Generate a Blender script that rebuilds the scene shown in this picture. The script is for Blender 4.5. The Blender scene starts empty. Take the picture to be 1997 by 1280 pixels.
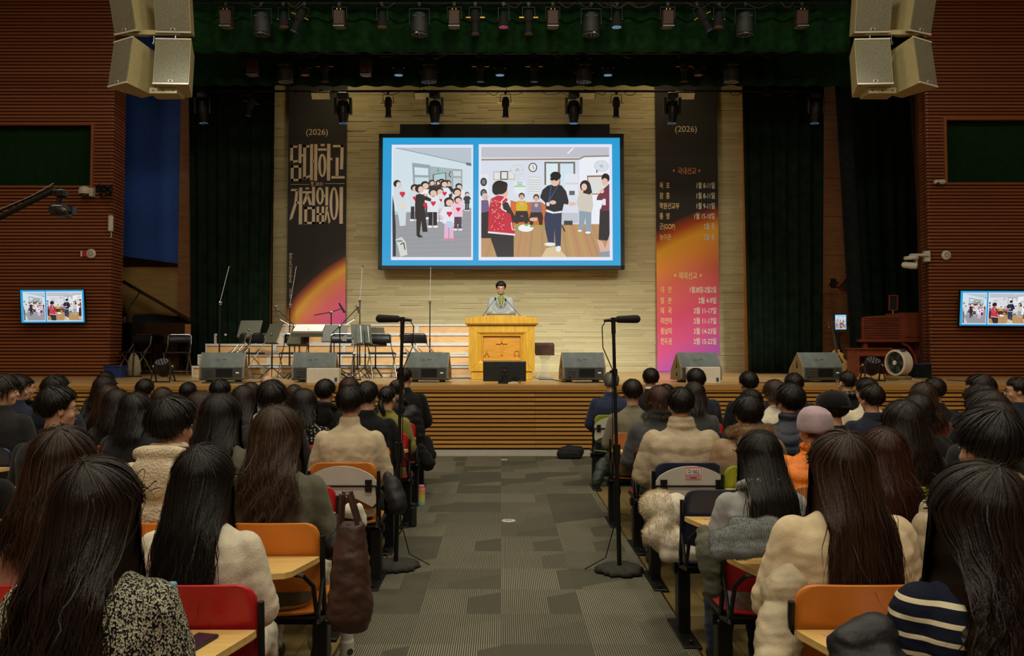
import bpy, math, random
import numpy as np
from mathutils import Vector, Matrix
S = bpy.context.scene
C = S.collection
PI = math.pi
R = math.radians
# ------------------------------------------------------------ camera, world, exposure
F, CX, HZ, CAMZ, PITCH = 1570.0, 978.0, 673.0, 1.66, R(2.2)
CYP = HZ - F * math.tan(PITCH)
cd = bpy.data.cameras.new('camera')
cam = bpy.data.objects.new('camera', cd)
C.objects.link(cam)
cam.location = (0, 0, CAMZ)
cam.rotation_euler = (PI / 2 + PITCH, 0, 0)
cd.sensor_width = 36
cd.lens = F / 1997 * 36
cd.shift_x = (998.5 - CX) / 1997
cd.shift_y = -(640 - CYP) / 1997
cd.clip_start = .05
S.camera = cam
S.view_settings.view_transform = 'Standard'
S.view_settings.look = 'None'
S.view_settings.gamma = 1
S.view_settings.use_curve_mapping = False
S.view_settings.exposure = 0.0
S.cycles.use_denoising = True
S.cycles.max_bounces = 5
S.cycles.diffuse_bounces = 3
S.cycles.glossy_bounces = 3
S.cycles.caustics_reflective = False
S.cycles.caustics_refractive = False
wd = bpy.data.worlds.new('world')
S.world = wd
wd.use_nodes = True
wd.node_tree.nodes['Background'].inputs[0].default_value = (.30, .42, .30, 1)
wd.node_tree.nodes['Background'].inputs[1].default_value = .02


def at(px, py, Y):
    u = (px - CX) / F
    v = (CYP - py) / F
    d = Vector((u, math.cos(PITCH) - v * math.sin(PITCH), math.sin(PITCH) + v * math.cos(PITCH)))
    return Vector((0, 0, CAMZ)) + d * (Y / d.y)


def light(kind, name, loc, target, energy, col, **k):
    l = bpy.data.lights.new(name, kind)
    l.energy = energy
    l.color = col
    for a, v in k.items():
        setattr(l, a, v)
    o = bpy.data.objects.new(name, l)
    C.objects.link(o)
    o.location = loc
    o.rotation_euler = (Vector(target) - Vector(loc)).to_track_quat('-Z', 'Y').to_euler()
    return o


WARM = (1, .86, .62)
NEUT = (.96, 1, .92)
# front of house spots washing the stage and the stone wall
for x, tx, e in ((-5.5, -2.9, 3000), (-2.0, -.6, 3000), (2.2, .8, 3000), (5.6, 3.2, 3300)):
    light('SPOT', 'stage_wash_light', (x, 7.4, 7.6), (tx, 16.6, .55), e * .82, NEUT, spot_size=R(36), spot_blend=1.0, shadow_soft_size=.4)
light('SPOT', 'stage_key_light', (.2, 6.0, 7.4), (0, 13.9, 2.2), 110, (.97, 1, .70), spot_size=R(16), spot_blend=.7, shadow_soft_size=.15)
# house lights over the audience; outermost columns added to brighten the slatted walls
for x in (-7.6, -3.6, .1, 3.8, 8.0):
    for y in (1.0, 5.0, 9.4):
        light('AREA', 'house_light', (x, y, 8.9), (x, y, 0), (52 if abs(x) > 5 else 84) if abs(x) > 1 else 125, (1, .90, .68), shape='DISK', size=.9)
light('AREA', 'rear_fill_light', (0, -3.0, 6.0), (0, 7, 1.5), 170, (1, .91, .72), shape='DISK', size=2.5)  # soft fill added high behind the camera
# stage work lights above the borders
for x in (-3.4, 0, 3.4):
    light('AREA', 'stage_work_light', (x, 16.6, 7.9), (x, 16.3, 1), 14, (1, .80, .45), shape='DISK', size=.5)


# ------------------------------------------------------------ materials
def col(r, g, b):
    f = lambda c: (c / 255 / 12.92) if c / 255 <= .04045 else ((c / 255 + .055) / 1.055) ** 2.4
    return (f(r), f(g), f(b), 1)


class NT:
    def __init__(s, name):
        s.m = bpy.data.materials.new(name)
        s.m.use_nodes = True
        s.t = s.m.node_tree
        s.b = s.t.nodes['Principled BSDF']

    def n(s, typ, ins=None, **props):
        nd = s.t.nodes.new('ShaderNode' + typ)
        for a, v in props.items():
            setattr(nd, a, v)
        for k, v in (ins or {}).items():
            s.put(nd.inputs[k], v)
        return nd

    def put(s, sock, v):
        if isinstance(v, bpy.types.NodeSocket):
            s.t.links.new(v, sock)
        elif isinstance(v, bpy.types.Node):
            s.t.links.new(v.outputs[0], sock)
        else:
            sock.default_value = v

    def math(s, op, a, b=0.0, c=None):
        nd = s.n('Math', operation=op)
        s.put(nd.inputs[0], a)
        s.put(nd.inputs[1], b)
        if c is not None:
            s.put(nd.inputs[2], c)
        return nd.outputs[0]

    def mix(s, f, a, b, mode='MIX'):
        nd = s.n('Mix', data_type='RGBA', blend_type=mode)
        s.put(nd.inputs[0], f)
        s.put(nd.inputs[6], a)
        s.put(nd.inputs[7], b)
        return nd.outputs[2]

    def ramp(s, f, stops):
        nd = s.n('ValToRGB')
        e = nd.color_ramp.elements
        while len(e) < len(stops):
            e.new(.5)
        for i, (p, c) in enumerate(stops):
            e[i].position = p
            e[i].color = c
        s.put(nd.inputs[0], f)
        return nd.outputs[0]

    def coord(s, scale=(1, 1, 1)):
        tc = s.n('TexCoord')
        mp = s.n('Mapping', {'Vector': tc.outputs['Object'], 'Scale': scale})
        return mp.outputs[0]

    def noise(s, vec, scale, detail=2, rough=.5):
        return s.n('TexNoise', {'Vector': vec, 'Scale': scale, 'Detail': detail, 'Roughness': rough}).outputs[0]

    def bump(s, h, strength=.3, dist=.01):
        b = s.n('Bump', {'Height': h, 'Strength': strength, 'Distance': dist})
        s.put(s.b.inputs['Normal'], b.outputs[0])


MATS = {}


def plain(name, c, rough=.5, metal=0.0, var=.12, sc=9, bump=0.0, bsc=60, emit=0, spec=.5, coat=0, stretch=(1, 1, 1), sheen=0):
    if name in MATS:
        return MATS[name]
    t = NT(name)
    v = t.coord(stretch)
    n = t.noise(v, sc, 3)
    dark = tuple(x * (1 - var * 1.6) for x in c[:3]) + (1,)
    lite = tuple(min(1, x * (1 + var * 1.6)) for x in c[:3]) + (1,)
    cc = t.ramp(n, [(.3, dark), (.7, lite)])
    t.put(t.b.inputs['Base Color'], cc)
    t.b.inputs['Roughness'].default_value = rough
    t.b.inputs['Metallic'].default_value = metal
    t.b.inputs['Specular IOR Level'].default_value = spec
    t.b.inputs['Coat Weight'].default_value = coat
    t.b.inputs['Sheen Weight'].default_value = sheen
    if bump:
        t.bump(t.noise(v, bsc, 3), bump, .01)
    if emit:
        t.put(t.b.inputs['Emission Color'], cc)
        t.b.inputs['Emission Strength'].default_value = emit
    MATS[name] = t.m
    return t.m


def island_wood(name, c1, c2, rough=.5, grain=(1, 14, 14), spec=.4):
    t = NT(name)
    g = t.n('NewGeometry')
    v = t.coord(grain)
    n = t.noise(v, 3, 4, .6)
    f = t.math('ADD', t.math('MULTIPLY', g.outputs['Random Per Island'], .6), t.math('MULTIPLY', n, .55))
    t.put(t.b.inputs['Base Color'], t.ramp(f, [(.15, c1), (.95, c2)]))
    t.b.inputs['Roughness'].default_value = rough
    t.b.inputs['Specular IOR Level'].default_value = spec
    t.bump(n, .12, .004)
    MATS[name] = t.m
    return t.m


M = MATS
island_wood('slat_wood', col(124, 70, 40), col(150, 88, 52), .42)
island_wood('stage_slat_wood', col(172, 124, 58), col(204, 150, 76), .4)
island_wood('stone_veneer', col(180, 168, 130), col(206, 194, 154), .85, (2, 6, 30), .2)
island_wood('stage_floor_wood', col(168, 132, 82), col(200, 164, 110), .3, (1, 9, 1), .5)
island_wood('aisle_floor_wood', col(110, 94, 56), col(124, 106, 66), .45, (9, 1, 1))
plain('panel_wood', col(140, 90, 48), .5, var=.14, sc=3, stretch=(1, 1, 9))
plain('maple', col(212, 172, 112), .45, var=.1, sc=4, stretch=(1, 1, 8))
plain('riser_wood', col(206, 164, 112), .5, var=.08, sc=5, stretch=(1, 1, 7))
plain('podium_wood', col(192, 146, 46), .35, var=.10, sc=4, stretch=(8, 8, 1), coat=.2)
plain('podium_trim', col(190, 132, 44), .35, var=.1, sc=4, stretch=(1, 8, 8))
plain('carving', col(150, 98, 30), .5)
plain('bench_orange_wood', col(196, 126, 56), .45, var=.1, sc=4)
plain('tablet_wood', col(212, 176, 108), .38, var=.06, sc=5, stretch=(1, 9, 1))
plain('organ_wood', col(128, 62, 40), .4, var=.15, sc=5, stretch=(1, 1, 6))
plain('dark_jamb', col(70, 38, 24), .6)
plain('black_fabric', col(20, 50, 24), .95, var=.2, bump=.2, bsc=40, spec=.1)
plain('leg_fabric', col(13, 26, 15), .9, var=.25, sc=5, spec=.1)
plain('skirt_fabric', col(22, 26, 28), .9, var=.2, spec=.1)
plain('void_dark', col(20, 46, 20), .95, spec=.1)
plain('blue_paint', col(44, 84, 172), .7, var=.05)
plain('tan_panel', col(176, 138, 78), .6, var=.1, sc=2, stretch=(1, 1, 9))
plain('ceiling_paint', col(40, 40, 36), .9)
plain('black_metal', col(20, 20, 21), .45, .3, bump=.05)
plain('black_plastic', col(24, 25, 26), .4)
plain('soft_black', col(18, 19, 20), .85)
plain('speaker_gray', col(84, 88, 84), .7, bump=.3, bsc=300)
plain('speaker_dark', col(38, 40, 38), .6)
plain('speaker_side', col(124, 106, 72), .6)
plain('chrome', col(190, 190, 190), .22, 1.0, var=.03)
plain('aluminium', col(196, 196, 190), .5, .15, var=.04)
plain('brass', col(190, 150, 70), .3, 1.0)
plain('white_plastic', col(205, 203, 192), .45, var=.03)
plain('board_gray', col(190, 186, 174), .7, var=.03)
plain('stand_gray', col(84, 80, 64), .5, var=.03)
plain('piano_black', col(10, 10, 11), .08, coat=.6, var=.02)
plain('mdf_white', col(206, 198, 180), .4, var=.03)
plain('paper', col(228, 226, 218), .7, var=.02)
plain('pink_label', col(206, 140, 146), .6, var=.03)
plain('ink', col(50, 44, 44), .6)
plain('glass_lens', col(40, 46, 60), .1, coat=.5)
plain('lens_ring', col(150, 150, 150), .4, .6)
plain('lamp_lens_amber', col(150, 110, 70), .3)
plain('lamp_lens_blue', col(120, 170, 215), .25, emit=.35)
plain('lamp_lens_pink', col(190, 80, 120), .3, emit=.25)
plain('barn_blue', col(50, 66, 100), .4)
plain('flood_cream', col(190, 176, 120), .5, emit=.12)
plain('cab_cream', col(168, 156, 114), .5, var=.04)
plain('screen_frame', col(14, 15, 18), .4)
plain('red_plastic', col(178, 30, 30), .4)
plain('red_sign', col(186, 44, 36), .5)
plain('blue_box', col(26, 50, 110), .5)
plain('guitar_top', col(206, 158, 96), .3, coat=.4, var=.1, sc=6, stretch=(9, 9, 1))
plain('guitar_side', col(80, 44, 26), .3, coat=.4)
plain('canvas_green', col(136, 128, 98), .8, bump=.3)
plain('leather_brown', col(62, 38, 28), .55, var=.2, bump=.4, bsc=30)
plain('carpet_gray', col(50, 49, 44), .95)
for nm, c in (('orange', (208, 122, 40)), ('red', (178, 28, 34)), ('navy', (36, 44, 70)), ('lime', (146, 160, 44)), ('wood', (178, 112, 62))):
    plain('seat_' + nm, col(*c), .38, var=.04, sc=4)


def grille_mat():
    t = NT('cab_grille')
    v = t.coord()
    w = t.n('TexVoronoi', {'Vector': v, 'Scale': 130.0})
    t.put(t.b.inputs['Base Color'], t.ramp(w.outputs[0], [(.25, col(66, 64, 50)), (.55, col(126, 122, 100))]))
    t.b.inputs['Roughness'].default_value = .6
    MATS['cab_grille'] = t.m


grille_mat()


def acrylic():
    t = NT('acrylic')
    t.b.inputs['Base Color'].default_value = (.9, .92, .9, 1)
    t.b.inputs['Roughness'].default_value = .08
    t.b.inputs['Transmission Weight'].default_value = .85
    t.b.inputs['IOR'].default_value = 1.2
    MATS['acrylic'] = t.m


acrylic()


def carpet():
    t = NT('aisle_carpet')
    tc = t.n('TexCoord')
    sp = t.n('SeparateXYZ', {0: tc.outputs['Object']})
    X, Y = sp.outputs[0], sp.outputs[1]
    tx = t.math('MULTIPLY', X, 1 / .5)
    ty = t.math('MULTIPLY', Y, 1 / .5)
    fx, fy = t.math('FLOOR', tx), t.math('FLOOR', ty)
    cb = t.n('CombineXYZ', {0: fx, 1: fy})
    wn = t.n('TexWhiteNoise', {0: cb.outputs[0]})
    rx, ry = t.math('FRACT', tx), t.math('FRACT', ty)
    # wedge shapes inside each tile
    sl = t.math('ADD', t.math('MULTIPLY', rx, .55), t.math('MULTIPLY', wn.outputs[0], .45))
    wedge = t.math('LESS_THAN', ry, sl)
    cut = t.math('GREATER_THAN', rx, t.math('MULTIPLY', wn.outputs[0], .8))
    area = t.math('MULTIPLY', wedge, cut)
    cb2 = t.n('CombineXYZ', {0: fx, 1: fy, 2: area})
    wn2 = t.n('TexWhiteNoise', {0: cb2.outputs[0]})
    stripe = t.math('SINE', t.math('MULTIPLY', X, 2 * PI / .0125))
    st = t.math('MULTIPLY_ADD', stripe, .5, .5)
    mottled = t.noise(tc.outputs['Object'], 240, 2)
    amt = t.math('MULTIPLY', t.math('GREATER_THAN', wn2.outputs[0], .30), t.math('MULTIPLY_ADD', wn2.outputs[0], .6, .35))
    f = t.math('MULTIPLY_ADD', t.math('SUBTRACT', st, .5), amt, t.math('MULTIPLY_ADD', wn2.outputs[0], .20, .33))
    f = t.math('ADD', f, t.math('MULTIPLY', t.math('SUBTRACT', mottled, .5), .5))
    t.put(t.b.inputs['Base Color'], t.ramp(f, [(.0, col(50, 49, 43)), (.5, col(90, 88, 76)), (1, col(150, 146, 126))]))
    t.b.inputs['Roughness'].default_value = .95
    t.b.inputs['Specular IOR Level'].default_value = .1
    t.bump(st, .35, .004)
    MATS['aisle_carpet'] = t.m


carpet()


# ------------------------------------------------------------ mesh helpers
class MB:
    """collects shapes; build() links them as one mesh"""

    def __init__(s):
        s.v, s.f, s.m, s.n = [], [], [], 0

    def add(s, verts, faces, mi=0):
        verts = np.asarray(verts, dtype=np.float64).reshape(-1, 3)
        s.v.append(verts)
        b = s.n
        s.n += len(verts)
        for f in faces:
            s.f.append([i + b for i in f])
        s.m.extend([mi] * len(faces))
        return s

    def box(s, c, size, mi=0, rot=None, bev=0.0):
        x, y, z = [k / 2 for k in size]
        if bev:
            b = min(bev, x * .49, y * .49, z * .49)
            P = []
            for sz in (-1, 1):
                for inset in ((1,) if sz < 0 else (0,)):
                    pass
            rings = []
            for zz, ins in ((-z, b), (-z + b, 0), (z - b, 0), (z, b)):
                xx, yy = x - ins, y - ins
                rings.append([(xx - b, -yy, zz), (xx, -yy + b, zz), (xx, yy - b, zz), (xx - b, yy, zz), (-xx + b, yy, zz), (-xx, yy - b, zz), (-xx, -yy + b, zz), (-xx + b, -yy, zz)])
            V = np.array(rings).reshape(-1, 3)
            Fc = [[i * 8 + j, i * 8 + (j + 1) % 8, (i + 1) * 8 + (j + 1) % 8, (i + 1) * 8 + j] for i in range(3) for j in range(8)]
            Fc += [list(range(7, -1, -1)), list(range(24, 32))]
        else:
            V = np.array([(a * x, b_ * y, c_ * z) for a in (-1, 1) for b_ in (-1, 1) for c_ in (-1, 1)])
            Fc = [(0, 1, 3, 2), (4, 6, 7, 5), (0, 4, 5, 1), (2, 3, 7, 6), (0, 2, 6, 4), (1, 5, 7, 3)]
        if rot is not None:
            V = V @ np.array(rot.to_3x3() if hasattr(rot, 'to_3x3') else rot).T
        return s.add(V + np.array(c), Fc, mi)

    def tube(s, pts, r, n=8, mi=0, closed=False, cap=True):
        pts = [Vector(p) for p in pts]
        k = len(pts)
        rs = r if isinstance(r, (list, tuple)) else [r] * k
        V = []
        up = None
        for i, p in enumerate(pts):
            if closed:
                t = (pts[(i + 1) % k] - pts[i - 1])
            else:
                t = pts[min(i + 1, k - 1)] - pts[max(i - 1, 0)]
            t.normalize()
            if up is None:
                a = Vector((0, 0, 1)) if abs(t.z) < .9 else Vector((1, 0, 0))
            else:
                a = up
            u = (a - t * a.dot(t)).normalized()
            up = u
            w = t.cross(u)
            for j in range(n):
                an = 2 * PI * j / n
                V.append(p + (u * math.cos(an) + w * math.sin(an)) * rs[i])
        seg = k if closed else k - 1
        Fc = [[i * n + j, i * n + (j + 1) % n, ((i + 1) % k) * n + (j + 1) % n, ((i + 1) % k) * n + j] for i in range(seg) for j in range(n)]
        if cap and not closed:
            Fc += [list(range(n - 1, -1, -1)), list(range((k - 1) * n, k * n))]
        return s.add([tuple(v) for v in V], Fc, mi)

    def lathe(s, prof, c=(0, 0, 0), n=20, mi=0, rot=None):
        V, Fc = [], []
        k = len(prof)
        for r_, z in prof:
            for j in range(n):
                a = 2 * PI * j / n
                V.append((r_ * math.cos(a), r_ * math.sin(a), z))
        Fc = [[i * n + j, i * n + (j + 1) % n, (i + 1) * n + (j + 1) % n, (i + 1) * n + j] for i in range(k - 1) for j in range(n)]
        Fc += [list(range(n - 1, -1, -1)), list(range((k - 1) * n, k * n))]
        V = np.array(V)
        if rot is not None:
            V = V @ np.array(rot.to_3x3() if hasattr(rot, 'to_3x3') else rot).T
        return s.add(V + np.array(c), Fc, mi)

    def prism(s, poly, d0, d1, axis='y', mi=0, mat=None):
        """poly in 2D, extruded along the axis from d0 to d1 ('y': poly is x,z)"""
        V = []
        for d in (d0, d1):
            for a, b in poly:
                V.append((a, d, b) if axis == 'y' else ((d, a, b) if axis == 'x' else (a, b, d)))
        n = len(poly)
        Fc = [[i, (i + 1) % n, n + (i + 1) % n, n + i] for i in range(n)] + [list(range(n - 1, -1, -1)), list(range(n, 2 * n))]
        V = np.array(V, dtype=float)
        if mat is not None:
            V = np.array([mat @ Vector(v) for v in V])
        return s.add(V, Fc, mi)

    def cap(s, a, b, ra, rb, n=14, mi=0, m=4):
        a, b = Vector(a), Vector(b)
        t = (b - a)
        L = t.length
        t = t.normalized() if L > 1e-6 else Vector((0, 0, 1))
        pts, rs = [], []
        for i in range(m + 1):
            an = PI / 2 * (1 - i / m) * .985
            pts.append(a - t * ra * math.sin(an))
            rs.append(ra * math.cos(an))
        for i in range(m + 1):
            an = PI / 2 * i / m * .985
            pts.append(b + t * rb * math.sin(an))
            rs.append(rb * math.cos(an))
        return s.tube(pts, rs, n, mi)

    def ell(s, c, r, rot=None, n=16, k=10, mi=0):
        V = []
        for i in range(k + 1):
            th = PI * (.01 + .98 * i / k)
            for j in range(n):
                a = 2 * PI * j / n
                V.append((math.sin(th) * math.cos(a) * r[0], math.sin(th) * math.sin(a) * r[1], math.cos(th) * r[2]))
        Fc = [[i * n + j, (i + 1) * n + j, (i + 1) * n + (j + 1) % n, i * n + (j + 1) % n] for i in range(k) for j in range(n)]
        Fc += [list(range(n)), list(range((k + 1) * n - 1, k * n - 1, -1))]
        V = np.array(V)
        if rot is not None:
            V = V @ np.array(rot.to_3x3() if hasattr(rot, 'to_3x3') else rot).T
        return s.add(V + np.array(c), Fc, mi)

    def loft(s, rings, n=24, mi=0, p=2.4):
        """rings of (cx, cy, z, rx, ry)"""
        V = []
        for cx, cy, z, rx, ry in rings:
            for j in range(n):
                a = 2 * PI * j / n
                ca, sa = math.cos(a), math.sin(a)
                V.append((cx + rx * math.copysign(abs(ca) ** (2 / p), ca), cy + ry * math.copysign(abs(sa) ** (2 / p), sa), z))
        k = len(rings)
        Fc = [[i * n + j, i * n + (j + 1) % n, (i + 1) * n + (j + 1) % n, (i + 1) * n + j] for i in range(k - 1) for j in range(n)]
        Fc += [list(range(n - 1, -1, -1)), list(range((k - 1) * n, k * n))]
        return s.add(V, Fc, mi)

    def arrays(s):
        return (np.concatenate(s.v) if s.v else np.zeros((0, 3)))

    def mesh(s, name, smooth=False):
        me = bpy.data.meshes.new(name)
        V = s.arrays()
        fl = np.fromiter((i for f in s.f for i in f), dtype=np.int32)
        tot = np.array([len(f) for f in s.f], dtype=np.int32)
        me.vertices.add(len(V))
        me.vertices.foreach_set('co', V.astype(np.float32).ravel())
        me.loops.add(len(fl))
        me.loops.foreach_set('vertex_index', fl)
        me.polygons.add(len(tot))
        me.polygons.foreach_set('loop_start', np.concatenate([[0], np.cumsum(tot)[:-1]]).astype(np.int32))
        me.polygons.foreach_set('loop_total', tot)
        me.polygons.foreach_set('material_index', np.array(s.m, dtype=np.int32))
        me.polygons.foreach_set('use_smooth', np.full(len(tot), bool(smooth)))
        me.update(calc_edges=True)
        me.validate()
        return me

    def build(s, name, mats, parent=None, smooth=False, **kw):
        me = s.mesh(name, smooth)
        return link(name, me, mats, parent, **kw)


def link(name, me, mats, parent=None, loc=None, rot=None):
    if mats is not None:
        for m_ in (mats if isinstance(mats, (list, tuple)) else [mats]):
            me.materials.append(MATS[m_] if isinstance(m_, str) else m_)
    o = bpy.data.objects.new(name, me)
    C.objects.link(o)
    if parent:
        o.parent = parent
    if loc is not None:
        o.location = loc
    if rot is not None:
        o.rotation_euler = rot
    return o


def tag(o, label=None, cat=None, group=None, kind=None):
    if label:
        o['label'] = label
    if cat:
        o['category'] = cat
    if group:
        o['group'] = group
    if kind:
        o['kind'] = kind
    return o


def thing(name, label, cat, loc=(0, 0, 0), rz=0.0, group=None, sc=1.0):
    o = bpy.data.objects.new(name, None)
    o.empty_display_size = .1
    C.objects.link(o)
    o.location = loc
    o.rotation_euler = (0, 0, rz)
    o.scale = (sc, sc, sc)
    return tag(o, label, cat, group)


def struct(name, mb, mats, parent=None, smooth=False):
    o = mb.build(name, mats, parent, smooth)
    if not parent:
        o['kind'] = 'structure'
    return o


def kids(o):
    return [c for c in C.objects if c.parent == o]


KIDS = {}


def copy_tree(o, loc=None, rz=None, label=None, group=None, sc=None, rot=None):
    if o.name not in KIDS:
        KIDS[o.name] = [(c, kids(c)) for c in kids(o)]
    r = o.copy()
    C.objects.link(r)
    for c, gs in KIDS[o.name]:
        d = c.copy()
        C.objects.link(d)
        d.parent = r
        for g in gs:
            e = g.copy()
            C.objects.link(e)
            e.parent = d
    if loc is not None:
        r.location = loc
    if rz is not None:
        r.rotation_euler = (0, 0, rz)
    if rot is not None:
        r.rotation_euler = rot
    if sc is not None:
        r.scale = (sc, sc, sc)
    if label:
        r['label'] = label
    if group:
        r['group'] = group
    return r


def relabel(o, pname, mat, only=None):
    """give one part of a copied thing a material of its own"""
    for c in kids(o):
        if c.name.split('.')[0] == pname:
            c.data = c.data.copy()
            c.data.materials.clear()
            c.data.materials.append(MATS[mat])


def text(body, size, mat, parent, loc, name='lettering', align='CENTER', sx=1.0, off=0.0, rot=(PI / 2, 0, 0), space=1.0, ls=1.0):
    cu = bpy.data.curves.new(name, 'FONT')
    cu.body = body
    cu.size = size
    cu.align_x = align
    cu.extrude = .0015
    cu.offset = off
    cu.space_line = ls
    cu.space_character = space
    cu.materials.append(MATS[mat])
    o = bpy.data.objects.new(name, cu)
    C.objects.link(o)
    o.parent = parent
    o.location = loc
    o.rotation_euler = rot
    o.scale = (sx, 1, 1)
    TEXTS.append(o)
    return o


TEXTS = []


def texts_to_meshes():
    dg = bpy.context.evaluated_depsgraph_get()
    dg.update()
    for o in TEXTS:
        me = bpy.data.meshes.new_from_object(o.evaluated_get(dg))
        nm = o.name.split('.')[0]
        n = bpy.data.objects.new(nm, me)
        C.objects.link(n)
        n.parent = o.parent
        n.matrix_basis = o.matrix_basis.copy()
        bpy.data.objects.remove(o)
# ------------------------------------------------------------ the hall
ST = 1.07          # stage floor height
YF, YB = 12.03, 17.75  # stage front, stage back wall
m = MB(); m.box((0, 5.2, -.06), (22, 17.0, .10)); struct('floor', m, 'aisle_floor_wood')
m = MB()
n = 0
for i in range(-4, 60):
    y0 = -3 + i * .24
m = MB()
rng = random.Random(3)
for i in range(73):
    x = -10.4 + i * .3
    y = -3.2
    while y < YF:
        L = rng.uniform(.9, 1.6)
        m.box((x + .15, y + L / 2, -.002), (.296, L - .004, .012))
        y += L
struct('floor_planks', m, 'aisle_floor_wood')
m = MB(); m.box((.0875, 3.2, .006), (1.945, 12.6, .012)); m.box((0, (9.5 + YF) / 2, .007), (21.8, YF - 9.5, .012))
o = tag(m.build('aisle_carpet', 'aisle_carpet'), kind='structure')
m = MB(); m.box((-.889, 3.2, .01), (.012, 12.6, .012)); m.box((1.064, 3.2, .01), (.012, 12.6, .012))
struct('trim_1', m, 'brass')
# stage
m = MB()
x0, x1 = -10.4, 11.4
m.box((.5, (YF + .05 + 19) / 2, ST / 2 - .02), (x1 - x0, 19 - YF - .05, ST - .04))
struct('stage_slab', m, 'dark_jamb')
m = MB()
for i in range(31):
    y = YF - .02 + i * .225
    x = x0 - rng.uniform(0, 1)
    while x < x1:
        L = rng.uniform(1.2, 2.2)
        m.box((x + L / 2, y + .1125, ST - .011), (L - .003, .222, .022))
        x += L
struct('stage_floor', m, 'stage_floor_wood')
m = MB()
m.box((.5, YF + .045, ST / 2), (x1 - x0, .02, ST - .03), 1)
for i in range(14):
    z = .135 + i * .0632
    x = x0
    k = 0
    while x < x1:
        L = (x1 - x0) / 4
        m.box((min(x + L / 2, x1 - .1), YF + .012, z + .018), (L - .002, .045, .040), 0)
        x += L
m.box((.5, YF + .008, ST - .052), (x1 - x0, .06, .058), 0)
o = struct('stage_front_wall', m, ['stage_slat_wood', 'dark_jamb'])
m = MB(); m.box((.5, YF + .01, .05), (x1 - x0, .05, .10)); struct('baseboard_stage', m, 'board_gray')

# stone back wall
m = MB()
wx0, wx1 = -5.06, 5.36
z = ST
while z < 8.2:
    h = .062 if rng.random() < .6 else .052
    x = wx0 - rng.uniform(0, .4)
    while x < wx1:
        L = rng.uniform(.25, 1.15)
        a, b = max(x, wx0), min(x + L, wx1)
        if b - a > .02:
            d = rng.choice((.018,) * 5 + (.013, .024, .028))
            m.box(((a + b) / 2, YB + .05 - d / 2, z + h / 2), (b - a - .0015, .04 + d, h - .0012))
        x += L
    z += h
m.box(((wx0 + wx1) / 2, YB + .13, 4.6), (wx1 - wx0, .12, 7.2))
struct('wall_back', m, 'stone_veneer')
# wood edge posts of stone wall, plain panels to either side
m = MB(); m.box((wx1 + .05, YB - .02, 4.6), (.10, .22, 7.2)); struct('trim_2', m, 'bench_orange_wood')
m = MB()
for i in range(9):
    m.box((7.6, YB + .12, 1.5 + i * .86), (4.3, .14, .852), 0)
    m.box((-7.1, YB + .12, 1.5 + i * .86), (4.0, .14, .852), 0)
struct('wall_back_panelling', m, ['panel_wood'])
# left: tan panel under a blue painted upper wall, wood reveal strip
xl = at(232, 600, 17.0).x
m = MB()
m.box((-7.3, 17.3, 2.2), (2.3, .08, 2.26), 0)
m.box((-7.3, 17.28, 2.33), (2.3, .06, .006), 1)
struct('wall_side_panelling', m, ['tan_panel', 'dark_jamb'])
m = MB()
p = [at(205, 495, 17.0), at(352, 515, 17.0), at(362, 60, 17.0), at(205, 60, 17.0)]
m.prism([(q.x, q.z) for q in p], 17.0, 17.2, 'y')
struct('wall_blue', m, 'blue_paint')
m = MB()
p = [at(345, 735, 16.9), at(371, 735, 16.9), at(374, 0, 16.9), at(357, 0, 16.9)]
m.prism([(q.x, q.z) for q in p], 16.86, 17.15, 'y')
struct('trim_3', m, 'panel_wood')

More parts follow.
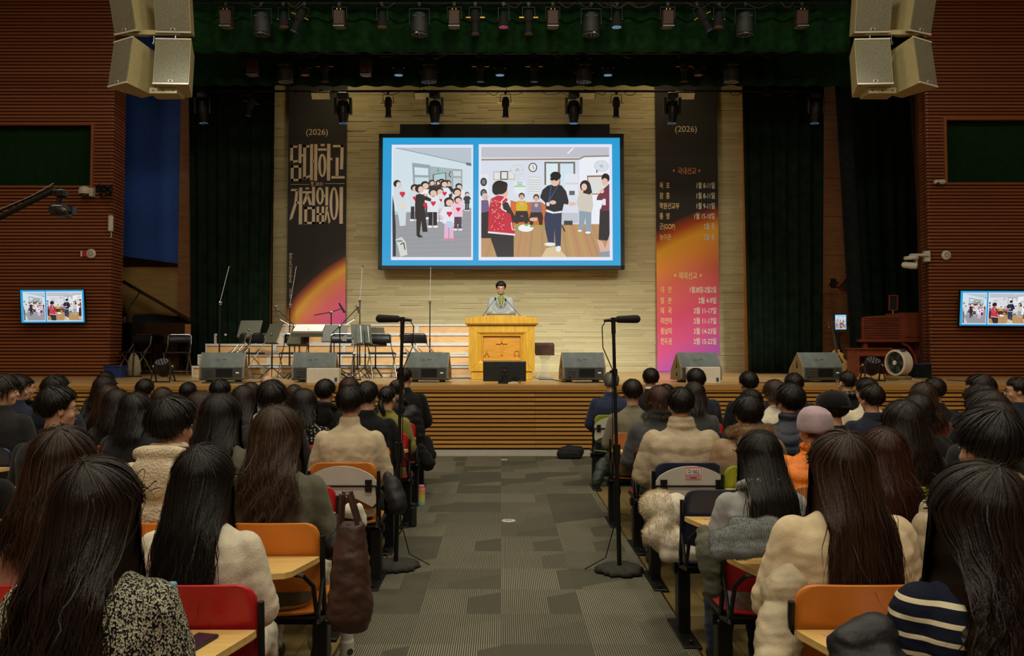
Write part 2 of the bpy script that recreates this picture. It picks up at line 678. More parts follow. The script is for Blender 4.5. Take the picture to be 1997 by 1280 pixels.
# slatted proscenium walls with a dark control window each
def slat_wall(name, xa, xb, ret, win):
    """front face from xa to xb (xb = the stage side corner); ret = x of the far edge of the return"""
    m = MB()
    sgn = 1 if xb > xa else -1
    z0, z1 = ST - .3, 9.2
    YW = 15.0
    wl, wr, wz0, wz1 = win
    back = min(xa, xb), max(xa, xb)
    # backing as four strips around the opening
    def bk(a, b, c, d):
        m.box(((a + b) / 2, YW + .09, (c + d) / 2), (abs(b - a), .08, d - c), 1)
    bk(back[0], back[1], z0, wz0); bk(back[0], back[1], wz1, z1)
    bk(back[0], wl, wz0, wz1) if wl > back[0] else None
    bk(wr, back[1], wz0, wz1) if wr < back[1] else None
    # return
    m.box((xb + (ret - xb) / 2 - sgn * .05, YW + .30, (z0 + z1) / 2), (abs(ret - xb) * .6, .5, z1 - z0), 1)
    i = 0
    z = ST - .28
    while z < 8.8:
        h = .043
        spans = [(back[0], back[1])]
        if wz0 - .04 < z + h / 2 < wz1 + .04:
            spans = [(back[0], wl), (wr, back[1])]
        for a, b in spans:
            if b - a < .05:
                continue
            x = a
            while x < b - .01:
                L = min(rng.uniform(5, 9), b - x)
                if b - x - L < .4:
                    L = b - x
                m.box((x + L / 2, YW + .01, z + h / 2), (L - .002, .05, h), 0)
                x += L
        # slanting return slats
        a = Vector((xb, YW - .015)); b = Vector((ret, YW + .55))
        nrm = Vector(((b - a).y, -(b - a).x)).normalized() * (.02 * sgn)
        q = [a + nrm, b + nrm, b - nrm, a - nrm]
        V = [(v.x, v.y, zz) for zz in (z, z + h) for v in q]
        m.add(V, [(0, 1, 2, 3), (7, 6, 5, 4), (0, 4, 5, 1), (1, 5, 6, 2), (2, 6, 7, 3), (3, 7, 4, 0)], 0)
        z += .0635
    o = struct(name, m, ['slat_wood', 'dark_jamb'])
    fr = MB()
    for a, b, c, d in ((wl, wr, wz0 - .04, wz0), (wl, wr, wz1, wz1 + .04), (wl - .05, wl, wz0 - .04, wz1 + .04), (wr, wr + .05, wz0 - .04, wz1 + .04)):
        fr.box(((a + b) / 2, YW + .03, (c + d) / 2), (abs(b - a), .16, d - c))
    fr.build('window_frame', 'slat_wood', o)
    v = MB(); v.box(((wl + wr) / 2, YW + .45, (wz0 + wz1) / 2), (wr - wl + .3, .05, wz1 - wz0 + .3)); v.build('window_recess', 'void_dark', o)
    v = MB(); v.box(((wl + wr) / 2, YW + .12, (wz0 + wz1) / 2), (wr - wl, .012, wz1 - wz0)); v.build('window_pane', 'void_dark', o)
    return o


a, b = at(-90, 245, 15), at(178, 363, 15)
slat_wall('wall_left', -10.4, at(216, 500, 15).x, at(236, 500, 15.5).x, (a.x, b.x, b.z, a.z))
a, b = at(1843, 235, 15), at(2090, 357, 15)
slat_wall('wall_right', 11.4, at(1812, 500, 15).x, at(1797, 500, 15.5).x, (a.x, b.x, b.z, a.z))
# enclosure
m = MB(); m.box((-10.5, 8, 4.6), (.1, 22.4, 9.2)); struct('wall_hall_left', m, 'panel_wood')
m = MB(); m.box((11.5, 8, 4.6), (.1, 22.4, 9.2)); struct('wall_hall_right', m, 'panel_wood')
m = MB(); m.box((.5, -3.4, 4.6), (22.2, .1, 9.2)); struct('wall_rear', m, 'panel_wood')
m = MB(); m.box((.5, 8, 9.3), (22.4, 23, .1)); struct('ceiling', m, 'ceiling_paint')
m = MB(); m.box((.5, 19.2, 4.6), (22.2, .1, 9.2)); struct('wall_stage_end', m, 'void_dark')

# curtains -------------------------------------------------------
def drape(x0, z0, x1, z1, xt0, xt1, y, amp=.05, per=.22, seed=1, hem=None):
    """cloth hanging between bottom edge x0..x1 at z0 and top edge xt0..xt1 at z1, in soft folds"""
    r = random.Random(seed)
    nu = max(8, int(abs(x1 - x0) / per * 10)); nv = 14
    ph = [r.uniform(0, 6) for _ in range(4)]
    V = []
    for lay in (0, 1):
        for j in range(nv + 1):
            t = j / nv
            for i in range(nu + 1):
                u = i / nu
                xb = x0 + (x1 - x0) * u; xt = xt0 + (xt1 - xt0) * u
                x = xb + (xt - xb) * t
                zb = z0 + (hem(u) if hem else 0)
                w = math.sin(u * abs(x1 - x0) / per * 2 * PI + ph[0]) + .5 * math.sin(u * 9.1 + ph[1] + t * 1.5) + .3 * math.sin(u * abs(x1 - x0) / per * 3.7 + ph[2])
                V.append((x, y + amp * w * (1 - .35 * t) + lay * .012, zb + (z1 - zb) * t))
    W = nu + 1
    L0 = (nv + 1) * W
    Fc = []
    for j in range(nv):
        for i in range(nu):
            a = j * W + i
            Fc.append((a, a + 1, a + W + 1, a + W)); b = a + L0
            Fc.append((b, b + W, b + W + 1, b + 1))
    for i in range(nu):
        Fc.append((i, i + L0, i + 1 + L0, i + 1)); k = nv * W + i
        Fc.append((k, k + 1, k + 1 + L0, k + L0))
    for j in range(nv):
        a = j * W; Fc.append((a, a + W, a + W + L0, a + L0)); a += nu
        Fc.append((a, a + L0, a + W + L0, a + W))
    mb = MB(); mb.add(V, Fc)
    return mb


def dr(name, pts, Y, label, mat='leg_fabric', **k):
    """pts: bottom-left, bottom-right, top-right, top-left pixels"""
    bl, br, tr, tl = [at(px, py, Y) for px, py in pts]
    zt = (tl.z + tr.z) / 2
    o = drape(bl.x, max(ST + .01, (bl.z + br.z) / 2), br.x, zt, tl.x, tr.x, Y, **k).build(name, mat, None, True)
    return tag(o, label, 'curtain')


dr('stage_curtain', [(374, 733), (524, 733), (541, -20), (366, -20)], 16.3, 'black stage curtain hanging beside the blue wall, behind the risers', amp=.045, per=.2, seed=2)
dr('stage_curtain', [(1458, 728), (1604, 728), (1608, -20), (1442, -20)], 16.4, 'wide black stage curtain between stone wall and wood panel', amp=.05, per=.24, seed=5)
dr('stage_curtain', [(1660, 728), (1692, 728), (1648, -20), (1618, -20)], 16.0, 'narrow slanting dark curtain edge beside the guitar', 'skirt_fabric', amp=.015, per=.3, seed=6)
dr('stage_curtain', [(1690, 728), (1802, 728), (1800, -20), (1645, -20)], 17.2, 'dark green-black curtain behind the brown organ', amp=.05, per=.25, seed=8)
m = MB(); p = [at(1778, 180, 16.9), at(1802, 560, 16.9), at(1826, 560, 16.9), at(1826, 100, 16.9), at(1774, 100, 16.9)]
m.prism([(q.x, q.z) for q in p], 16.9, 17.0); struct('trim_4', m, 'dark_jamb')
# horizontal borders (teasers)
def border(px0, px1, pyb, Y, label, ztop=9.2, seed=1, amp=.05):
    a, b = at(px0, pyb, Y), at(px1, pyb, Y)
    o = drape(a.x, a.z, b.x, ztop, a.x, b.x, Y, amp=amp, per=.42, seed=seed).build('border_curtain', 'black_fabric', None, True)
    tag(o, label, 'curtain', 'black border curtains above the stage')


border(366, 1662, 103, 13.9, 'black border curtain ending just above the middle lighting bar', seed=11)
border(366, 1662, 168, 15.6, 'lowest black border curtain just above the stone wall', seed=12)
border(340, 1700, -60, 12.9, 'black border curtain above the top lighting bar', seed=13)
# ------------------------------------------------------------ the picture on the screens
def slide_mesh():
    shapes = []
    def P(c, pts): shapes.append((col(*c), pts))
    def E(c, cx, cy, rx, ry, n=18, a0=0.0): P(c, [(cx + rx * math.cos(2 * PI * i / n), cy + ry * math.sin(2 * PI * i / n)) for i in range(n)])
    def B(c, a, b, x, y): P(c, [(a, b), (x, b), (x, y), (a, y)])
    def L(c, w, *pts):
        for (a, b), (x, y) in zip(pts, pts[1:]):
            d = math.hypot(x - a, y - b) or 1
            nx, ny = -(y - b) / d * w / 2, (x - a) / d * w / 2
            P(c, [(a + nx, b + ny), (x + nx, y + ny), (x - nx, y - ny), (a - nx, b - ny)])
    B((30, 155, 210), 57, 105, 1920, 1115)
    B((226, 226, 244), 127, 160, 767, 1072)
    B((226, 226, 244), 811, 156, 1858, 1074)
    # left photo: children in a bright room
    B((176, 196, 206), 138, 184, 753, 1048)
    P((206, 222, 230), [(138, 184), (160, 184), (753, 318), (753, 690), (138, 690)])
    P((182, 194, 204), [(160, 184), (753, 184), (753, 318)])
    P((132, 150, 160), [(160, 182), (753, 314), (753, 320), (160, 188)])
    P((148, 150, 156), [(138, 720), (300, 690), (753, 660), (753, 1048), (138, 1048)])
    for k in range(9): P((156, 158, 162), [(138, 760 + k * 34), (753, 690 + k * 42), (753, 694 + k * 42), (138, 764 + k * 34)])
    P((150, 162, 166), [(287, 303), (430, 322), (430, 520), (300, 520)])
    P((206, 226, 234), [(305, 338), (415, 348), (415, 404), (309, 400)])
    P((194, 216, 226), [(310, 418), (417, 420), (417, 500), (312, 506)])
    P((164, 178, 182), [(430, 330), (600, 350), (600, 560), (430, 560)])
    P((90, 104, 112), [(450, 395), (556, 380), (556, 560), (450, 560)])
    P((178, 200, 206), [(460, 400), (548, 386), (548, 470), (460, 470)])
    P((160, 170, 170), [(600, 350), (683, 356), (683, 590), (600, 590)])
    P((200, 214, 218), [(612, 368), (672, 372), (672, 410), (612, 408)])
    P((190, 206, 212), [(612, 424), (672, 426), (672, 560), (612, 560)])
    B((64, 190, 150), 484, 348, 500, 380)
    P((96, 116, 126), [(712, 300), (753, 308), (753, 330), (712, 322)])
    L((30, 36, 40), 6, (590, 370), (578, 400), (592, 420))
    def kid(x, y, h, top=(232, 234, 238), legs=(60, 60, 70), skin=(226, 190, 172), heart=True, dark=(30, 28, 30), feet=(230, 230, 230)):
        w = h * .12
        L(legs, w * .8, (x - w * .45, y + h * .52), (x - w * .5, y + h * .95)); L(legs, w * .8, (x + w * .45, y + h * .52), (x + w * .5, y + h * .95))
        E(feet, x - w * .6, y + h * .97, w * .55, h * .03); E(feet, x + w * .6, y + h * .97, w * .55, h * .03)
        P(top, [(x - w, y + h * .21), (x + w, y + h * .21), (x + w * 1.2, y + h * .6), (x - w * 1.2, y + h * .6)])
        L(top, w * .55, (x - w * .9, y + h * .25), (x - w * 1.5, y + h * .40), (x - w * .5, y + h * .42)); L(top, w * .55, (x + w * .9, y + h * .25), (x + w * 1.5, y + h * .38), (x + w * .5, y + h * .30))
        E(dark, x, y + h * .09, w * .95, h * .10); E(skin, x + w * .12, y + h * .12, w * .68, h * .075)
        if heart:
            hx, hy, s = x + w * .1, y + h * .36, w * .55
            E((206, 32, 70), hx - s * .45, hy, s * .55, s * .55, 12); E((206, 32, 70), hx + s * .45, hy, s * .55, s * .55, 12)
            P((206, 32, 70), [(hx - s, hy + .1 * s), (hx + s, hy + .1 * s), (hx, hy + s * 1.5)])
    kid(444, 440, 210, (40, 38, 44), (30, 30, 34), heart=False); kid(496, 442, 200, (60, 40, 44), (30, 30, 34), heart=False); kid(520, 432, 200, (50, 44, 52), (30, 30, 34), heart=False); kid(569, 442, 230, (38, 34, 36), (30, 30, 34), heart=False)
    kid(310, 476, 290, (206, 214, 222), (40, 38, 42)); kid(390, 452, 300); kid(540, 442, 280, (220, 228, 236)); kid(655, 468, 240, (226, 228, 232)); kid(720, 536, 150, (50, 52, 56), (40, 40, 44), heart=False)
    P((206, 216, 222), [(150, 500), (215, 500), (245, 600), (240, 800), (195, 806), (170, 640), (146, 560)])
    E((34, 30, 32), 172, 470, 30, 30); E((222, 190, 170), 184, 478, 20, 24); L((206, 216, 222), 20, (165, 560), (160, 520), (186, 468))
    E((206, 30, 66), 204, 546, 13, 13); E((206, 30, 66), 222, 546, 13, 13); P((206, 30, 66), [(191, 550), (235, 550), (215, 582)]); B((222, 214, 190), 198, 620, 240, 668)
    kid(504, 502, 270, (214, 218, 226), (206, 198, 206)); kid(452, 508, 310, (222, 226, 232), (34, 32, 36)); kid(640, 505, 300, (226, 206, 218), (70, 50, 60))
    P((36, 34, 38), [(318, 560), (345, 548), (388, 560), (440, 590), (436, 612), (388, 600), (392, 700), (412, 850), (372, 850), (362, 760), (350, 870), (378, 890), (345, 896), (326, 880), (322, 730), (312, 640)])
    E((34, 30, 32), 345, 508, 34, 34); E((226, 190, 170), 358, 516, 22, 26); E((226, 190, 170), 398, 560, 16, 9); E((206, 32, 66), 392, 636, 16, 18); P((206, 32, 66), [(378, 640), (410, 636), (398, 674)])
    kid(578, 580, 340, (226, 226, 236), (226, 176, 206), feet=(214, 130, 160)); B((176, 206, 230), 560, 766, 606, 816)
    kid(648, 570, 270, (232, 196, 214), (74, 60, 74))
    P((40, 48, 60), [(136, 560), (150, 640), (162, 800), (165, 1040), (140, 1044), (134, 700)])
    P((206, 212, 206), [(160, 910), (210, 890), (240, 930), (256, 1030), (200, 1046), (180, 960)]); B((120, 150, 130), 170, 915, 215, 930); L((40, 44, 48), 8, (200, 950), (225, 935), (236, 990))
    # right photo: dancing in a lounge
    B((214, 220, 232), 831, 180, 1835, 1048)
    B((190, 190, 200), 831, 180, 1835, 262)
    P((150, 128, 110), [(831, 274), (1600, 268), (1640, 248), (1835, 244), (1835, 254), (1642, 258), (1602, 280), (831, 286)])
    L((240, 240, 246), 9, (1508, 232), (1556, 186)); P((232, 236, 244), [(1600, 280), (1642, 262), (1835, 256), (1835, 790), (1600, 780)])
    B((182, 144, 100), 831, 790, 1835, 1048)
    rr = random.Random(7)
    for k in range(26):
        x = 831 + k * 39; P((rr.randint(168, 196), rr.randint(132, 156), 96), [(x, 790), (x + 20, 790), (x + 20 + (x - 1300) * .25, 1048), (x + (x - 1300) * .25, 1048)]) if 831 < x + (x - 1300) * .25 < 1800 else None
    P((214, 190, 150), [(1340, 980), (1420, 960), (1500, 1048), (1300, 1048)])
    B((118, 110, 98), 1326, 296, 1568, 480); B((216, 232, 240), 1340, 310, 1432, 480); B((206, 226, 236), 1450, 310, 1554, 480)
    E((34, 32, 34), 1236, 341, 34, 37, 24); E((226, 226, 218), 1236, 341, 27, 30, 24); L((30, 30, 30), 4, (1236, 341), (1236, 322)); L((30, 30, 30), 4, (1236, 341), (1248, 352))
    for a, b, c, d, e in ((925, 372, 985, 442, (186, 174, 150)), (982, 370, 1040, 438, (40, 36, 36)), (1038, 368, 1096, 438, (196, 180, 140))):
        B(e, a, b, c, d); B((222, 224, 226), a + 7, b + 7, c - 7, d - 7)
    for cx, cy, w, h in ((1114, 360, 52, 42), (1774, 330, 58, 46)):
        E((196, 200, 204), cx, cy, w, h, 24); E((216, 222, 230), cx, cy, w - 5, h - 4, 24); E((176, 184, 190), cx, cy, 14, 12); [L((188, 196, 200), 3, (cx, cy), (cx + (w - 6) * math.cos(k), cy + (h - 5) * math.sin(k))) for k in range(6)]
    L((200, 204, 206), 5, (1120, 400), (1120, 560)); L((40, 40, 44), 8, (1738, 360), (1738, 384))
    B((198, 202, 196), 1200, 414, 1292, 552); B((226, 228, 230), 1204, 420, 1288, 548)
    for r_ in range(6):
        for c_ in range(6): B((150, 156, 168), 1210 + c_ * 13, 438 + r_ * 18, 1217 + c_ * 13, 445 + r_ * 18)
    B((224, 230, 232), 1090, 455, 1174, 550); B((110, 200, 110), 1090, 486, 1174, 494); [B((120, 150, 140), 1112, 460 + k * 14, 1154, 466 + k * 14) for k in range(2)]; B((224, 228, 236), 1486, 392, 1590, 560); B((206, 210, 216), 1490, 462, 1590, 476); B((90, 96, 106), 1520, 526, 1564, 560)
    B((226, 228, 230), 831, 396, 888, 600)
    for cy in (456, 545): E((50, 52, 56), 850, cy, 26, 34); E((110, 116, 124), 850, cy, 15, 20)
    P((150, 96, 66), [(1660, 406), (1835, 402), (1835, 556), (1672, 556)]); P((216, 218, 214), [(1668, 418), (1835, 414), (1835, 548), (1678, 548)])
    P((206, 108, 50), [(1060, 600), (1100, 612), (1200, 616), (1300, 614), (1340, 640), (1336, 795), (1060, 795)])
    E((236, 236, 240), 1180, 820, 60, 30); P((190, 196, 204), [(1460, 700), (1590, 700), (1590, 780), (1460, 790)]); B((60, 60, 66), 1478, 762, 1546, 796); L((40, 40, 42), 10, (1462, 800), (1486, 848))
    def sit(x, y, shirt, legs=(40, 38, 44), hair=(50, 44, 42)):
        E(hair, x, y + 22, 24, 26); E((214, 170, 144), x, y + 32, 18, 22)
        P(shirt, [(x - 30, y + 60), (x + 30, y + 60), (x + 46, y + 100), (x + 40, y + 150), (x - 40, y + 150), (x - 46, y + 100)])
        P(legs, [(x - 44, y + 140), (x + 44, y + 140), (x + 54, y + 180), (x + 46, y + 240), (x + 24, y + 240), (x + 10, y + 178), (x - 10, y + 178), (x - 28, y + 240), (x - 50, y + 240), (x - 54, y + 180)])
        E((214, 170, 144), x, y + 84, 14, 16); E((120, 170, 60), x - 36, y + 250, 16, 9); E((120, 170, 60), x + 36, y + 250, 16, 9)
    sit(1148, 545, (206, 176, 40)); sit(1262, 556, (120, 110, 130), hair=(34, 32, 36)); 
    E((200, 196, 192), 862, 572, 26, 26); E((216, 176, 156), 866, 584, 18, 20); P((110, 90, 126), [(831, 600), (885, 600), (900, 700), (831, 720)]); P((40, 40, 46), [(831, 700), (890, 690), (900, 860), (920, 900), (831, 900)])
    # woman in the flowered vest
    P((44, 42, 48), [(885, 860), (1085, 860), (1085, 1048), (955, 1048), (905, 900)])
    P((44, 40, 46), [(990, 600), (1040, 620), (1090, 720), (1210, 740), (1215, 770), (1060, 778), (1010, 700)]); E((218, 176, 152), 1240, 752, 32, 15)
    P((196, 40, 66), [(905, 590), (960, 562), (1020, 570), (1040, 600), (990, 640), (1010, 690), (1060, 710), (1096, 860), (1080, 876), (885, 850), (888, 700)])
    P((232, 226, 228), [(884, 846), (1098, 866), (1096, 880), (884, 860)]); L((232, 226, 228), 9, (1025, 574), (988, 610), (990, 668), (1030, 692)); L((232, 226, 228), 7, (1066, 776), (1074, 832), (1094, 834))
    for k in range(60): E((226, 206, 150) if k % 3 else (120, 20, 40), rr.uniform(905, 1010), rr.uniform(600, 840), 4, 4, 6)
    E((226, 184, 160), 1016, 540, 24, 40); E((30, 26, 28), 976, 500, 60, 56); E((30, 26, 28), 950, 520, 34, 40); E((30, 26, 28), 1012, 480, 26, 26)
    # man in navy with sunglasses
    P((44, 54, 84), [(1334, 690), (1462, 690), (1458, 800), (1452, 960), (1412, 966), (1404, 830), (1400, 940), (1354, 936), (1330, 820), (1324, 740)])
    P((234, 236, 240), [(1340, 672), (1464, 680), (1458, 700), (1390, 706), (1342, 692)])
    P((30, 32, 44), [(1350, 486), (1400, 472), (1460, 484), (1496, 530), (1516, 610), (1512, 636), (1478, 630), (1466, 684), (1400, 694), (1338, 672), (1332, 620), (1292, 580), (1310, 520)])
    P((30, 32, 44), [(1292, 560), (1330, 540), (1396, 606), (1380, 626), (1330, 610)]); E((226, 186, 164), 1392, 618, 26, 16); E((226, 186, 164), 1542, 630, 32, 15)
    E((226, 186, 164), 1408, 448, 36, 42); E((28, 26, 30), 1414, 408, 42, 34); P((28, 26, 30), [(1372, 400), (1380, 440), (1390, 416)]); P((18, 18, 20), [(1370, 426), (1436, 430), (1430, 446), (1410, 446), (1404, 436), (1392, 446), (1374, 442)])
    L((60, 90, 160), 5, (1380, 482), (1370, 560), (1356, 620)); L((60, 90, 160), 5, (1432, 484), (1400, 540), (1356, 620)); B((222, 224, 226), 1342, 618, 1366, 646)
    E((228, 230, 232), 1368, 948, 44, 14); E((228, 230, 232), 1434, 984, 20, 24)
    # woman clapping, man at the edge
    P((140, 158, 170), [(1596, 680), (1694, 680), (1690, 850), (1650, 852), (1646, 740), (1630, 838), (1596, 836)]); P((206, 198, 186), [(1600, 540), (1650, 520), (1698, 540), (1708, 640), (1696, 696), (1596, 684), (1578, 620)])
    E((38, 32, 34), 1646, 488, 42, 46); P((38, 32, 34), [(1606, 480), (1688, 480), (1700, 540), (1680, 556), (1612, 540)]); E((230, 192, 172), 1638, 496, 22, 28); E((230, 192, 172), 1612, 534, 20, 16); E((234, 234, 234), 1602, 842, 16, 8); E((234, 234, 234), 1666, 856, 22, 9)
    P((44, 42, 48), [(1760, 670), (1835, 670), (1835, 900), (1812, 920), (1748, 912)]); P((110, 44, 66), [(1780, 520), (1835, 470), (1835, 684), (1762, 684), (1790, 600), (1734, 600), (1740, 570)]); E((34, 30, 32), 1806, 426, 32, 38); E((226, 186, 166), 1800, 456, 24, 30); B((226, 226, 226), 1782, 590, 1806, 640); E((226, 186, 166), 1776, 530, 18, 16)
    P((214, 176, 160), [(1735, 906), (1780, 930), (1800, 980), (1835, 870), (1835, 1000), (1790, 1044), (1760, 1000)]); P((140, 150, 160), [(1756, 1010), (1835, 1000), (1835, 1048), (1750, 1048)])
    V, Fc, cols = [], [], []
    W = 1920 - 57
    for i, (c, pts) in enumerate(shapes):
        b = len(V)
        if i and c is not None:
            pass
        for x, y in pts:
            V.append(((min(max(x, 57), 1920) - 57) / W - .5, -.00001 * i, -(min(max(y, 105), 1115) - 610) / W))
        Fc.append(list(range(b, b + len(pts))))
        cols += [c] * len(pts)
    me = bpy.data.meshes.new('screen_picture')
    me.from_pydata(V, [], Fc)
    a = me.color_attributes.new('pic', 'FLOAT_COLOR', 'CORNER')
    a.data.foreach_set('color', np.array(cols, dtype=np.float32).ravel())
    t = NT('screen_glow')
    at_ = t.n('Attribute', attribute_name='pic')
    t.b.inputs['Base Color'].default_value = (.02, .02, .02, 1)
    t.put(t.b.inputs['Emission Color'], at_.outputs['Color'])
    t.b.inputs['Emission Strength'].default_value = 1.0
    MATS['screen_glow'] = t.m
    me.materials.append(t.m)
    return me


SLIDE = slide_mesh()


def screen(name, w, h, d, label, loc, rot=(0, 0, 0), bez=.02, cat='screen', arm=None):
    t = thing(name, label, cat, loc)
    t.rotation_euler = rot
    b = MB(); b.box((0, d / 2, 0), (w, d, h), 0, bev=.006); b.build('housing', 'screen_frame', t)
    b = MB()
    for c, s in (((0, -.006, h / 2 - bez / 2), (w, .014, bez)), ((0, -.006, -h / 2 + bez / 2), (w, .014, bez)), ((w / 2 - bez / 2, -.006, 0), (bez, .014, h)), ((-w / 2 + bez / 2, -.006, 0), (bez, .014, h))):
        b.box(c, s)
    b.build('bezel', 'screen_frame', t)
    o = link('screen_picture', SLIDE, None, t, (0, -.0015, 0))
    o.scale = (w - 2 * bez, 1, (h - 2 * bez) / .5421)
    if arm:
        b = MB(); b.box((0, d + arm / 2, 0), (w * .12, arm, h * .25)); b.box((0, d + .01, 0), (w * .35, .02, h * .6)); b.build('wall_bracket', 'black_metal', t)
    return t


a, b = at(739, 261, 17.35), at(1218, 526, 17.35)
screen('projection_screen', b.x - a.x, a.z - b.z, .16, 'large video wall showing two photos on a blue slide, on the stone wall', ((a.x + b.x) / 2, 17.35, (a.z + b.z) / 2), (R(-.6), 0, 0), .085, 'screen')
a, b = at(780, 246, 17.5), at(1189, 262, 17.5)
m = MB(); m.box(((a.x + b.x) / 2, 17.6, (a.z + b.z) / 2), (b.x - a.x, .22, a.z - b.z + .08)); tag(m.build('screen_housing', 'screen_frame'), 'long dark box mounted above the large screen', 'screen casing')
a, b = at(47, 565, 14.85), at(167, 631, 14.85)
screen('wall_television', b.x - a.x, a.z - b.z, .05, 'television tilted on the slatted wall below the small camera crane', ((a.x + b.x) / 2, 14.78, (a.z + b.z) / 2), (R(6), R(-.5), R(4)), .012, 'television', .13)
a, b = at(1868, 567, 14.85), at(2003, 637, 14.85)
screen('wall_television', b.x - a.x, a.z - b.z, .05, 'television on the slatted wall below the round alarm, cut by the frame', ((a.x + b.x) / 2, 14.78, (a.z + b.z) / 2), (R(6), R(.5), R(-4)), .012, 'television', .13)
a, b = at(1628, 612, 17.3), at(1651, 645, 17.3)
w_ = (b.x - a.x) * 1.08
t = screen('monitor', w_, a.z - b.z, .04, 'small square monitor on the wood panel above the guitar', ((a.x + b.x) / 2, 17.3, (a.z + b.z) / 2), (0, 0, R(-14)), .02, 'monitor', .22)
m = MB(); m.box((w_ / 2 + .05, .05, -.02), (.08, .05, .1)); m.build('bracket', 'black_metal', t)


# ------------------------------------------------------------ banners
def banner_mat(name, kind):
    t = NT(name)
    tc = t.n('TexCoord')
    s = t.n('SeparateXYZ', {0: tc.outputs['Object']})
    x, z = s.outputs[0], s.outputs[2]      # x: -w/2..w/2, z: 0 at bottom
    if kind == 'L':
        # glowing arc, low right; circle centre well below right
        dx = t.math('SUBTRACT', x, 2.35); dz = t.math('SUBTRACT', z, -1.35)
        d = t.math('SQRT', t.math('ADD', t.math('MULTIPLY', dx, dx), t.math('MULTIPLY', dz, dz)))
        f = t.math('MULTIPLY_ADD', t.math('SUBTRACT', 3.46, d), .62, .2)
        fx = t.math('ADD', f, t.math('MULTIPLY', t.math('SUBTRACT', 1.2, z), .02))
        c = t.ramp(fx, [(0.0, col(62, 60, 60)), (.13, col(76, 66, 66)), (.20, col(206, 110, 76)), (.29, col(255, 196, 84)), (.37, col(250, 160, 100)), (.55, col(240, 116, 126)), (1, col(214, 90, 170))])
    else:
        dx = t.math('SUBTRACT', x, 2.2); dz = t.math('SUBTRACT', z, -.75)
        zz = t.math('SUBTRACT', z, t.math('MULTIPLY', x, .42))
        zz = t.math('ADD', zz, t.math('MULTIPLY', t.math('MULTIPLY', x, x), .12))
        f = t.math('DIVIDE', t.math('SUBTRACT', 3.55, zz), 3.55)
        c = t.ramp(f, [(0.0, col(58, 56, 56)), (.02, col(62, 56, 56)), (.09, col(196, 84, 46)), (.17, col(255, 184, 62)), (.27, col(255, 164, 76)), (.40, col(240, 120, 100)), (.62, col(232, 88, 122)), (.80, col(232, 96, 156)), (.93, col(198, 98, 196)), (1, col(182, 98, 214))])
    t.put(t.b.inputs['Base Color'], c)
    t.b.inputs['Roughness'].default_value = .7
    t.b.inputs['Specular IOR Level'].default_value = .15
    MATS[name] = t.m


banner_mat('banner_arc', 'L'); banner_mat('banner_schedule', 'R')
plain('title_sand', col(232, 210, 182), .7, var=.02)
plain('gold_ink', col(250, 216, 150), .7, var=.02)
plain('pale_ink', col(244, 238, 220), .7, var=.02)
plain('orange_ink', col(206, 138, 96), .7, var=.02)


def banner(pl, pr, ytop, ybot, mat, label):
    Y = 17.66
    a, b = at(pl, ybot, Y), at(pr, ybot, Y)
    top = at(pl, ytop, Y).z
    w, h = b.x - a.x, top - a.z
    t = thing('banner', label, 'banner', ((a.x + b.x) / 2, Y, a.z))
    m = MB(); m.box((0, .01, h / 2), (w, .012, h)); m.build('cloth', mat, t)
    m = MB(); m.tube([(-w / 2, .01, .012), (w / 2, .01, .012)], .016); m.tube([(-w / 2, .01, h), (w / 2, .01, h)], .016); [m.box((x, .025, h), (.03, .03, .03)) for x in (-w * .4, w * .4)]; m.build('hem_rod', 'speaker_dark', t)
    return t, w, h, a


BL, bw, bh, ba = banner(558.5, 673, 150, 655, 'banner_arc', 'dark banner with two large lines of Korean lettering above a glowing arc')


def bxy(px, py):
    q = at(px, py, 17.6)
    return q.x - BL.location.x, q.z - BL.location.z


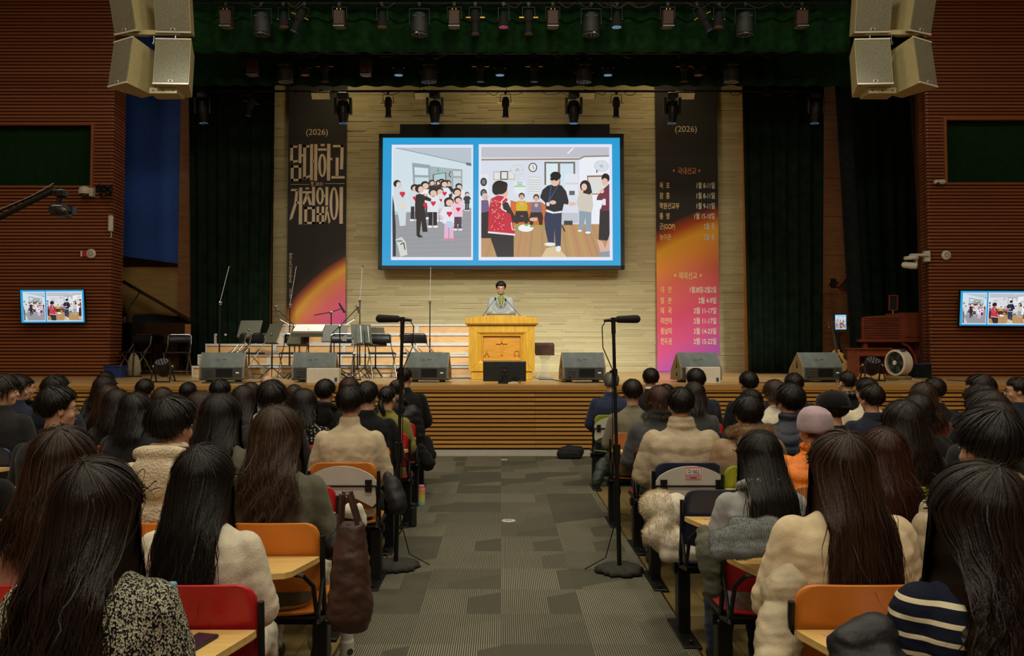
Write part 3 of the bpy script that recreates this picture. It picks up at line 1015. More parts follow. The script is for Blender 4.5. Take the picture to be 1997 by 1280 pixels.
def stroke_title():
    """the condensed title lettering, drawn stroke by stroke (crop pixels: 3.657 per photo pixel)"""
    m = MB()
    K = 3.657
    def pt(x, y): return bxy(530 + x / K, 250 + y / K)
    def bar(x0, y0, x1, y1):  # straight block
        a, b = pt(x0, y0), pt(x1, y1)
        m.prism([(a[0], b[1]), (b[0], b[1]), (b[0], a[1]), (a[0], a[1])], -.004, .004)
    def quad(*p): m.prism([pt(*q) for q in p], -.004, .004)
    def ring(cx, cy, rx, ry, w):
        n = 26
        V = []
        for i in range(n):
            an = 2 * PI * i / n
            for s_ in (1, 0):
                q = pt(cx + (rx - (0 if s_ else w)) * math.cos(an), cy + (ry - (0 if s_ else w * .8)) * math.sin(an))
                for yy in (-.004, .004): V.append((q[0], yy, q[1]))
        Fc = []
        for i in range(n):
            a, b = i * 4, ((i + 1) % n) * 4
            Fc += [(a, b, b + 2, a + 2), (a + 1, a + 3, b + 3, b + 1), (a, a + 1, b + 1, b), (a + 2, b + 2, b + 3, a + 3)]
        m.add(V, Fc)
    # 담
    bar(127, 120, 178, 136); bar(127, 120, 146, 245); quad((127, 230), (180, 222), (180, 238), (127, 246)); bar(187, 110, 207, 245); bar(207, 182, 219, 198)
    bar(131, 262, 150, 374); bar(187, 262, 206, 374); bar(131, 262, 206, 278); bar(131, 358, 206, 374)
    # 대
    bar(220, 118, 264, 134); bar(220, 118, 239, 362); quad((220, 348), (268, 330), (268, 346), (220, 364)); bar(270, 110, 288, 368); bar(299, 110, 319, 372); bar(285, 222, 302, 240)
    # 하
    bar(345, 108, 372, 124); bar(326, 140, 386, 157); ring(356, 262, 30, 84, 19); bar(391, 108, 412, 370); bar(412, 208, 427, 224)
    # 고
    bar(432, 116, 509, 132); quad((488, 116), (509, 116), (505, 290), (482, 290)); bar(452, 206, 472, 342); bar(421, 338, 516, 356)
    # middle rules
    bar(129, 396, 262, 399); bar(375, 391, 514, 394)
    # 거
    bar(132, 430, 183, 446); quad((164, 446), (184, 430), (176, 530), (142, 640), (122, 656), (128, 620), (156, 530)); bar(190, 420, 211, 684); bar(168, 520, 190, 537)
    # 침
    bar(236, 420, 262, 434); bar(216, 446, 278, 462); quad((240, 462), (258, 462), (240, 520), (222, 546), (216, 530)); quad((244, 478), (258, 470), (282, 540), (264, 548)); bar(283, 414, 303, 548)
    bar(228, 560, 247, 684); bar(283, 560, 303, 682); bar(228, 560, 303, 576); bar(228, 666, 303, 682)
    # 없
    ring(340, 480, 28, 62, 17); bar(379, 416, 398, 548); bar(365, 472, 381, 488)
    bar(316, 556, 332, 680); bar(352, 556, 368, 680); bar(316, 604, 368, 618); bar(316, 666, 368, 680); quad((382, 556), (398, 556), (384, 650), (370, 672)); quad((388, 580), (400, 590), (414, 664), (402, 680))
    # 이
    ring(440, 535, 32, 118, 19); bar(480, 416, 503, 680)
    return m


stroke_title().build('title_lettering', 'title_sand', BL)
x_, z_ = bxy(617, 262); text('(2026)', .19, 'title_sand', BL, (x_, -.004, z_))
x_, z_ = bxy(617, 361); text('행 28:31', .105, 'title_sand', BL, (x_, -.004, z_), sx=.8, off=.001)
x_, z_ = bxy(563, 493); text('Bold and Unhindered', .105, 'title_sand', BL, (x_, -.004, z_), align='LEFT', rot=(PI / 2, R(90), 0), sx=.72)
x_, z_ = bxy(563, 563); text('Acts 28:31', .085, 'title_sand', BL, (x_, -.004, z_), align='LEFT', rot=(PI / 2, R(90), 0), sx=.6)

BR, rw, rh, ra = banner(1282, 1404, 150, 727, 'banner_schedule', 'tall banner listing mission places and dates, dark top fading to orange and magenta')


def rxy(px, py):
    q = at(px, py, 17.6)
    return q.x - BR.location.x, q.z - BR.location.z


def rt(s, px, py, size, mat, align='LEFT', sx=.62, off=.002):
    x_, z_ = rxy(px, py)
    text(s, size, mat, BR, (x_, -.004, z_), align=align, sx=sx, off=off)


rt('(2026)', 1339, 256, .19, 'title_sand', 'CENTER', 1.0, 0)
for s, y, mt in (('국내선교', 338, 'orange_ink'), ('해외선교', 543, 'gold_ink')):
    rt(s, 1341 if y < 400 else 1343, y, .17, mt, 'CENTER', .66, .003)
    for px in (1315, 1365):
        x_, z_ = rxy(px + (3 if y > 400 else 0), y - 6)
        m = MB(); m.prism([(x_ - .024, z_), (x_, z_ - .042), (x_ + .024, z_), (x_, z_ + .042)], -.004, .004); m.build('diamond_mark', mt, BR)
for y, l, r_ in ((366, '목  포', '1월 8-11일'), (386, '장  흥', '1월 8-11일'), (406, '학원선교부', '1월 9-11일'), (426, '통  영', '1월 15-18일'), (446, '군(GOP)', '2월 중'), (467, '농어촌', '2월 중')):
    rt(l, 1287, y, .155, 'gold_ink'); rt(r_, 1396, y, .155, 'pale_ink', 'RIGHT')
for y, l, r_ in ((570, '대   만', '1월28일-2월2일'), (591, '일   본', '2월 4-9일'), (611, '태   국', '2월 11-17일'), (631, '미얀마', '2월 11-17일'), (651, '중남미', '2월 14-23일'), (671, '힌두권', '2월 15-22일')):
    rt(l, 1289, y, .155, 'gold_ink', sx=.6); rt(r_, 1399, y, .155, 'pale_ink', 'RIGHT', .6 if y < 580 else .66)


# ------------------------------------------------------------ lectern, man, risers
def lectern():
    Y0 = 13.62
    a, b = at(914, 741, Y0), at(1043, 741, Y0)
    w = b.x - a.x
    cx = (a.x + b.x) / 2
    top = at(978, 615, Y0).z - ST
    t = thing('lectern', 'wide golden wooden lectern carved with a cross, alpha and omega', 'lectern', (cx, Y0 + .35, ST))
    hb = .145
    m = MB(); m.box((0, 0, hb / 2), (w * .93, .66, hb), bev=.008); m.build('plinth', 'podium_wood', t)
    m = MB()
    H = top - .16
    x2 = w / 2
    fy = -.35
    # body with a deep bevelled front frame
    m.box((0, .03, (hb + H) / 2), (w - .02, .62, H - hb))
    px, pz0, pz1 = w * .285, hb + .20, H - .19
    q = [(-x2, hb), (x2, hb), (x2, H), (-x2, H)]
    p = [(-px, pz0), (px, pz0), (px, pz1), (-px, pz1)]
    V = [(x, fy, z) for x, z in q] + [(x, fy, z) for x, z in ((-px - .10, pz0 - .06), (px + .10, pz0 - .06), (px + .10, pz1 + .06), (-px - .10, pz1 + .06))] + [(x, fy + .045, z) for x, z in p] + [(x, fy + .08, z) for x, z in q]
    Fc = []
    for i in range(4):
        j = (i + 1) % 4
        Fc += [(i, j, 4 + j, 4 + i), (4 + i, 4 + j, 8 + j, 8 + i), (i, 12 + i, 12 + j, j)]
    m.add(V, Fc)
    m.build('body', 'podium_wood', t)
    m = MB(); m.box((0, fy + .05, (pz0 + pz1) / 2), (px * 2, .012, pz1 - pz0)); m.build('front_panel', 'podium_trim', t)
    m = MB()
    m.box((0, fy + .03, pz1 + .01), (px * 2 + .04, .04, .02)); m.box((0, fy + .03, pz0 - .01), (px * 2 + .04, .04, .02))
    for s in (-1, 1): m.box((s * (px + .01), fy + .03, (pz0 + pz1) / 2), (.02, .04, pz1 - pz0))
    for s in (-1, 1):
        for zc in (hb, H):
            zi = pz0 - .06 if zc == hb else pz1 + .06
            m.tube([(s * x2 * .995, fy - .001, zc), (s * (px + .10), fy - .001, zi)], .003, 4)
    m.build('panel_molding', 'podium_trim', t)
    m = MB(); m.box((-.0, fy + .038, (pz0 + pz1) / 2 + .02), (.03, .022, .30), bev=.004); m.box((0, fy + .038, (pz0 + pz1) / 2 + .075), (.19, .022, .03), bev=.004); m.build('carved_cross', 'podium_trim', t)
    m = MB()
    ax, az = -.255, pz0 + .055
    m.tube([(ax - .035, fy + .04, az), (ax, fy + .04, az + .085), (ax + .035, fy + .04, az)], .007, 5); m.tube([(ax - .022, fy + .04, az + .03), (ax + .022, fy + .04, az + .03)], .005, 5)
    for s in (-1, 1): m.tube([(ax + s * .05, fy + .04, az - .006), (ax + s * .02, fy + .04, az - .006)], .006, 5)
    m.build('alpha_carving', 'carving', t)
    m = MB(); ox = .255
    m.tube([(ox - .05, fy + .04, az), (ox - .02, fy + .04, az), (ox - .042, fy + .04, az + .045), (ox - .025, fy + .04, az + .082), (ox, fy + .04, az + .092), (ox + .025, fy + .04, az + .082), (ox + .042, fy + .04, az + .045), (ox + .02, fy + .04, az), (ox + .05, fy + .04, az)], .007, 5)
    m.build('omega_carving', 'carving', t)
    m = MB(); wt = w / 2 + .055
    m.prism([(-wt, H + .02), (wt, H + .02), (wt, top - .05), (wt * .6, top - .015), (wt * .3, top), (-wt * .3, top), (-wt * .6, top - .015), (-wt, top - .05)], fy - .05, .40, 'y')
    m.box((0, .02, H + .01), (wt * 2 + .02, .82, .022), bev=.005); m.box((0, .02, H - .012), (w + .05, .76, .024), bev=.005)
    m.build('desk_top', 'podium_wood', t)
    return t, cx, Y0 + .35, top


LEC, lcx, lcy, ltop = lectern()
# gooseneck microphones and tablet on the lectern
for s, px, tip in ((-1, 942, (966, 583)), (1, 1014, (986, 585))):
    Yg = lcy - .1
    base = at(px, 612, Yg); base.z = ST + ltop - .03
    tp = at(tip[0], tip[1], Yg + .05)
    t = thing('gooseneck_microphone', 'thin gooseneck microphone on the lectern, ' + ('before his right arm' if s < 0 else 'before his left arm'), 'microphone', base)
    m = MB(); m.lathe([(.03, 0), (.03, .02), (.012, .04)], n=12); m.build('base', 'black_metal', t)
    d = tp - base
    m = MB(); m.tube([(0, 0, .03), tuple(d * .35 + Vector((0, 0, .02))), tuple(d * .7 + Vector((0, 0, .015))), tuple(d)], .0045, 6); m.build('stem', 'black_metal', t)
    m = MB(); m.ell(tuple(d), (.017, .017, .03)); m.build('capsule', 'soft_black', t, True)
t = thing('tablet_computer', 'black tablet standing on top of the lectern before the speaker', 'tablet', (lcx + at(982, 600, lcy).x - lcx, lcy - .05, ST + ltop))
m = MB(); m.box((0, 0, .018), (.34, .03, .036), rot=Matrix.Rotation(R(-10), 3, 'X')); m.build('housing', 'black_plastic', t)
m = MB(); m.box((0, .05, .006), (.28, .16, .012)); m.build('stand', 'black_metal', t)

# choir risers: five tiers with aluminium nosings
TY = [14.95 + i * .46 for i in range(5)]
tx0 = [372, 385, 401, 416, 432]
tiers = []
for i, Y in enumerate(TY):
    z0 = ST + i * .205
    z1 = ST + (i + 1) * .205
    xa = at((374, 385, 400, 417, 432)[i], 700, Y).x
    xb = at(916, 700, Y).x + .25
    t = thing('choir_riser', ('lowest', 'second', 'middle', 'fourth', 'highest')[i] + ' step of the pale wood choir risers beside the lectern', 'riser', ((xa + xb) / 2, Y, ST), group=None)
    w = xb - xa
    if i == 4:
        pass
    nseg = 4
    deck = MB(); deck.box((0, .245, z1 - ST - .03), (w, .45, .03)); deck.build('deck', 'riser_wood', t)
    fp = MB(); tr = MB()
    for k in range(nseg):
        c0 = -w / 2 + w * k / nseg
        fp.box((c0 + w / nseg / 2, .03, i * .205 + .095), (w / nseg - .05, .015, .15))
        tr.box((c0 + w / nseg / 2, .02, (i + 1) * .205 - .022), (w / nseg - .004, .045, .040))
        tr.box((c0 + w / nseg / 2, .025, i * .205 + .012), (w / nseg - .004, .03, .024))
        for s in (.018, w / nseg - .018): tr.box((c0 + s, .022, i * .205 + .1), (.034, .036, .19))
    fp.build('front_panel', 'riser_wood', t); tr.build('metal_edge', 'aluminium', t)
    lg = MB()
    for k in range(5):
        for yy in (.08, .42): lg.box((-w / 2 + .05 + (w - .1) * k / 4, yy, (i + 1) * .1025 - .02), (.03, .03, (i + 1) * .205 - .05))
    lg.build('support_frame', 'aluminium', t)
a, b = at(525, 652, 17.3), at(878, 652, 17.3)
m = MB(); z = at(700, 632, 17.3).z; m.prism([(a.x, ST), (b.x + .03, ST), (b.x - .02, z), (a.x, z)], 17.3, 17.5); tag(m.build('orange_bench_back', 'bench_orange_wood'), 'long low orange wood panel behind the top riser', 'panel')
# ------------------------------------------------------------ stage monitors
def monitor(loc, rz, label, mirror=1):
    t = thing('stage_monitor', label, 'monitor speaker', loc, rz)
    w = .66
    # profile in y,z: near side is the back panel
    pr = [(-.20, .03), (-.235, .06), (-.235, .24), (-.06, .47), (.20, .20), (.24, .03)]
    m = MB(); m.prism([(y, z) for y, z in pr], -w / 2, w / 2, 'x'); 
    m.build('cabinet', 'speaker_gray', t)
    for s in (-1, 1):
        m = MB(); m.prism([(y * 1.0, z) for y, z in pr], s * w / 2 - (.0 if s > 0 else .012), s * w / 2 + (.012 if s > 0 else 0), 'x')
        q = m.build('side_panel', 'speaker_side', t)
        m = MB(); x = s * (w / 2 + .0125)
        m.prism([(-.09, .22), (-.02, .22), (-.055, .36)], x - .001, x + .001, 'x'); m.lathe([(.035, 0), (.035, .002)], (x, -.06, .12), 14, rot=Matrix.Rotation(PI / 2, 3, 'Y')); m.build('handle_recess', 'soft_black', t)
    m = MB(); m.box((0, -.237, .15), (w - .05, .006, .155)); m.build('rear_panel', 'speaker_dark', t)
    m = MB()
    for k in range(11): m.box((.04, -.243, .09 + k * .012), (.25, .008, .004))
    m.build('heat_sink', 'black_metal', t)
    m = MB(); r = random.Random(4)
    for k in range(12): m.lathe([(.010, 0), (.010, .012)], (-.25 + (k % 4) * .033, -.241, .10 + (k // 4) * .038), 8, rot=Matrix.Rotation(PI / 2, 3, 'X'))
    m.build('connectors', 'chrome', t)
    m = MB(); m.box((-.235, -.247, .115), (.022, .012, .018)); m.build('blue_plug', 'barn_blue', t)
    m = MB(); m.box((.24, -.242, .15), (.05, .008, .022)); m.build('power_socket', 'white_plastic', t)
    m = MB(); m.tube([(-.24, -.25, .10), (-.235, -.30, .06), (-.20, -.32, .01), (-.05, -.33, .008), (.2, -.30, .008)], .006, 6); m.build('cable', 'black_plastic', t)
    m = MB(); mm = Matrix.Translation((0, -.15, .355)) @ Matrix.Rotation(math.atan2(.23, .175), 4, 'X')
    for x, wd, y in ((-.06, .035, .006), (.03, .08, .012), (.03, .07, -.006), (-.06, .06, -.012)): 
        V = [(x - wd / 2, y - .003, .002), (x + wd / 2, y - .003, .002), (x + wd / 2, y + .003, .002), (x - wd / 2, y + .003, .002)]
        m.add([tuple(mm @ Vector(v)) for v in V], [(0, 1, 2, 3)])
    m.build('faded_badge', 'speaker_dark', t)
    m = MB()
    for s in (-1, 1): m.box((s * .22, 0, .015), (.05, .36, .03))
    m.build('feet', 'soft_black', t)
    return t


for px, rz, lb in ((433, 0, 'grey wedge stage monitor beside the floor lamp and riser steps'), (613, 0, 'grey wedge stage monitor behind the pale box, under the music stands'), (835, 0, 'grey wedge stage monitor between risers and lectern'),
                   (1136, 0, 'grey wedge stage monitor to the lectern side of the schedule banner'), (1360, 0, 'grey wedge stage monitor in front of the schedule banner'), (1595, 0, 'grey wedge stage monitor below the guitar')):
    q = at(px, 745, 12.85)
    monitor((q.x, 12.85 + .1, ST), R({433: 9, 613: 4, 835: -3, 1136: 4, 1360: 8, 1595: 8}[px]), lb)
for px, py, w, h, lb in ((630, 738, .50, .235, 'low pale grey box standing in front of a stage monitor'), (1373, 740, .50, .25, 'cream equipment box before the monitor at the schedule banner')):
    q = at(px, py, 12.35)
    t = thing('equipment_box', lb, 'box', (q.x, 12.4, ST)); m = MB(); m.box((0, 0, h / 2), (w, .14, h), bev=.008); m.build('casing', 'mdf_white', t)
    m = MB(); m.box((w / 2 - .05, -.073, .06), (.04, .006, .06)); m.build('switch_plate', 'barn_blue', t)
# screen facing the speaker, seen from behind
t = thing('confidence_monitor', 'flat television seen from behind at the stage edge before the lectern', 'television', (at(984, 748, 12.35).x, 12.38, ST))
w, h = .66, .315
m = MB(); m.box((0, 0, .03 + h / 2), (w, .035, h), bev=.006); m.build('back_cover', 'black_plastic', t)
m = MB(); m.box((0, -.001, .03 + h - .008), (w - .01, .04, .008)); m.build('top_edge', 'board_gray', t)
m = MB(); m.box((0, -.03, .17), (.09, .025, .17)); m.box((0, -.04, .06), (.06, .03, .12)); m.box((0, -.03, .015), (.2, .16, .03)); m.build('mount', 'black_metal', t)
m = MB(); [m.lathe([(.008, 0), (.008, .01)], (sx * .035, -.045, .17 + sz * .035), 8, rot=Matrix.Rotation(PI / 2, 3, 'X')) for sx in (-1, 1) for sz in (-1, 1)]; m.box((0, -.045, .205), (.03, .01, .02)); m.build('screws', 'chrome', t)
m = MB(); r = random.Random(5)
for k in range(6):
    x = r.uniform(-.05, .2)
    m.tube([(x, -.03, .07), (x + .03, -.06, .10), (x + .08, -.08, .05), (x + r.uniform(-.05, .1), -.10, .008)], .005, 5)
m.build('cables', 'black_plastic', t)
text('LG', .035, 'ink', t, (.0, -.0185, .275), name='logo')
t = thing('power_strip', 'white power strip among cables behind the television', 'power strip', (at(1000, 750, 12.2).x, 12.2, ST)); m = MB(); m.box((0, 0, .014), (.14, .05, .028), bev=.004); m.build('casing', 'white_plastic', t); m = MB(); [m.lathe([(.012, 0), (.012, .003)], (-.04 + k * .04, 0, .027), 8) for k in range(3)]; m.build('sockets', 'black_plastic', t)

# clear stand with brown top beside the lectern
q = at(1062, 738, 14.2)
t = thing('acrylic_lectern', 'small clear acrylic lectern with a brown top beside the wooden one', 'lectern', (q.x, 14.2, ST))
m = MB(); m.box((0, 0, .52), (.33, .30, .18), rot=Matrix.Rotation(R(8), 3, 'X')); m.build('top', 'leather_brown', t)
m = MB(); m.prism([(-.13, .02), (.13, .02), (.07, .12), (.05, .3), (.12, .43), (-.12, .43), (-.05, .3), (-.07, .12)], -.06, .06); m.box((0, 0, .01), (.3, .26, .02)); m.build('column', 'acrylic', t)

# speaker at stage: cables on the floor
for pts, lb in (((( 880, 739), (912, 738), (930, 740)), 'black cable end on the stage floor beside the lectern foot'), (((1050, 741), (1075, 741), (1098, 744), (1125, 747), (1180, 747)), 'black cables lying on the stage edge beside a monitor'), (((395, 748), (430, 747), (480, 748), (520, 744)), 'black cable on the stage edge by the riser steps'), (((1450, 748), (1500, 747), (1560, 748)), 'black cable on the stage edge below the wide curtain'), (((1845, 742), (1880, 744), (1930, 743)), 'dark cable lying along the stage below the slatted wall')):
    m = MB()
    P_ = []
    for px, py in pts:
        q = at(px, py, 12.9); d = (CAMZ - ST) / max((py - HZ) / F, .02); x = (px - CX) / F * d
        P_.append((x, min(max(d, 12.15), 14.4), ST + .006))
    m.tube(P_, .007, 6); tag(m.build('cable', 'black_plastic'), lb, 'cable')


# ------------------------------------------------------------ music stands, microphones, folding chairs
def music_stand(px, pyt, pyb, Y, yaw, tilt, label, w=.50, h=.34, paper=False):
    q = at(px, pyb, Y)
    t = thing('music_stand', label, 'music stand', (q.x, Y, ST), R(yaw))
    H = at(px, pyt, Y).z - ST
    m = MB(); m.tube([(0, 0, .16), (0, 0, H)], .010, 8); m.tube([(0, 0, .16), (0, 0, H * .55)], .014, 8)
    for k in range(3):
        a = 2 * PI * k / 3 + .5
        m.tube([(0, 0, .20), (.24 * math.cos(a), .24 * math.sin(a), .012)], .008, 6)
    m.build('stand', 'black_metal', t)
    rot = Matrix.Rotation(R(tilt), 3, 'X')
    m = MB(); m.box((0, 0, 0), (w, .008, h), rot=rot, bev=.003)
    lip = rot @ Vector((0, .035, -h / 2)); m.box(lip, (w, .07, .008), rot=rot)
    o = m.build('desk', 'stand_gray', t); o.location = (0, .02, H)
    m = MB(); m.ell((0, -.015, H - .02), (.022, .02, .022)); m.build('clamp', 'chrome', t, True)
    if paper:
        m = MB(); m.box((0, .03, .02), (w * .95, .01, h * .85), rot=rot, mi=0); o = m.build('sheet_music', 'paper', t); o.location = (0, .02, H)
    return t


music_stand(485, 641, 740, 15.0, -12, -26, 'black music stand tilted flat, before the highest left risers', .45, .34)
music_stand(530, 650, 740, 14.2, -42, -24, 'black music stand turned aside beside the folding chairs', .42, .36)
music_stand(583, 652, 742, 13.9, -30, -28, 'black music stand partly behind the open sheet music', .48, .38)
music_stand(601, 642, 740, 13.6, 2, -66, 'music stand with open white sheet music on it', .52, .34, True)
music_stand(651, 650, 742, 14.4, 0, -12, 'upright black music stand before the third folding chair', .46, .30)
music_stand(697, 652, 742, 13.8, 24, -16, 'black music stand with dark folders, first of the crowded pair', .22, .36)
music_stand(712, 652, 742, 14.1, 30, -16, 'black music stand with dark folders, second of the crowded pair', .24, .36)
music_stand(732, 656, 742, 14.4, 38, -20, 'black music stand closest to the fourth folding chair', .42, .34)
for px, Y, yw in ((700, 13.72, 24), (715, 14.02, 30)):
    q = at(px, 652, Y); t = thing('folder', 'dark grey folder leaning on ' + ('the first' if px == 700 else 'the second') + ' crowded music stand', 'folder', (q.x, Y, q.z - .16), R(yw)); m = MB(); m.box((0, 0, .16), (.09, .03, .32), rot=Matrix.Rotation(R(-16), 3, 'X')); m.build('cover', 'speaker_gray', t); m = MB(); m.box((.03, 0, .16), (.012, .034, .30), rot=Matrix.Rotation(R(-16), 3, 'X')); m.build('spine', 'aluminium', t)


def mic_stand(px, pyt, Y, tip, label, kind='wand', boom=None):
    q = at(px, 742, Y); H = at(px, pyt, Y).z - ST
    t = thing('microphone_stand', label, 'microphone stand', (q.x, Y, ST))
    m = MB(); m.tube([(0, 0, .02), (0, 0, H)], .010, 8); m.tube([(0, 0, .1), (0, 0, H * .5)], .014, 8); m.build('pole', 'black_metal', t)
    m = MB()
    if kind == 'wand': m.lathe([(.13, 0), (.13, .015), (.02, .03)], n=20)
    else:
        for k in range(3): m.tube([(0, 0, .16), (.28 * math.cos(k * 2.09 + .4), .28 * math.sin(k * 2.09 + .4), .012)], .010, 6)
    m.build('base', 'black_metal', t)
    m = MB(); m.lathe([(.02, H - .05), (.024, H - .03), (.024, H), (.015, H + .02)], n=10); m.ell((.02, 0, H), (.025, .012, .012)); m.build('clutch', 'chrome', t)
    o = at(tip[0], tip[1], Y); d = (o.x - q.x, 0, o.z - ST)
    if kind == 'wand':
        m = MB(); m.tube([(0, 0, H), d], .004, 6); m.build('wand', 'aluminium', t)
        m = MB(); m.cap(d, (d[0] + .012, 0, d[2] - .02), .010, .008, 8); m.build('microphone', 'soft_black', t)
    else:
        e = at(boom[0], boom[1], Y)
        m = MB(); m.tube([(e.x - q.x, .02, e.z - ST), (0, 0, H), d], .008, 6); m.build('boom', 'black_metal', t)
        m = MB()
        if kind == 'shock':
            m.cap((d[0], 0, d[2] + .03), (d[0] + .03, 0, d[2] - .07), .028, .024, 10)
            for k in (-.03, .02): m.tube([(d[0] + .055 * math.cos(a), .055 * math.sin(a), d[2] + k) for a in np.linspace(0, 2 * PI, 14)], .004, 5)
            m.tube([(d[0], 0, d[2] - .08), (d[0] * .8, .05, d[2] - .2), (d[0] * .3, .03, H + .02)], .004, 5)
            m.build('microphone', 'chrome', t)
        else:
            m.cap((d[0] - .05, 0, d[2] + .09), (d[0] + .04, 0, d[2] - .06), .016, .022, 10); m.build('microphone', 'soft_black', t)
    return t


mic_stand(427, 590, 14.3, (447, 519), 'tall thin microphone stand before the black curtain')
mic_stand(564, 595, 15.4, (578, 519), 'tall thin microphone stand before the arc banner')
mic_stand(701, 585, 15.4, (707, 519), 'tall thin microphone stand beside the arc banner edge')
mic_stand(838, 588, 15.6, (840, 519), 'tall thin microphone stand nearest the lectern')
mic_stand(574, 636, 14.0, (538, 601), 'boom stand with silver microphone beside the arc banner', 'shock', (586, 652))
mic_stand(662, 636, 14.0, (697, 601), 'boom stand with silver microphone leaning towards the stone wall', 'shock', (646, 652))
mic_stand(645, 609, 14.6, (667, 602), 'boom stand with black microphone before the arc banner', 'dyn', (612, 615))
mic_stand(690, 690, 13.5, (688, 660), 'short heavy tripod stand beneath the crowded music stands', 'wand')


def folding_chair():
    t = thing('folding_chair', '', 'folding chair', (0, 0, 0))
    w = .21
    for s in (-1, 1):
        m = MB(); m.tube([(s * w, -.20, .76), (s * w, -.17, .60), (s * w, .02, .36), (s * w, .26, .012)], .011, 8); m.build('leg', 'chrome', t)
        m = MB(); m.tube([(s * (w + .02), .10, .44), (s * (w + .02), -.05, .28), (s * (w + .02), -.24, .012)], .011, 8); m.build('leg', 'chrome', t)
        m = MB(); m.tube([(s * w, -.12, .54), (s * w, .02, .44)], .006, 6); m.build('hinge_strut', 'chrome', t)
    m = MB(); m.tube([(-w, .2, .1), (w, .2, .1)], .008, 6); m.tube([(-w, -.20, .08), (w, -.20, .08)], .008, 6); m.tube([(-w, -.205, .76), (-w * .8, -.21, .79), (w * .8, -.21, .79), (w, -.205, .76)], .011, 8); m.build('crossbar', 'chrome', t)
    m = MB(); m.box((0, .0, .445), (.40, .40, .03), bev=.012); m.build('seat', 'black_plastic', t)
    m = MB()
    g = []
    for i in range(13):
        u = -1 + 2 * i / 12
        g.append((u * .205, -.185 - .02 * (1 - u * u)))
    V = []
    for z, yy in ((.62, .02), (.70, .0), (.775, -.012)):
        for x, y in g: V += [(x, y + yy - .008, z), (x, y + yy + .008, z)]
    k = 26
    Fc = []
    for r_ in range(2):
        for i in range(12):
            a = r_ * k + i * 2
            Fc += [(a, a + 2, a + 2 + k, a + k), (a + 1, a + 1 + k, a + 3 + k, a + 3)]
    for i in range(12):
        a = i * 2; Fc.append((a, a + 1, a + 3, a + 2)); a += 2 * k; Fc.append((a, a + 2, a + 3, a + 1))
    for r_ in range(2):
        a = r_ * k; Fc.append((a, a + k, a + k + 1, a + 1)); a += 24; Fc.append((a, a + 1, a + k + 1, a + k))
    m.add(V, Fc); m.build('backrest', 'black_plastic', t, True)
    return t


fc = folding_chair()
FCH = [(450, 13.9, -60, 'black folding chair standing sideways beside the tall thin microphone stand'), (466, 14.4, -75, 'black folding chair half hidden behind the outer sideways one'), (484, 13.8, -42, 'black folding chair turned towards the lectern, beside a turned music stand'), (572, 14.2, 0, 'black folding chair facing out, behind the open sheet music'), (665, 14.2, 3, 'black folding chair behind the upright music stand'), (744, 14.2, 22, 'black folding chair beside the crowded music stands'), (812, 14.1, 62, 'black folding chair sideways above the monitor near the lectern'), (832, 14.4, 55, 'black folding chair nearest the lectern'), (345, 15.35, 10, 'chrome chair under the grand piano, below its body'), (262, 15.35, -20, 'chrome stool like chair under the piano, at the slatted wall')]
for i, (px, Y, yw, lb) in enumerate(FCH):
    q = at(px, 740, Y)
    rz = R(yw) + PI
    if i == 0:
        fc.location = (q.x, Y, ST); fc.rotation_euler = (0, 0, rz); fc['label'] = lb
    else:
        copy_tree(fc, (q.x, Y, ST), rz, lb)

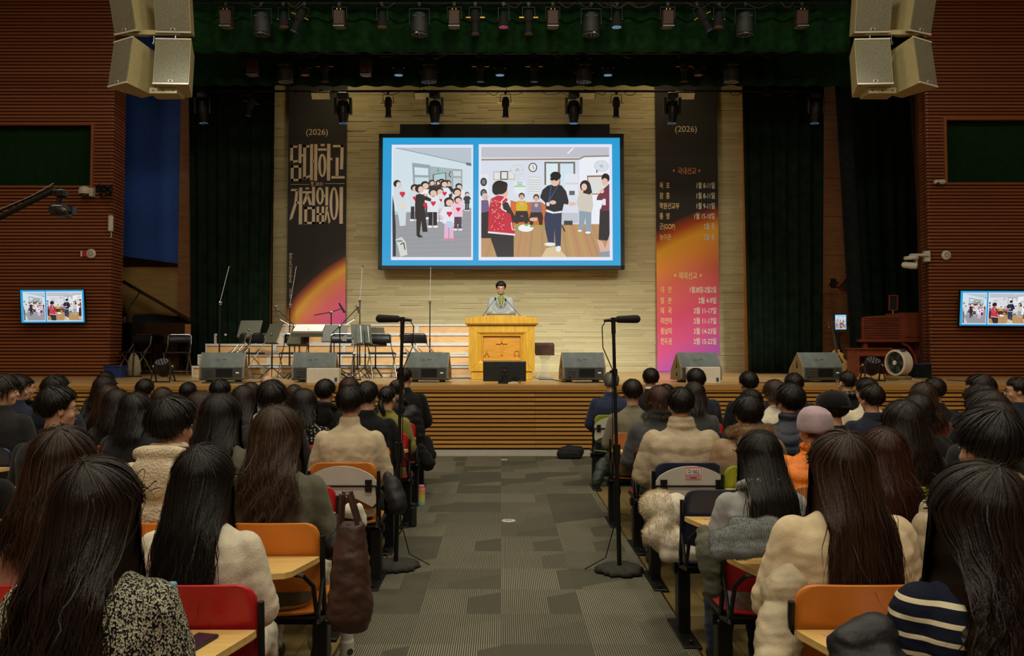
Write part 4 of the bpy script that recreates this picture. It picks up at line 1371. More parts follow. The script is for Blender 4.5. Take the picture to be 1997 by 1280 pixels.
# ------------------------------------------------------------ grand piano
def piano():
    Y0 = 15.75
    xa, xb = at(232, 640, Y0).x, at(373, 640, Y0).x
    sh = -.39
    t = thing('grand_piano', 'black grand piano with raised lid beside the slatted wall', 'piano', (0, 0, 0))
    zb, zt = ST + .62, at(300, 630, Y0).z
    # curved case seen from its long side
    out = [(xa, Y0 + .95), (xa, Y0 + .05), (xa + .25, Y0 - .02), (xb - .35, Y0 - .02), (xb - .08, Y0 + .05), (xb, Y0 + .25), (xb, Y0 + 1.05)]
    out = [(x + (y - Y0) * sh, y) for x, y in out]
    m = MB(); m.prism(out, zb, zt, 'z'); m.build('case', 'piano_black', t)
    m = MB(); m.prism([(x + (.03 if x > -6.5 else -.03), y - .03) for x, y in out], zb + .02, zb + .05, 'z'); m.build('molding', 'piano_black', t)
    # keyboard end slip and cheek
    m = MB(); m.box((xa - .0, Y0 + .5, zb + .08), (.35, .9, .12)); m.build('keybed', 'piano_black', t)
    # lid rises from the right spine to upper left
    p0, p1 = at(373, 626, Y0), at(240, 549, Y0)
    d = (p1 - p0); nrm = Vector((-d.z, 0, d.x)).normalized() * .032
    q = [p0 + nrm, p1 + nrm, p1 - nrm, p0 - nrm]
    m = MB(); m.prism([(v.x, v.z) for v in q], Y0 - .02, Y0 + 1.05); m.v[-1][4:, 0] += 1.05 * -.40; m.v[-1][4:, 2] += .06; m.build('lid', 'piano_black', t)
    p2 = at(232, 545, Y0); 
    m = MB(); q = [p1 + nrm * 1.6, p2 + nrm * 2.4, p2 + nrm * .8, p1 + nrm * .2]; m.prism([(v.x, v.z) for v in q], Y0, Y0 + 1.0); m.v[-1][4:, 0] += 1.0 * -.40; m.v[-1][4:, 2] += .06; m.build('lid_flap', 'piano_black', t)
    a, b = at(272, 571, Y0 + .1), at(224, 640, Y0 + .1)
    m = MB(); m.tube([a, b], .014, 8); m.build('lid_prop', 'piano_black', t)
    m = MB(); a, b, c, e = at(258, 630, Y0 + .5), at(345, 630, Y0 + .5), at(340, 618, Y0 + .5), at(258, 617, Y0 + .5)
    m.prism([(a.x, a.z), (b.x, b.z), (b.x, c.z), (c.x, c.z + .02), ((a.x + b.x) / 2, c.z + .05), (e.x + .05, e.z + .03), (e.x, e.z)], Y0 + .5, Y0 + .53); m.build('music_desk', 'soft_black', t)
    for x, y in ((xa + .2, Y0 + .15), (xb - .1, Y0 + .15), (xb - .5, Y0 + .85)):
        m = MB(); m.loft([(x, y, ST + .06, .05, .05), (x, y, ST + .14, .055, .055), (x, y, ST + .55, .075, .075), (x, y, zb + .02, .09, .09)], 12, p=4); l = m.build('leg', 'piano_black', t)
        m = MB(); m.lathe([(.03, 0), (.03, .02)], (x - .01, y, ST + .032), 14, rot=Matrix.Rotation(PI / 2, 3, 'X')); m.tube([(x, y, ST + .03), (x, y, ST + .08)], .015, 8); m.build('caster', 'brass', l)
    m = MB(); cx = (xa + xb) / 2 - .2
    for k in (-.12, -.04, .04, .12): m.tube([(cx + k * 1.3, Y0 + .5, zb), (cx + k, Y0 + .5, ST + .14)], .014, 6)
    m.box((cx, Y0 + .5, ST + .12), (.36, .16, .06)); m.build('pedal_lyre', 'piano_black', t)
    m = MB(); 
    for k in (-.07, 0, .07): m.box((cx + k, Y0 + .38, ST + .09), (.03, .16, .012))
    m.build('pedal', 'brass', t)
    m = MB(); a = at(372, 638, Y0 + .02); m.box((a.x - .04, Y0 - .02, (zb + zt) / 2), (.11, .02, zt - zb - .05)); m.build('end_trim', 'panel_wood', t)
    return t


piano()
t = thing('guitar_case', 'olive padded case leaning on a stand below the piano', 'case', (at(262, 733, 14.9).x, 14.95, ST))
m = MB(); m.loft([(-.10, 0, .02, .07, .06), (-.08, 0, .10, .13, .08), (-.03, .0, .25, .13, .08), (.02, .0, .38, .09, .07), (.05, .0, .46, .03, .04)], 16); o = m.build('cover', 'canvas_green', t, True); o.rotation_euler = (0, R(-26), 0); o.location = (.1, 0, 0)
m = MB(); m.tube([(.0, -.12, .02), (0, -.08, .5)], .012); m.tube([(-.14, -.15, .012), (.16, -.1, .012)], .012); m.tube([(0, -.08, .42), (0, .05, .3)], .01); m.build('stand', 'black_metal', t)
t = thing('storage_bin', 'small blue box on stage in the corner of the slatted wall', 'box', (at(233, 735, 14.75).x, 14.6, ST)); m = MB(); m.loft([(0, 0, 0, .14, .12), (0, 0, .2, .17, .14)], 16, p=8); m.build('tub', 'blue_box', t); m = MB(); m.loft([(0, 0, .195, .18, .15), (0, 0, .215, .18, .15)], 16, p=8); m.build('rim', 'blue_box', t)


def floor_par(px, py, Y, label, sc=1.0, rz=0):
    q = at(px, py, Y)
    t = thing('floor_spotlight', label, 'stage light', (q.x, Y, ST), rz, sc=sc)
    rot = Matrix.Rotation(R(28), 3, 'X')
    m = MB(); m.lathe([(.06, -.16), (.09, -.13), (.115, -.02), (.12, .09), (.112, .095), (.112, .08)], (0, 0, .25), 22, rot=rot); m.build('can', 'black_metal', t, False)
    m = MB(); c = rot @ Vector((0, 0, .086)); m.lathe([(.108, 0), (.108, .003)], tuple(Vector((0, 0, .25)) + c), 22, rot=rot); m.build('lens', 'glass_lens', t)
    m = MB(); r = random.Random(2)
    for k in range(19):
        rr_ = 0 if k == 0 else (.045 if k < 7 else .085); a = k * 1.047 if k < 7 else k * .5236
        c = Vector((0, 0, .25)) + rot @ Vector((rr_ * math.cos(a), rr_ * math.sin(a), .09)); m.lathe([(.013, 0), (.010, .003)], tuple(c), 8, rot=rot)
    m.build('lens_cell', 'lens_ring', t)
    m = MB()
    for s in (-1, 1):
        m.tube([(s * .14, -.0, .25), (s * .15, -.10, .012)], .012, 6); m.tube([(s * .14, 0, .25), (s * .15, .12, .012)], .012, 6)
    m.tube([(-.15, -.1, .012), (.15, -.1, .012)], .01, 6); m.build('yoke', 'black_metal', t)
    m = MB(); [m.ell((s * .15, 0, .25), (.02, .02, .02)) for s in (-1, 1)]; m.build('knob', 'chrome', t, True)
    m = MB(); m.tube([(0, .1, .1), (.1, .2, .01), (.3, .15, .008), (.5, .2, .008)], .006, 6); m.build('cable', 'black_plastic', t)
    return t


floor_par(317, 748, 12.75, 'round stage spotlight standing on the floor in front of the piano')
floor_par(1702, 745, 13.2, 'round stage spotlight on the floor before the brown console', 1.05)

# ------------------------------------------------------------ lecture right side: organ, console, fan, guitar
def organ():
    Y = 15.9
    t = thing('organ', 'reddish brown upright organ against the dark curtain', 'organ', (0, 0, 0))
    def A(px, py, d=0): return at(px, py, Y + d)
    a, b = A(1683, 665), A(1757, 665)
    z0, z1 = A(1700, 664).z, A(1700, 618).z
    m = MB(); m.prism([(a.x, z0), (b.x, z0), (b.x, z1 + .05), (a.x + .03, z1), (a.x, z1 - .06)], Y + .02, Y + .5); m.build('roll_top', 'organ_wood', t)
    m = MB()
    for k in range(9): m.box(((a.x + b.x) / 2, Y + .01, z0 + .05 + k * (z1 - z0 - .08) / 8), (b.x - a.x - .06, .02, .006))
    m.build('slat_groove', 'dark_jamb', t)
    m = MB(); m.box(((a.x + b.x) / 2 + .15, Y, z0 - .01), (b.x - a.x + .5, .14, .06), bev=.01); m.build('ledge', 'organ_wood', t)
    c, d = A(1756, 640), A(1806, 640)
    m = MB(); m.box(((c.x + d.x) / 2, Y + .3, (A(1756, 663).z + A(1756, 610).z) / 2), (d.x - c.x, .62, A(1756, 610).z - A(1756, 663).z)); m.build('side_cabinet', 'organ_wood', t)
    m = MB(); m.box(((c.x + d.x) / 2, Y - .02, z0 + .24), ((d.x - c.x) * .62, .02, .36), bev=.008); m.build('raised_panel', 'organ_wood', t)
    m = MB(); zb = ST
    m.box((d.x - .06, Y + .3, (zb + z0) / 2), (.14, .6, z0 - zb))
    m.box(((a.x + d.x) / 2, Y + .55, (zb + z0) / 2), (d.x - a.x, .05, z0 - zb)); m.box((a.x + .05, Y + .3, (zb + z0) / 2), (.08, .6, z0 - zb)); m.build('base', 'organ_wood', t)
    pts = [A(1757, 668, -.01), A(1772, 676, -.01), A(1784, 692, -.01), A(1790, 715, -.01), A(1790, 728, -.01)]
    m = MB(); m.tube(pts, .03, 8); m.build('curved_arm', 'organ_wood', t)
    return t


organ()
t = thing('console_desk', 'low reddish wooden desk with an open shelf before the organ', 'desk', (0, 0, 0))
Y = 14.9
a, b = at(1671, 680, Y), at(1736, 680, Y)
zt = at(1700, 679, Y).z
m = MB(); m.box(((a.x + b.x) / 2, Y + .2, zt - .012), (b.x - a.x + .06, .5, .024), bev=.005); m.build('top', 'organ_wood', t)
m = MB(); z = at(1700, 695, Y).z; m.box(((a.x + b.x) / 2, Y + .01, (zt + z) / 2 - .01), (b.x - a.x, .02, zt - z - .02)); m.build('front_rail', 'organ_wood', t)
for x in (a.x + .02, b.x - .02):
    m = MB(); m.box((x, Y + .2, (ST + zt) / 2 - .01), (.035, .44, zt - ST - .02)); m.build('side_panel', 'organ_wood', t)
m = MB(); m.box(((a.x + b.x) / 2, Y + .2, at(1700, 714, Y).z), (b.x - a.x - .06, .42, .022)); m.box(((a.x + b.x) / 2, Y + .41, (ST + z) / 2), (b.x - a.x - .06, .012, z - ST)); m.build('shelf', 'organ_wood', t)
t = thing('side_cabinet', 'small reddish cabinet with a raised panel behind the fan', 'cabinet', (0, 0, 0))
a, b = at(1737, 680, 15.1), at(1766, 680, 15.1); zt = at(1740, 681, 15.1).z
m = MB(); m.box(((a.x + b.x) / 2, 15.3, (ST + zt) / 2), (b.x - a.x, .4, zt - ST)); m.build('body', 'organ_wood', t)
m = MB(); m.box(((a.x + b.x) / 2, 15.09, (ST + zt) / 2 + .03), ((b.x - a.x) * .7, .03, (zt - ST) * .7), bev=.008); m.build('door', 'panel_wood', t)

q = at(1753, 742, 13.9)
t = thing('box_fan', 'round electric floor fan with cream rim turned towards the curtain', 'fan', (q.x, 13.9, ST), R(-70), sc=.94)
rx = Matrix.Rotation(PI / 2, 3, 'X')
m = MB(); m.lathe([(.225, -.1), (.24, -.09), (.24, .09), (.225, .1), (.205, .1), (.205, -.1)], (0, 0, .30), 32, rot=rx); m.build('rim', 'mdf_white', t, False)
m = MB(); m.lathe([(.2, 0), (.2, .02)], (0, -.02, .30), 32, rot=rx); m.build('fan_back', 'soft_black', t)
m = MB()
for k in range(7): m.tube([(.026 * k * math.cos(a) + (.02) * math.cos(a), -.09, .30 + (.026 * k + .02) * math.sin(a)) for a in np.linspace(0, 2 * PI, 26)], .003, 4)
for k in range(24): m.tube([(.03 * math.cos(k * .2618), -.092, .3 + .03 * math.sin(k * .2618)), (.2 * math.cos(k * .2618 + .3), -.09, .3 + .2 * math.sin(k * .2618 + .3))], .0022, 4)
m.build('grille', 'speaker_dark', t)
m = MB(); m.lathe([(.045, 0), (.04, .02), (.01, .025)], (0, -.085, .30), 20, rot=rx); m.build('hub_cover', 'white_plastic', t)
m = MB()
for k in range(5):
    a = k * 1.2566; m.add([(.03 * math.cos(a), -.05, .3 + .03 * math.sin(a)), (.18 * math.cos(a - .3), -.06, .3 + .18 * math.sin(a - .3)), (.18 * math.cos(a + .35), -.03, .3 + .18 * math.sin(a + .35))], [(0, 1, 2), (2, 1, 0)])
m.build('blade', 'speaker_gray', t)
m = MB(); m.box((0, 0, .03), (.42, .2, .06), bev=.015); m.build('base', 'speaker_side', t)
m = MB(); m.box((.12, -.02, .53), (.06, .1, .05), bev=.01); m.build('handle', 'barn_blue', t)
m = MB(); m.tube([(.1, .1, .03), (.25, .1, .01), (.4, -.1, .008), (.6, -.12, .008)], .006); m.build('cord', 'white_plastic', t)
t = thing('storage_box', 'dark blue box on stage at the slatted wall corner', 'box', (at(1795, 735, 14.6).x, 14.62, ST)); m = MB(); m.box((0, 0, .12), (.28, .3, .24), bev=.01); m.build('body', 'skirt_fabric', t); m = MB(); m.box((0, 0, .245), (.29, .31, .02), bev=.006); m.build('lid', 'blue_box', t)
t = thing('pedal_board', 'pale wooden slab lying below the fan and console', 'board', (at(1728, 742, 13.8).x - .05, 14.2, ST)); m = MB(); m.box((0, 0, .04), (.34, .3, .08), bev=.01); m.build('board', 'maple', t)


def guitar():
    q = at(1637, 722, 15.6)
    t = thing('acoustic_guitar', 'natural wood acoustic guitar on a stand beside the wide black curtain', 'guitar', (q.x, 15.6, ST + .03), 0)
    t.rotation_euler = (R(-8), R(-6), 0)
    out = []
    for i in range(40):
        a = 2 * PI * i / 40
        zz = -math.cos(a)
        r = .185 - .035 * zz - .055 * math.exp(-((zz - .22) / .28) ** 2)
        out.append((r * math.sin(a), .245 + .24 * zz))
    out = [(x if not (x > .07 and z > .40) else x * .62, z) for x, z in out]
    m = MB(); m.prism(out, -.05, .05); m.build('body', 'guitar_side', t)
    m = MB(); m.prism([(x * .97, .245 + (z - .245) * .97) for x, z in out], -.053, -.05); m.build('soundboard', 'guitar_top', t)
    m = MB(); m.lathe([(.05, 0), (.05, .003)], (0, -.053, .32), 20, rot=rx); m.build('sound_hole', 'soft_black', t)
    m = MB(); m.prism([(.01, .29), (.05, .30), (.09, .22), (.07, .18), (.02, .25)], -.056, -.053); m.build('pickguard', 'ink', t)
    m = MB(); m.prism([(-.08, .13), (.08, .13), (.05, .16), (-.05, .16)], -.062, -.053); m.build('bridge', 'ink', t)
    m = MB(); m.box((0, -.045, .64), (.05, .025, .50)); m.build('neck', 'ink', t)
    m = MB(); m.prism([(-.03, .88), (.03, .88), (.045, 1.06), (-.045, 1.06)], -.055, -.035); m.build('headstock', 'guitar_side', t)
    m = MB(); [m.ell((s * .055, -.045, .92 + k * .045), (.014, .012, .012)) for s in (-1, 1) for k in range(3)]; m.build('tuning_peg', 'chrome', t)
    m = MB(); [m.tube([(k * .007 - .0175, -.062, .145), (k * .006 - .015, -.06, .88)], .0012, 4) for k in range(6)]; m.build('strings', 'chrome', t)
    t2 = thing('guitar_stand', 'black stand under the acoustic guitar', 'stand', (q.x, 15.6, ST)); m = MB(); m.tube([(-.15, -.12, .012), (0, .06, .12), (.15, -.12, .012)], .012); m.tube([(0, .06, .12), (0, .3, .012)], .012); m.build('leg', 'black_metal', t2); m = MB(); m.tube([(-.1, -.1, .06), (-.1, .08, .06), (.1, .08, .06), (.1, -.1, .06)], .012); m.build('cradle', 'soft_black', t2)


guitar()
q = at(1655, 728, 16.3)
t = thing('bass_guitar_bag', 'dark instrument bag leaning beside the acoustic guitar', 'bag', (q.x, 16.75, ST)); m = MB(); m.loft([(0, 0, 0, .14, .08), (0, 0, .25, .15, .09), (0, .02, .42, .10, .07), (0, .03, .55, .04, .04), (0, .04, .85, .035, .03)], 18); m.build('cover', 'soft_black', t, True); m = MB(); m.tube([(-.1, -.09, .3), (-.16, -.08, .45), (-.05, -.04, .56)], .012); m.build('strap', 'leather_brown', t)
# music rack on top of organ, wall speaker, PTZ camera, alarms
q = at(1746, 612, 15.9)
t = thing('hymn_board', 'small dark wood framed board standing on the organ', 'board', (q.x, 16.0, q.z)); t.rotation_euler = (0, R(2), 0)
m = MB(); m.tube([(0, 0, 0), (0, 0, .08)], .012); m.build('post', 'brass', t)
m = MB(); m.box((0, 0, .22), (.14, .02, .28)); m.build('panel', 'soft_black', t)
m = MB(); [m.box(c, s) for c, s in (((0, -.01, .365), (.175, .03, .02)), ((0, -.01, .075), (.175, .03, .02)), ((-.08, -.01, .22), (.02, .03, .31)), ((.08, -.01, .22), (.02, .03, .31)))]; m.build('frame', 'organ_wood', t)
q = at(1650, 552, 16.9)
t = thing('wall_speaker', 'dark wall speaker tilted downwards beside the slanting curtain', 'speaker', (q.x, 16.9, q.z)); 
m = MB(); m.box((.02, 0, 0), (.24, .24, .36), rot=Matrix.Rotation(R(38), 3, 'Y'), bev=.01); m.build('cabinet', 'organ_wood', t)
m = MB(); m.box((-.02, -.125, -.01), (.19, .012, .3), rot=Matrix.Rotation(R(38), 3, 'Y')); m.build('grille', 'soft_black', t)
m = MB(); m.box((-.22, .1, 0), (.1, .06, .2)); m.tube([(-.22, .1, 0), (0, .1, 0)], .02); m.box((-.1, .3, 0), (.1, .4, .06)); m.build('bracket', 'black_metal', t)
q = at(1777, 510, 14.86)
t = thing('dome_camera', 'white pan and tilt camera on an arm at the slatted wall corner', 'camera', (q.x, 14.86, q.z))
m = MB(); m.box((.17, .04, .12), (.34, .10, .05), bev=.01); m.build('arm', 'white_plastic', t)
m = MB(); m.box((.33, .08, .10), (.10, .10, .20), bev=.008); m.build('wall_plate', 'white_plastic', t)
m = MB(); m.lathe([(.12, 0), (.13, .03), (.12, .06)], (0, 0, .03), 20); m.build('turntable', 'white_plastic', t)
m = MB(); m.box((.08, 0, -.05), (.03, .10, .16), bev=.01); m.build('yoke', 'white_plastic', t)
m = MB(); m.cap((-.09, .06, -.06), (.04, -.06, -.09), .06, .062, 18, m=3); m.build('lens_barrel', 'white_plastic', t, True)
m = MB(); m.lathe([(.042, 0), (.042, .012)], (.07, -.105, -.098), 18, rot=Vector((.13, -.12, -.03)).to_track_quat('Z', 'Y').to_matrix()); m.build('lens', 'glass_lens', t)


def disc_alarm(px, py, label, plate=False):
    q = at(px, py, 14.95)
    t = thing('round_alarm', label, 'alarm', (q.x, 14.955, q.z))
    m = MB(); m.lathe([(.088, 0), (.088, .02), (.06, .035), (.02, .038)], (0, 0, 0), 26, rot=rx); m.build('housing', 'mdf_white', t)
    m = MB(); [m.lathe([(.012, 0), (.012, .004)], (.035 * math.cos(k), -.034, .035 * math.sin(k)), 8, rot=rx) for k in (0, 1.05, 2.1, 3.14, 4.19, 5.24)]; m.build('sound_holes', 'speaker_gray', t)
    return t


t = disc_alarm(1845, 498, 'round cream alarm sounder above the television, beside the white camera')
t = disc_alarm(178, 495, 'round cream alarm sounder with a red plate above the television')
m = MB(); m.box((-.14, -.01, 0), (.10, .025, .11), bev=.004); m.build('red_plate', 'red_sign', t); m = MB(); m.box((-.175, -.024, 0), (.025, .004, .10)); m.build('plate_label', 'paper', t)
q = at(1830, 356, 14.95)
t = thing('motion_sensor', 'small white sensor on the ledge below the dark control window', 'sensor', (q.x, 14.9, q.z)); m = MB(); m.box((0, 0, 0), (.2, .1, .08), bev=.02); m.build('housing', 'white_plastic', t); m = MB(); m.ell((-.05, -.03, -.03), (.03, .03, .025)); m.build('lens', 'glass_lens', t)
q = at(171, 374, 14.95)
t = thing('security_camera', 'cream security camera on the wall beside the dark window', 'camera', (q.x, 14.88, q.z))
m = MB(); m.lathe([(.10, .0), (.11, .05), (.09, .12), (.04, .15)], (-.02, 0, -.06), 20); m.build('hood', 'mdf_white', t, False); m = MB(); m.ell((-.02, -.01, -.06), (.07, .07, .06)); m.build('lens', 'glass_lens', t, True); m = MB(); m.box((.10, .04, -.02), (.07, .10, .16), bev=.005); m.build('wall_plate', 'mdf_white', t)
q = at(195, 372, 14.7)
t = thing('wall_spotlight_rig', 'black cluster of clamps and small lamps on the wall corner', 'light fixture', (q.x, 14.75, q.z))
m = MB(); m.tube([(-.1, 0, .1), (.2, 0, .06)], .02); m.tube([(-.05, .02, .14), (.02, -.02, -.12)], .025); m.tube([(.18, 0, .1), (.2, -.02, -.05)], .02); m.box((.05, .10, .0), (.05, .2, .05)); m.build('frame', 'black_metal', t)
for k in range(5):
    m = MB(); a = Vector((-.05 + k * .06, -.03, .08 - .05 * (k % 2))); m.cap(a, a + Vector((.02, -.05, -.08)), .028, .038, 10); m.build('lamp', 'black_metal', t, True)
q = at(229, 440, 15.2)
t = thing('access_point', 'flat white box on the edge of the slatted wall', 'box', (q.x, 14.94, q.z)); m = MB(); m.box((0, 0, 0), (.08, .06, .30), bev=.01); m.build('housing', 'white_plastic', t); m = MB(); m.tube([(0, 0, -.15), (.02, 0, -.22), (0, 0, -.27)], .008); m.build('cable', 'white_plastic', t)


# camera crane
t = thing('camera_crane', 'black camera crane reaching in over the audience, camera hanging from its tip', 'camera crane', (0, 0, 0))
Y = 8.0
p0, p1 = at(-330, 590, Y), at(104, 372, Y)
d = (p1 - p0)
m = MB(); m.tube([p0, p1], .028, 8); up = Vector((0, 0, .075)); m.tube([p0 + up * 2, p1 + up * .5], .010, 6)
for k in range(14):
    a = p0 + d * (k / 14); b = p0 + d * ((k + .5) / 14) + up * (2 - 1.5 * k / 14); m.tube([a, b], .007, 5)
m.build('beam', 'black_metal', t)
m = MB(); m.tube([p0 + up * 3, at(60, 393, Y) + up * .7, p1 + up], .003, 4); m.build('guy_wire', 'aluminium', t)
m = MB(); q = at(120, 378, Y); m.tube([p1, q], .03); m.box(q, (.11, .09, .09), bev=.02); q2 = at(112, 400, Y); m.tube([q, q2], .022); m.build('tip_joint', 'black_metal', t)
q = at(119, 413, Y); m = MB(); m.box(q, (.13, .2, .11), bev=.015); m.cap(q + Vector((.02, -.08, 0)), q + Vector((.10, -.14, -.02)), .035, .042, 12); m.box(q + Vector((-.08, 0, .02)), (.06, .05, .06)); m.box(q + Vector((.09, .04, .02)), (.05, .08, .07)); m.build('film_camera', 'black_plastic', t)
m = MB(); m.tube([q2 + Vector((-.07, 0, 0)), q2 + Vector((.07, 0, 0)), q + Vector((.10, 0, 0))], .012); m.build('cradle', 'black_metal', t)
m = MB(); m.tube([(p0.x, Y, 0.05), p0], .06, 10); [m.tube([(p0.x, Y, .5), (p0.x + .5 * math.cos(k), Y + .5 * math.sin(k), .02)], .03, 6) for k in (.5, 2.6, 4.7)]; m.build('pedestal', 'black_metal', t)
m = MB(); m.box(p0 + Vector((-.35, 0, -.15)), (.3, .25, .3), bev=.03); m.tube([p0, p0 - d.normalized() * .4], .03); m.build('counterweight', 'black_metal', t)


# ------------------------------------------------------------ hanging loudspeakers
def cluster(pxa, mirror, side):
    Y = 12.2
    s = mirror
    for lvl, (pz, lab) in enumerate(((133, 'lower'), (20, 'upper'))):
        c = at(pxa, pz, Y)
        for k, (dx, yaw, w) in enumerate(((-.36 * s, -30 * s, .46), (.31 * s, 3 * s, .53))):
            if lvl:
                yaw = yaw * .8
            lb = '%s cream loudspeaker of the %s cluster, turned %s' % (lab, side, 'towards the side wall' if k == 0 else 'towards the seats')
            t = thing('hanging_loudspeaker', lb, 'loudspeaker', (c.x + dx, Y, c.z), 0, 'hanging loudspeakers')
            t.rotation_euler = (R(-7 if lvl == 0 else 12) * 1.0, 0, R(yaw))
            h = .74
            m = MB()
            V = [(-w / 2, -.22, -h / 2), (w / 2, -.22, -h / 2), (w / 2, -.22, h / 2), (-w / 2, -.22, h / 2), (-w * .28, .3, -h * .46), (w * .28, .3, -h * .46), (w * .28, .3, h * .46), (-w * .28, .3, h * .46)]
            m.add(V, [(0, 1, 2, 3), (5, 4, 7, 6), (0, 4, 5, 1), (1, 5, 6, 2), (2, 6, 7, 3), (3, 7, 4, 0)]); m.build('cabinet', 'cab_cream', t)
            m = MB(); m.box((0, -.225, 0), (w - .025, .012, h - .06)); m.build('grille', 'cab_grille', t)
            m = MB(); m.box((0, -.224, h / 2 - .012), (w, .02, .024)); m.box((0, -.224, -h / 2 + .012), (w, .02, .024)); m.build('front_rail', 'mdf_white', t)
            m = MB(); m.box((0, -.236, -h / 2 + .05), (.07, .01, .035)); m.build('badge', 'mdf_white', t); m = MB(); m.box((0, -.242, -h / 2 + .05), (.04, .004, .022)); m.build('badge_mark', 'ink', t)
            if lvl == 0 and k == 1:
                m = MB(); m.box((-w * .47 * s, -.0, -.02), (.02, .12, .2), rot=Matrix.Rotation(R(-12) * s, 3, 'Z')); m.build('connector_plate', 'board_gray', t)
    c = at(pxa, 69, Y); 
    t = thing('rigging_bar', 'cream rigging bar between the %s loudspeakers' % side, 'rigging', (c.x, Y - .1, c.z))
    m = MB(); m.box((0, 0, 0), (.80, .05, .075), bev=.004); m.build('bar', 'cab_cream', t)
    for x in (-.33, .0, .33):
        m = MB(); m.tube([(x, 0, -.03), (x, 0, -.16)], .009, 6); m.tube([(x + .02 * math.cos(a), 0, -.16 + .02 * math.sin(a)) for a in np.linspace(0, 2 * PI, 10)], .006, 5); m.build('shackle', 'chrome', t)
    for x in (-.3, .3):
        m = MB(); m.tube([(x, .1, 0), (x, .1, 9.2 - c.z)], .007, 5); m.build('hanging_cable', 'black_metal', t)
    c = at(pxa + 20 * s, 185, Y)
    t = thing('rigging_plate', 'short cream plate below the %s loudspeakers' % side, 'rigging', (c.x, Y, c.z)); m = MB(); m.box((0, 0, .02), (.42, .3, .09), bev=.004); m.build('plate', 'cab_cream', t); m = MB(); [m.lathe([(.012, 0), (.012, .004)], (x, -.152, .02), 8, rot=rx) for x in (-.15, 0, .15)]; m.build('bolts', 'ink', t)


cluster(306, 1, 'blue wall side')
cluster(1732, -1, 'organ side')

# ------------------------------------------------------------ lighting bars and lamps
for Y, py, a, b, lb in ((13.5, 6, 380, 1650, 'top lighting bar above the stage'), (14.9, 104, 380, 1640, 'middle lighting bar above the stage'), (16.2, 178, 395, 1580, 'lowest lighting bar before the stone wall')):
    p, q = at(a, py, Y), at(b, py, Y)
    t = thing('lighting_bar', lb, 'lighting bar', (0, 0, 0))
    m = MB(); m.tube([(p.x, Y, p.z), (q.x, Y, p.z)], .024, 8); m.build('pipe', 'black_metal', t)
    for k in range(7):
        x = p.x + (q.x - p.x) * (k + .5) / 7; m = MB(); m.tube([(x, Y + .02, p.z), (x, Y + .02, 9.25)], .006, 4); m.build('hanging_cable', 'black_metal', t)
    r = random.Random(int(Y * 10))
    for k in range(16):
        m = MB()
        x = p.x + (q.x - p.x) * r.random(); w = r.uniform(.2, .5); m.tube([(x + w * u, Y - .02, p.z - .12 * math.sin(u * PI) * r.uniform(.6, 1) + .01) for u in np.linspace(0, 1, 7)], .007, 5)
        m.build('loose_cable', 'leather_brown', t)


def hang(t, H):
    m = MB(); m.box((0, 0, 0), (.05, .05, .06)); m.tube([(0, 0, 0), (0, 0, -.06)], .010, 6); m.build('clamp', 'black_metal', t)


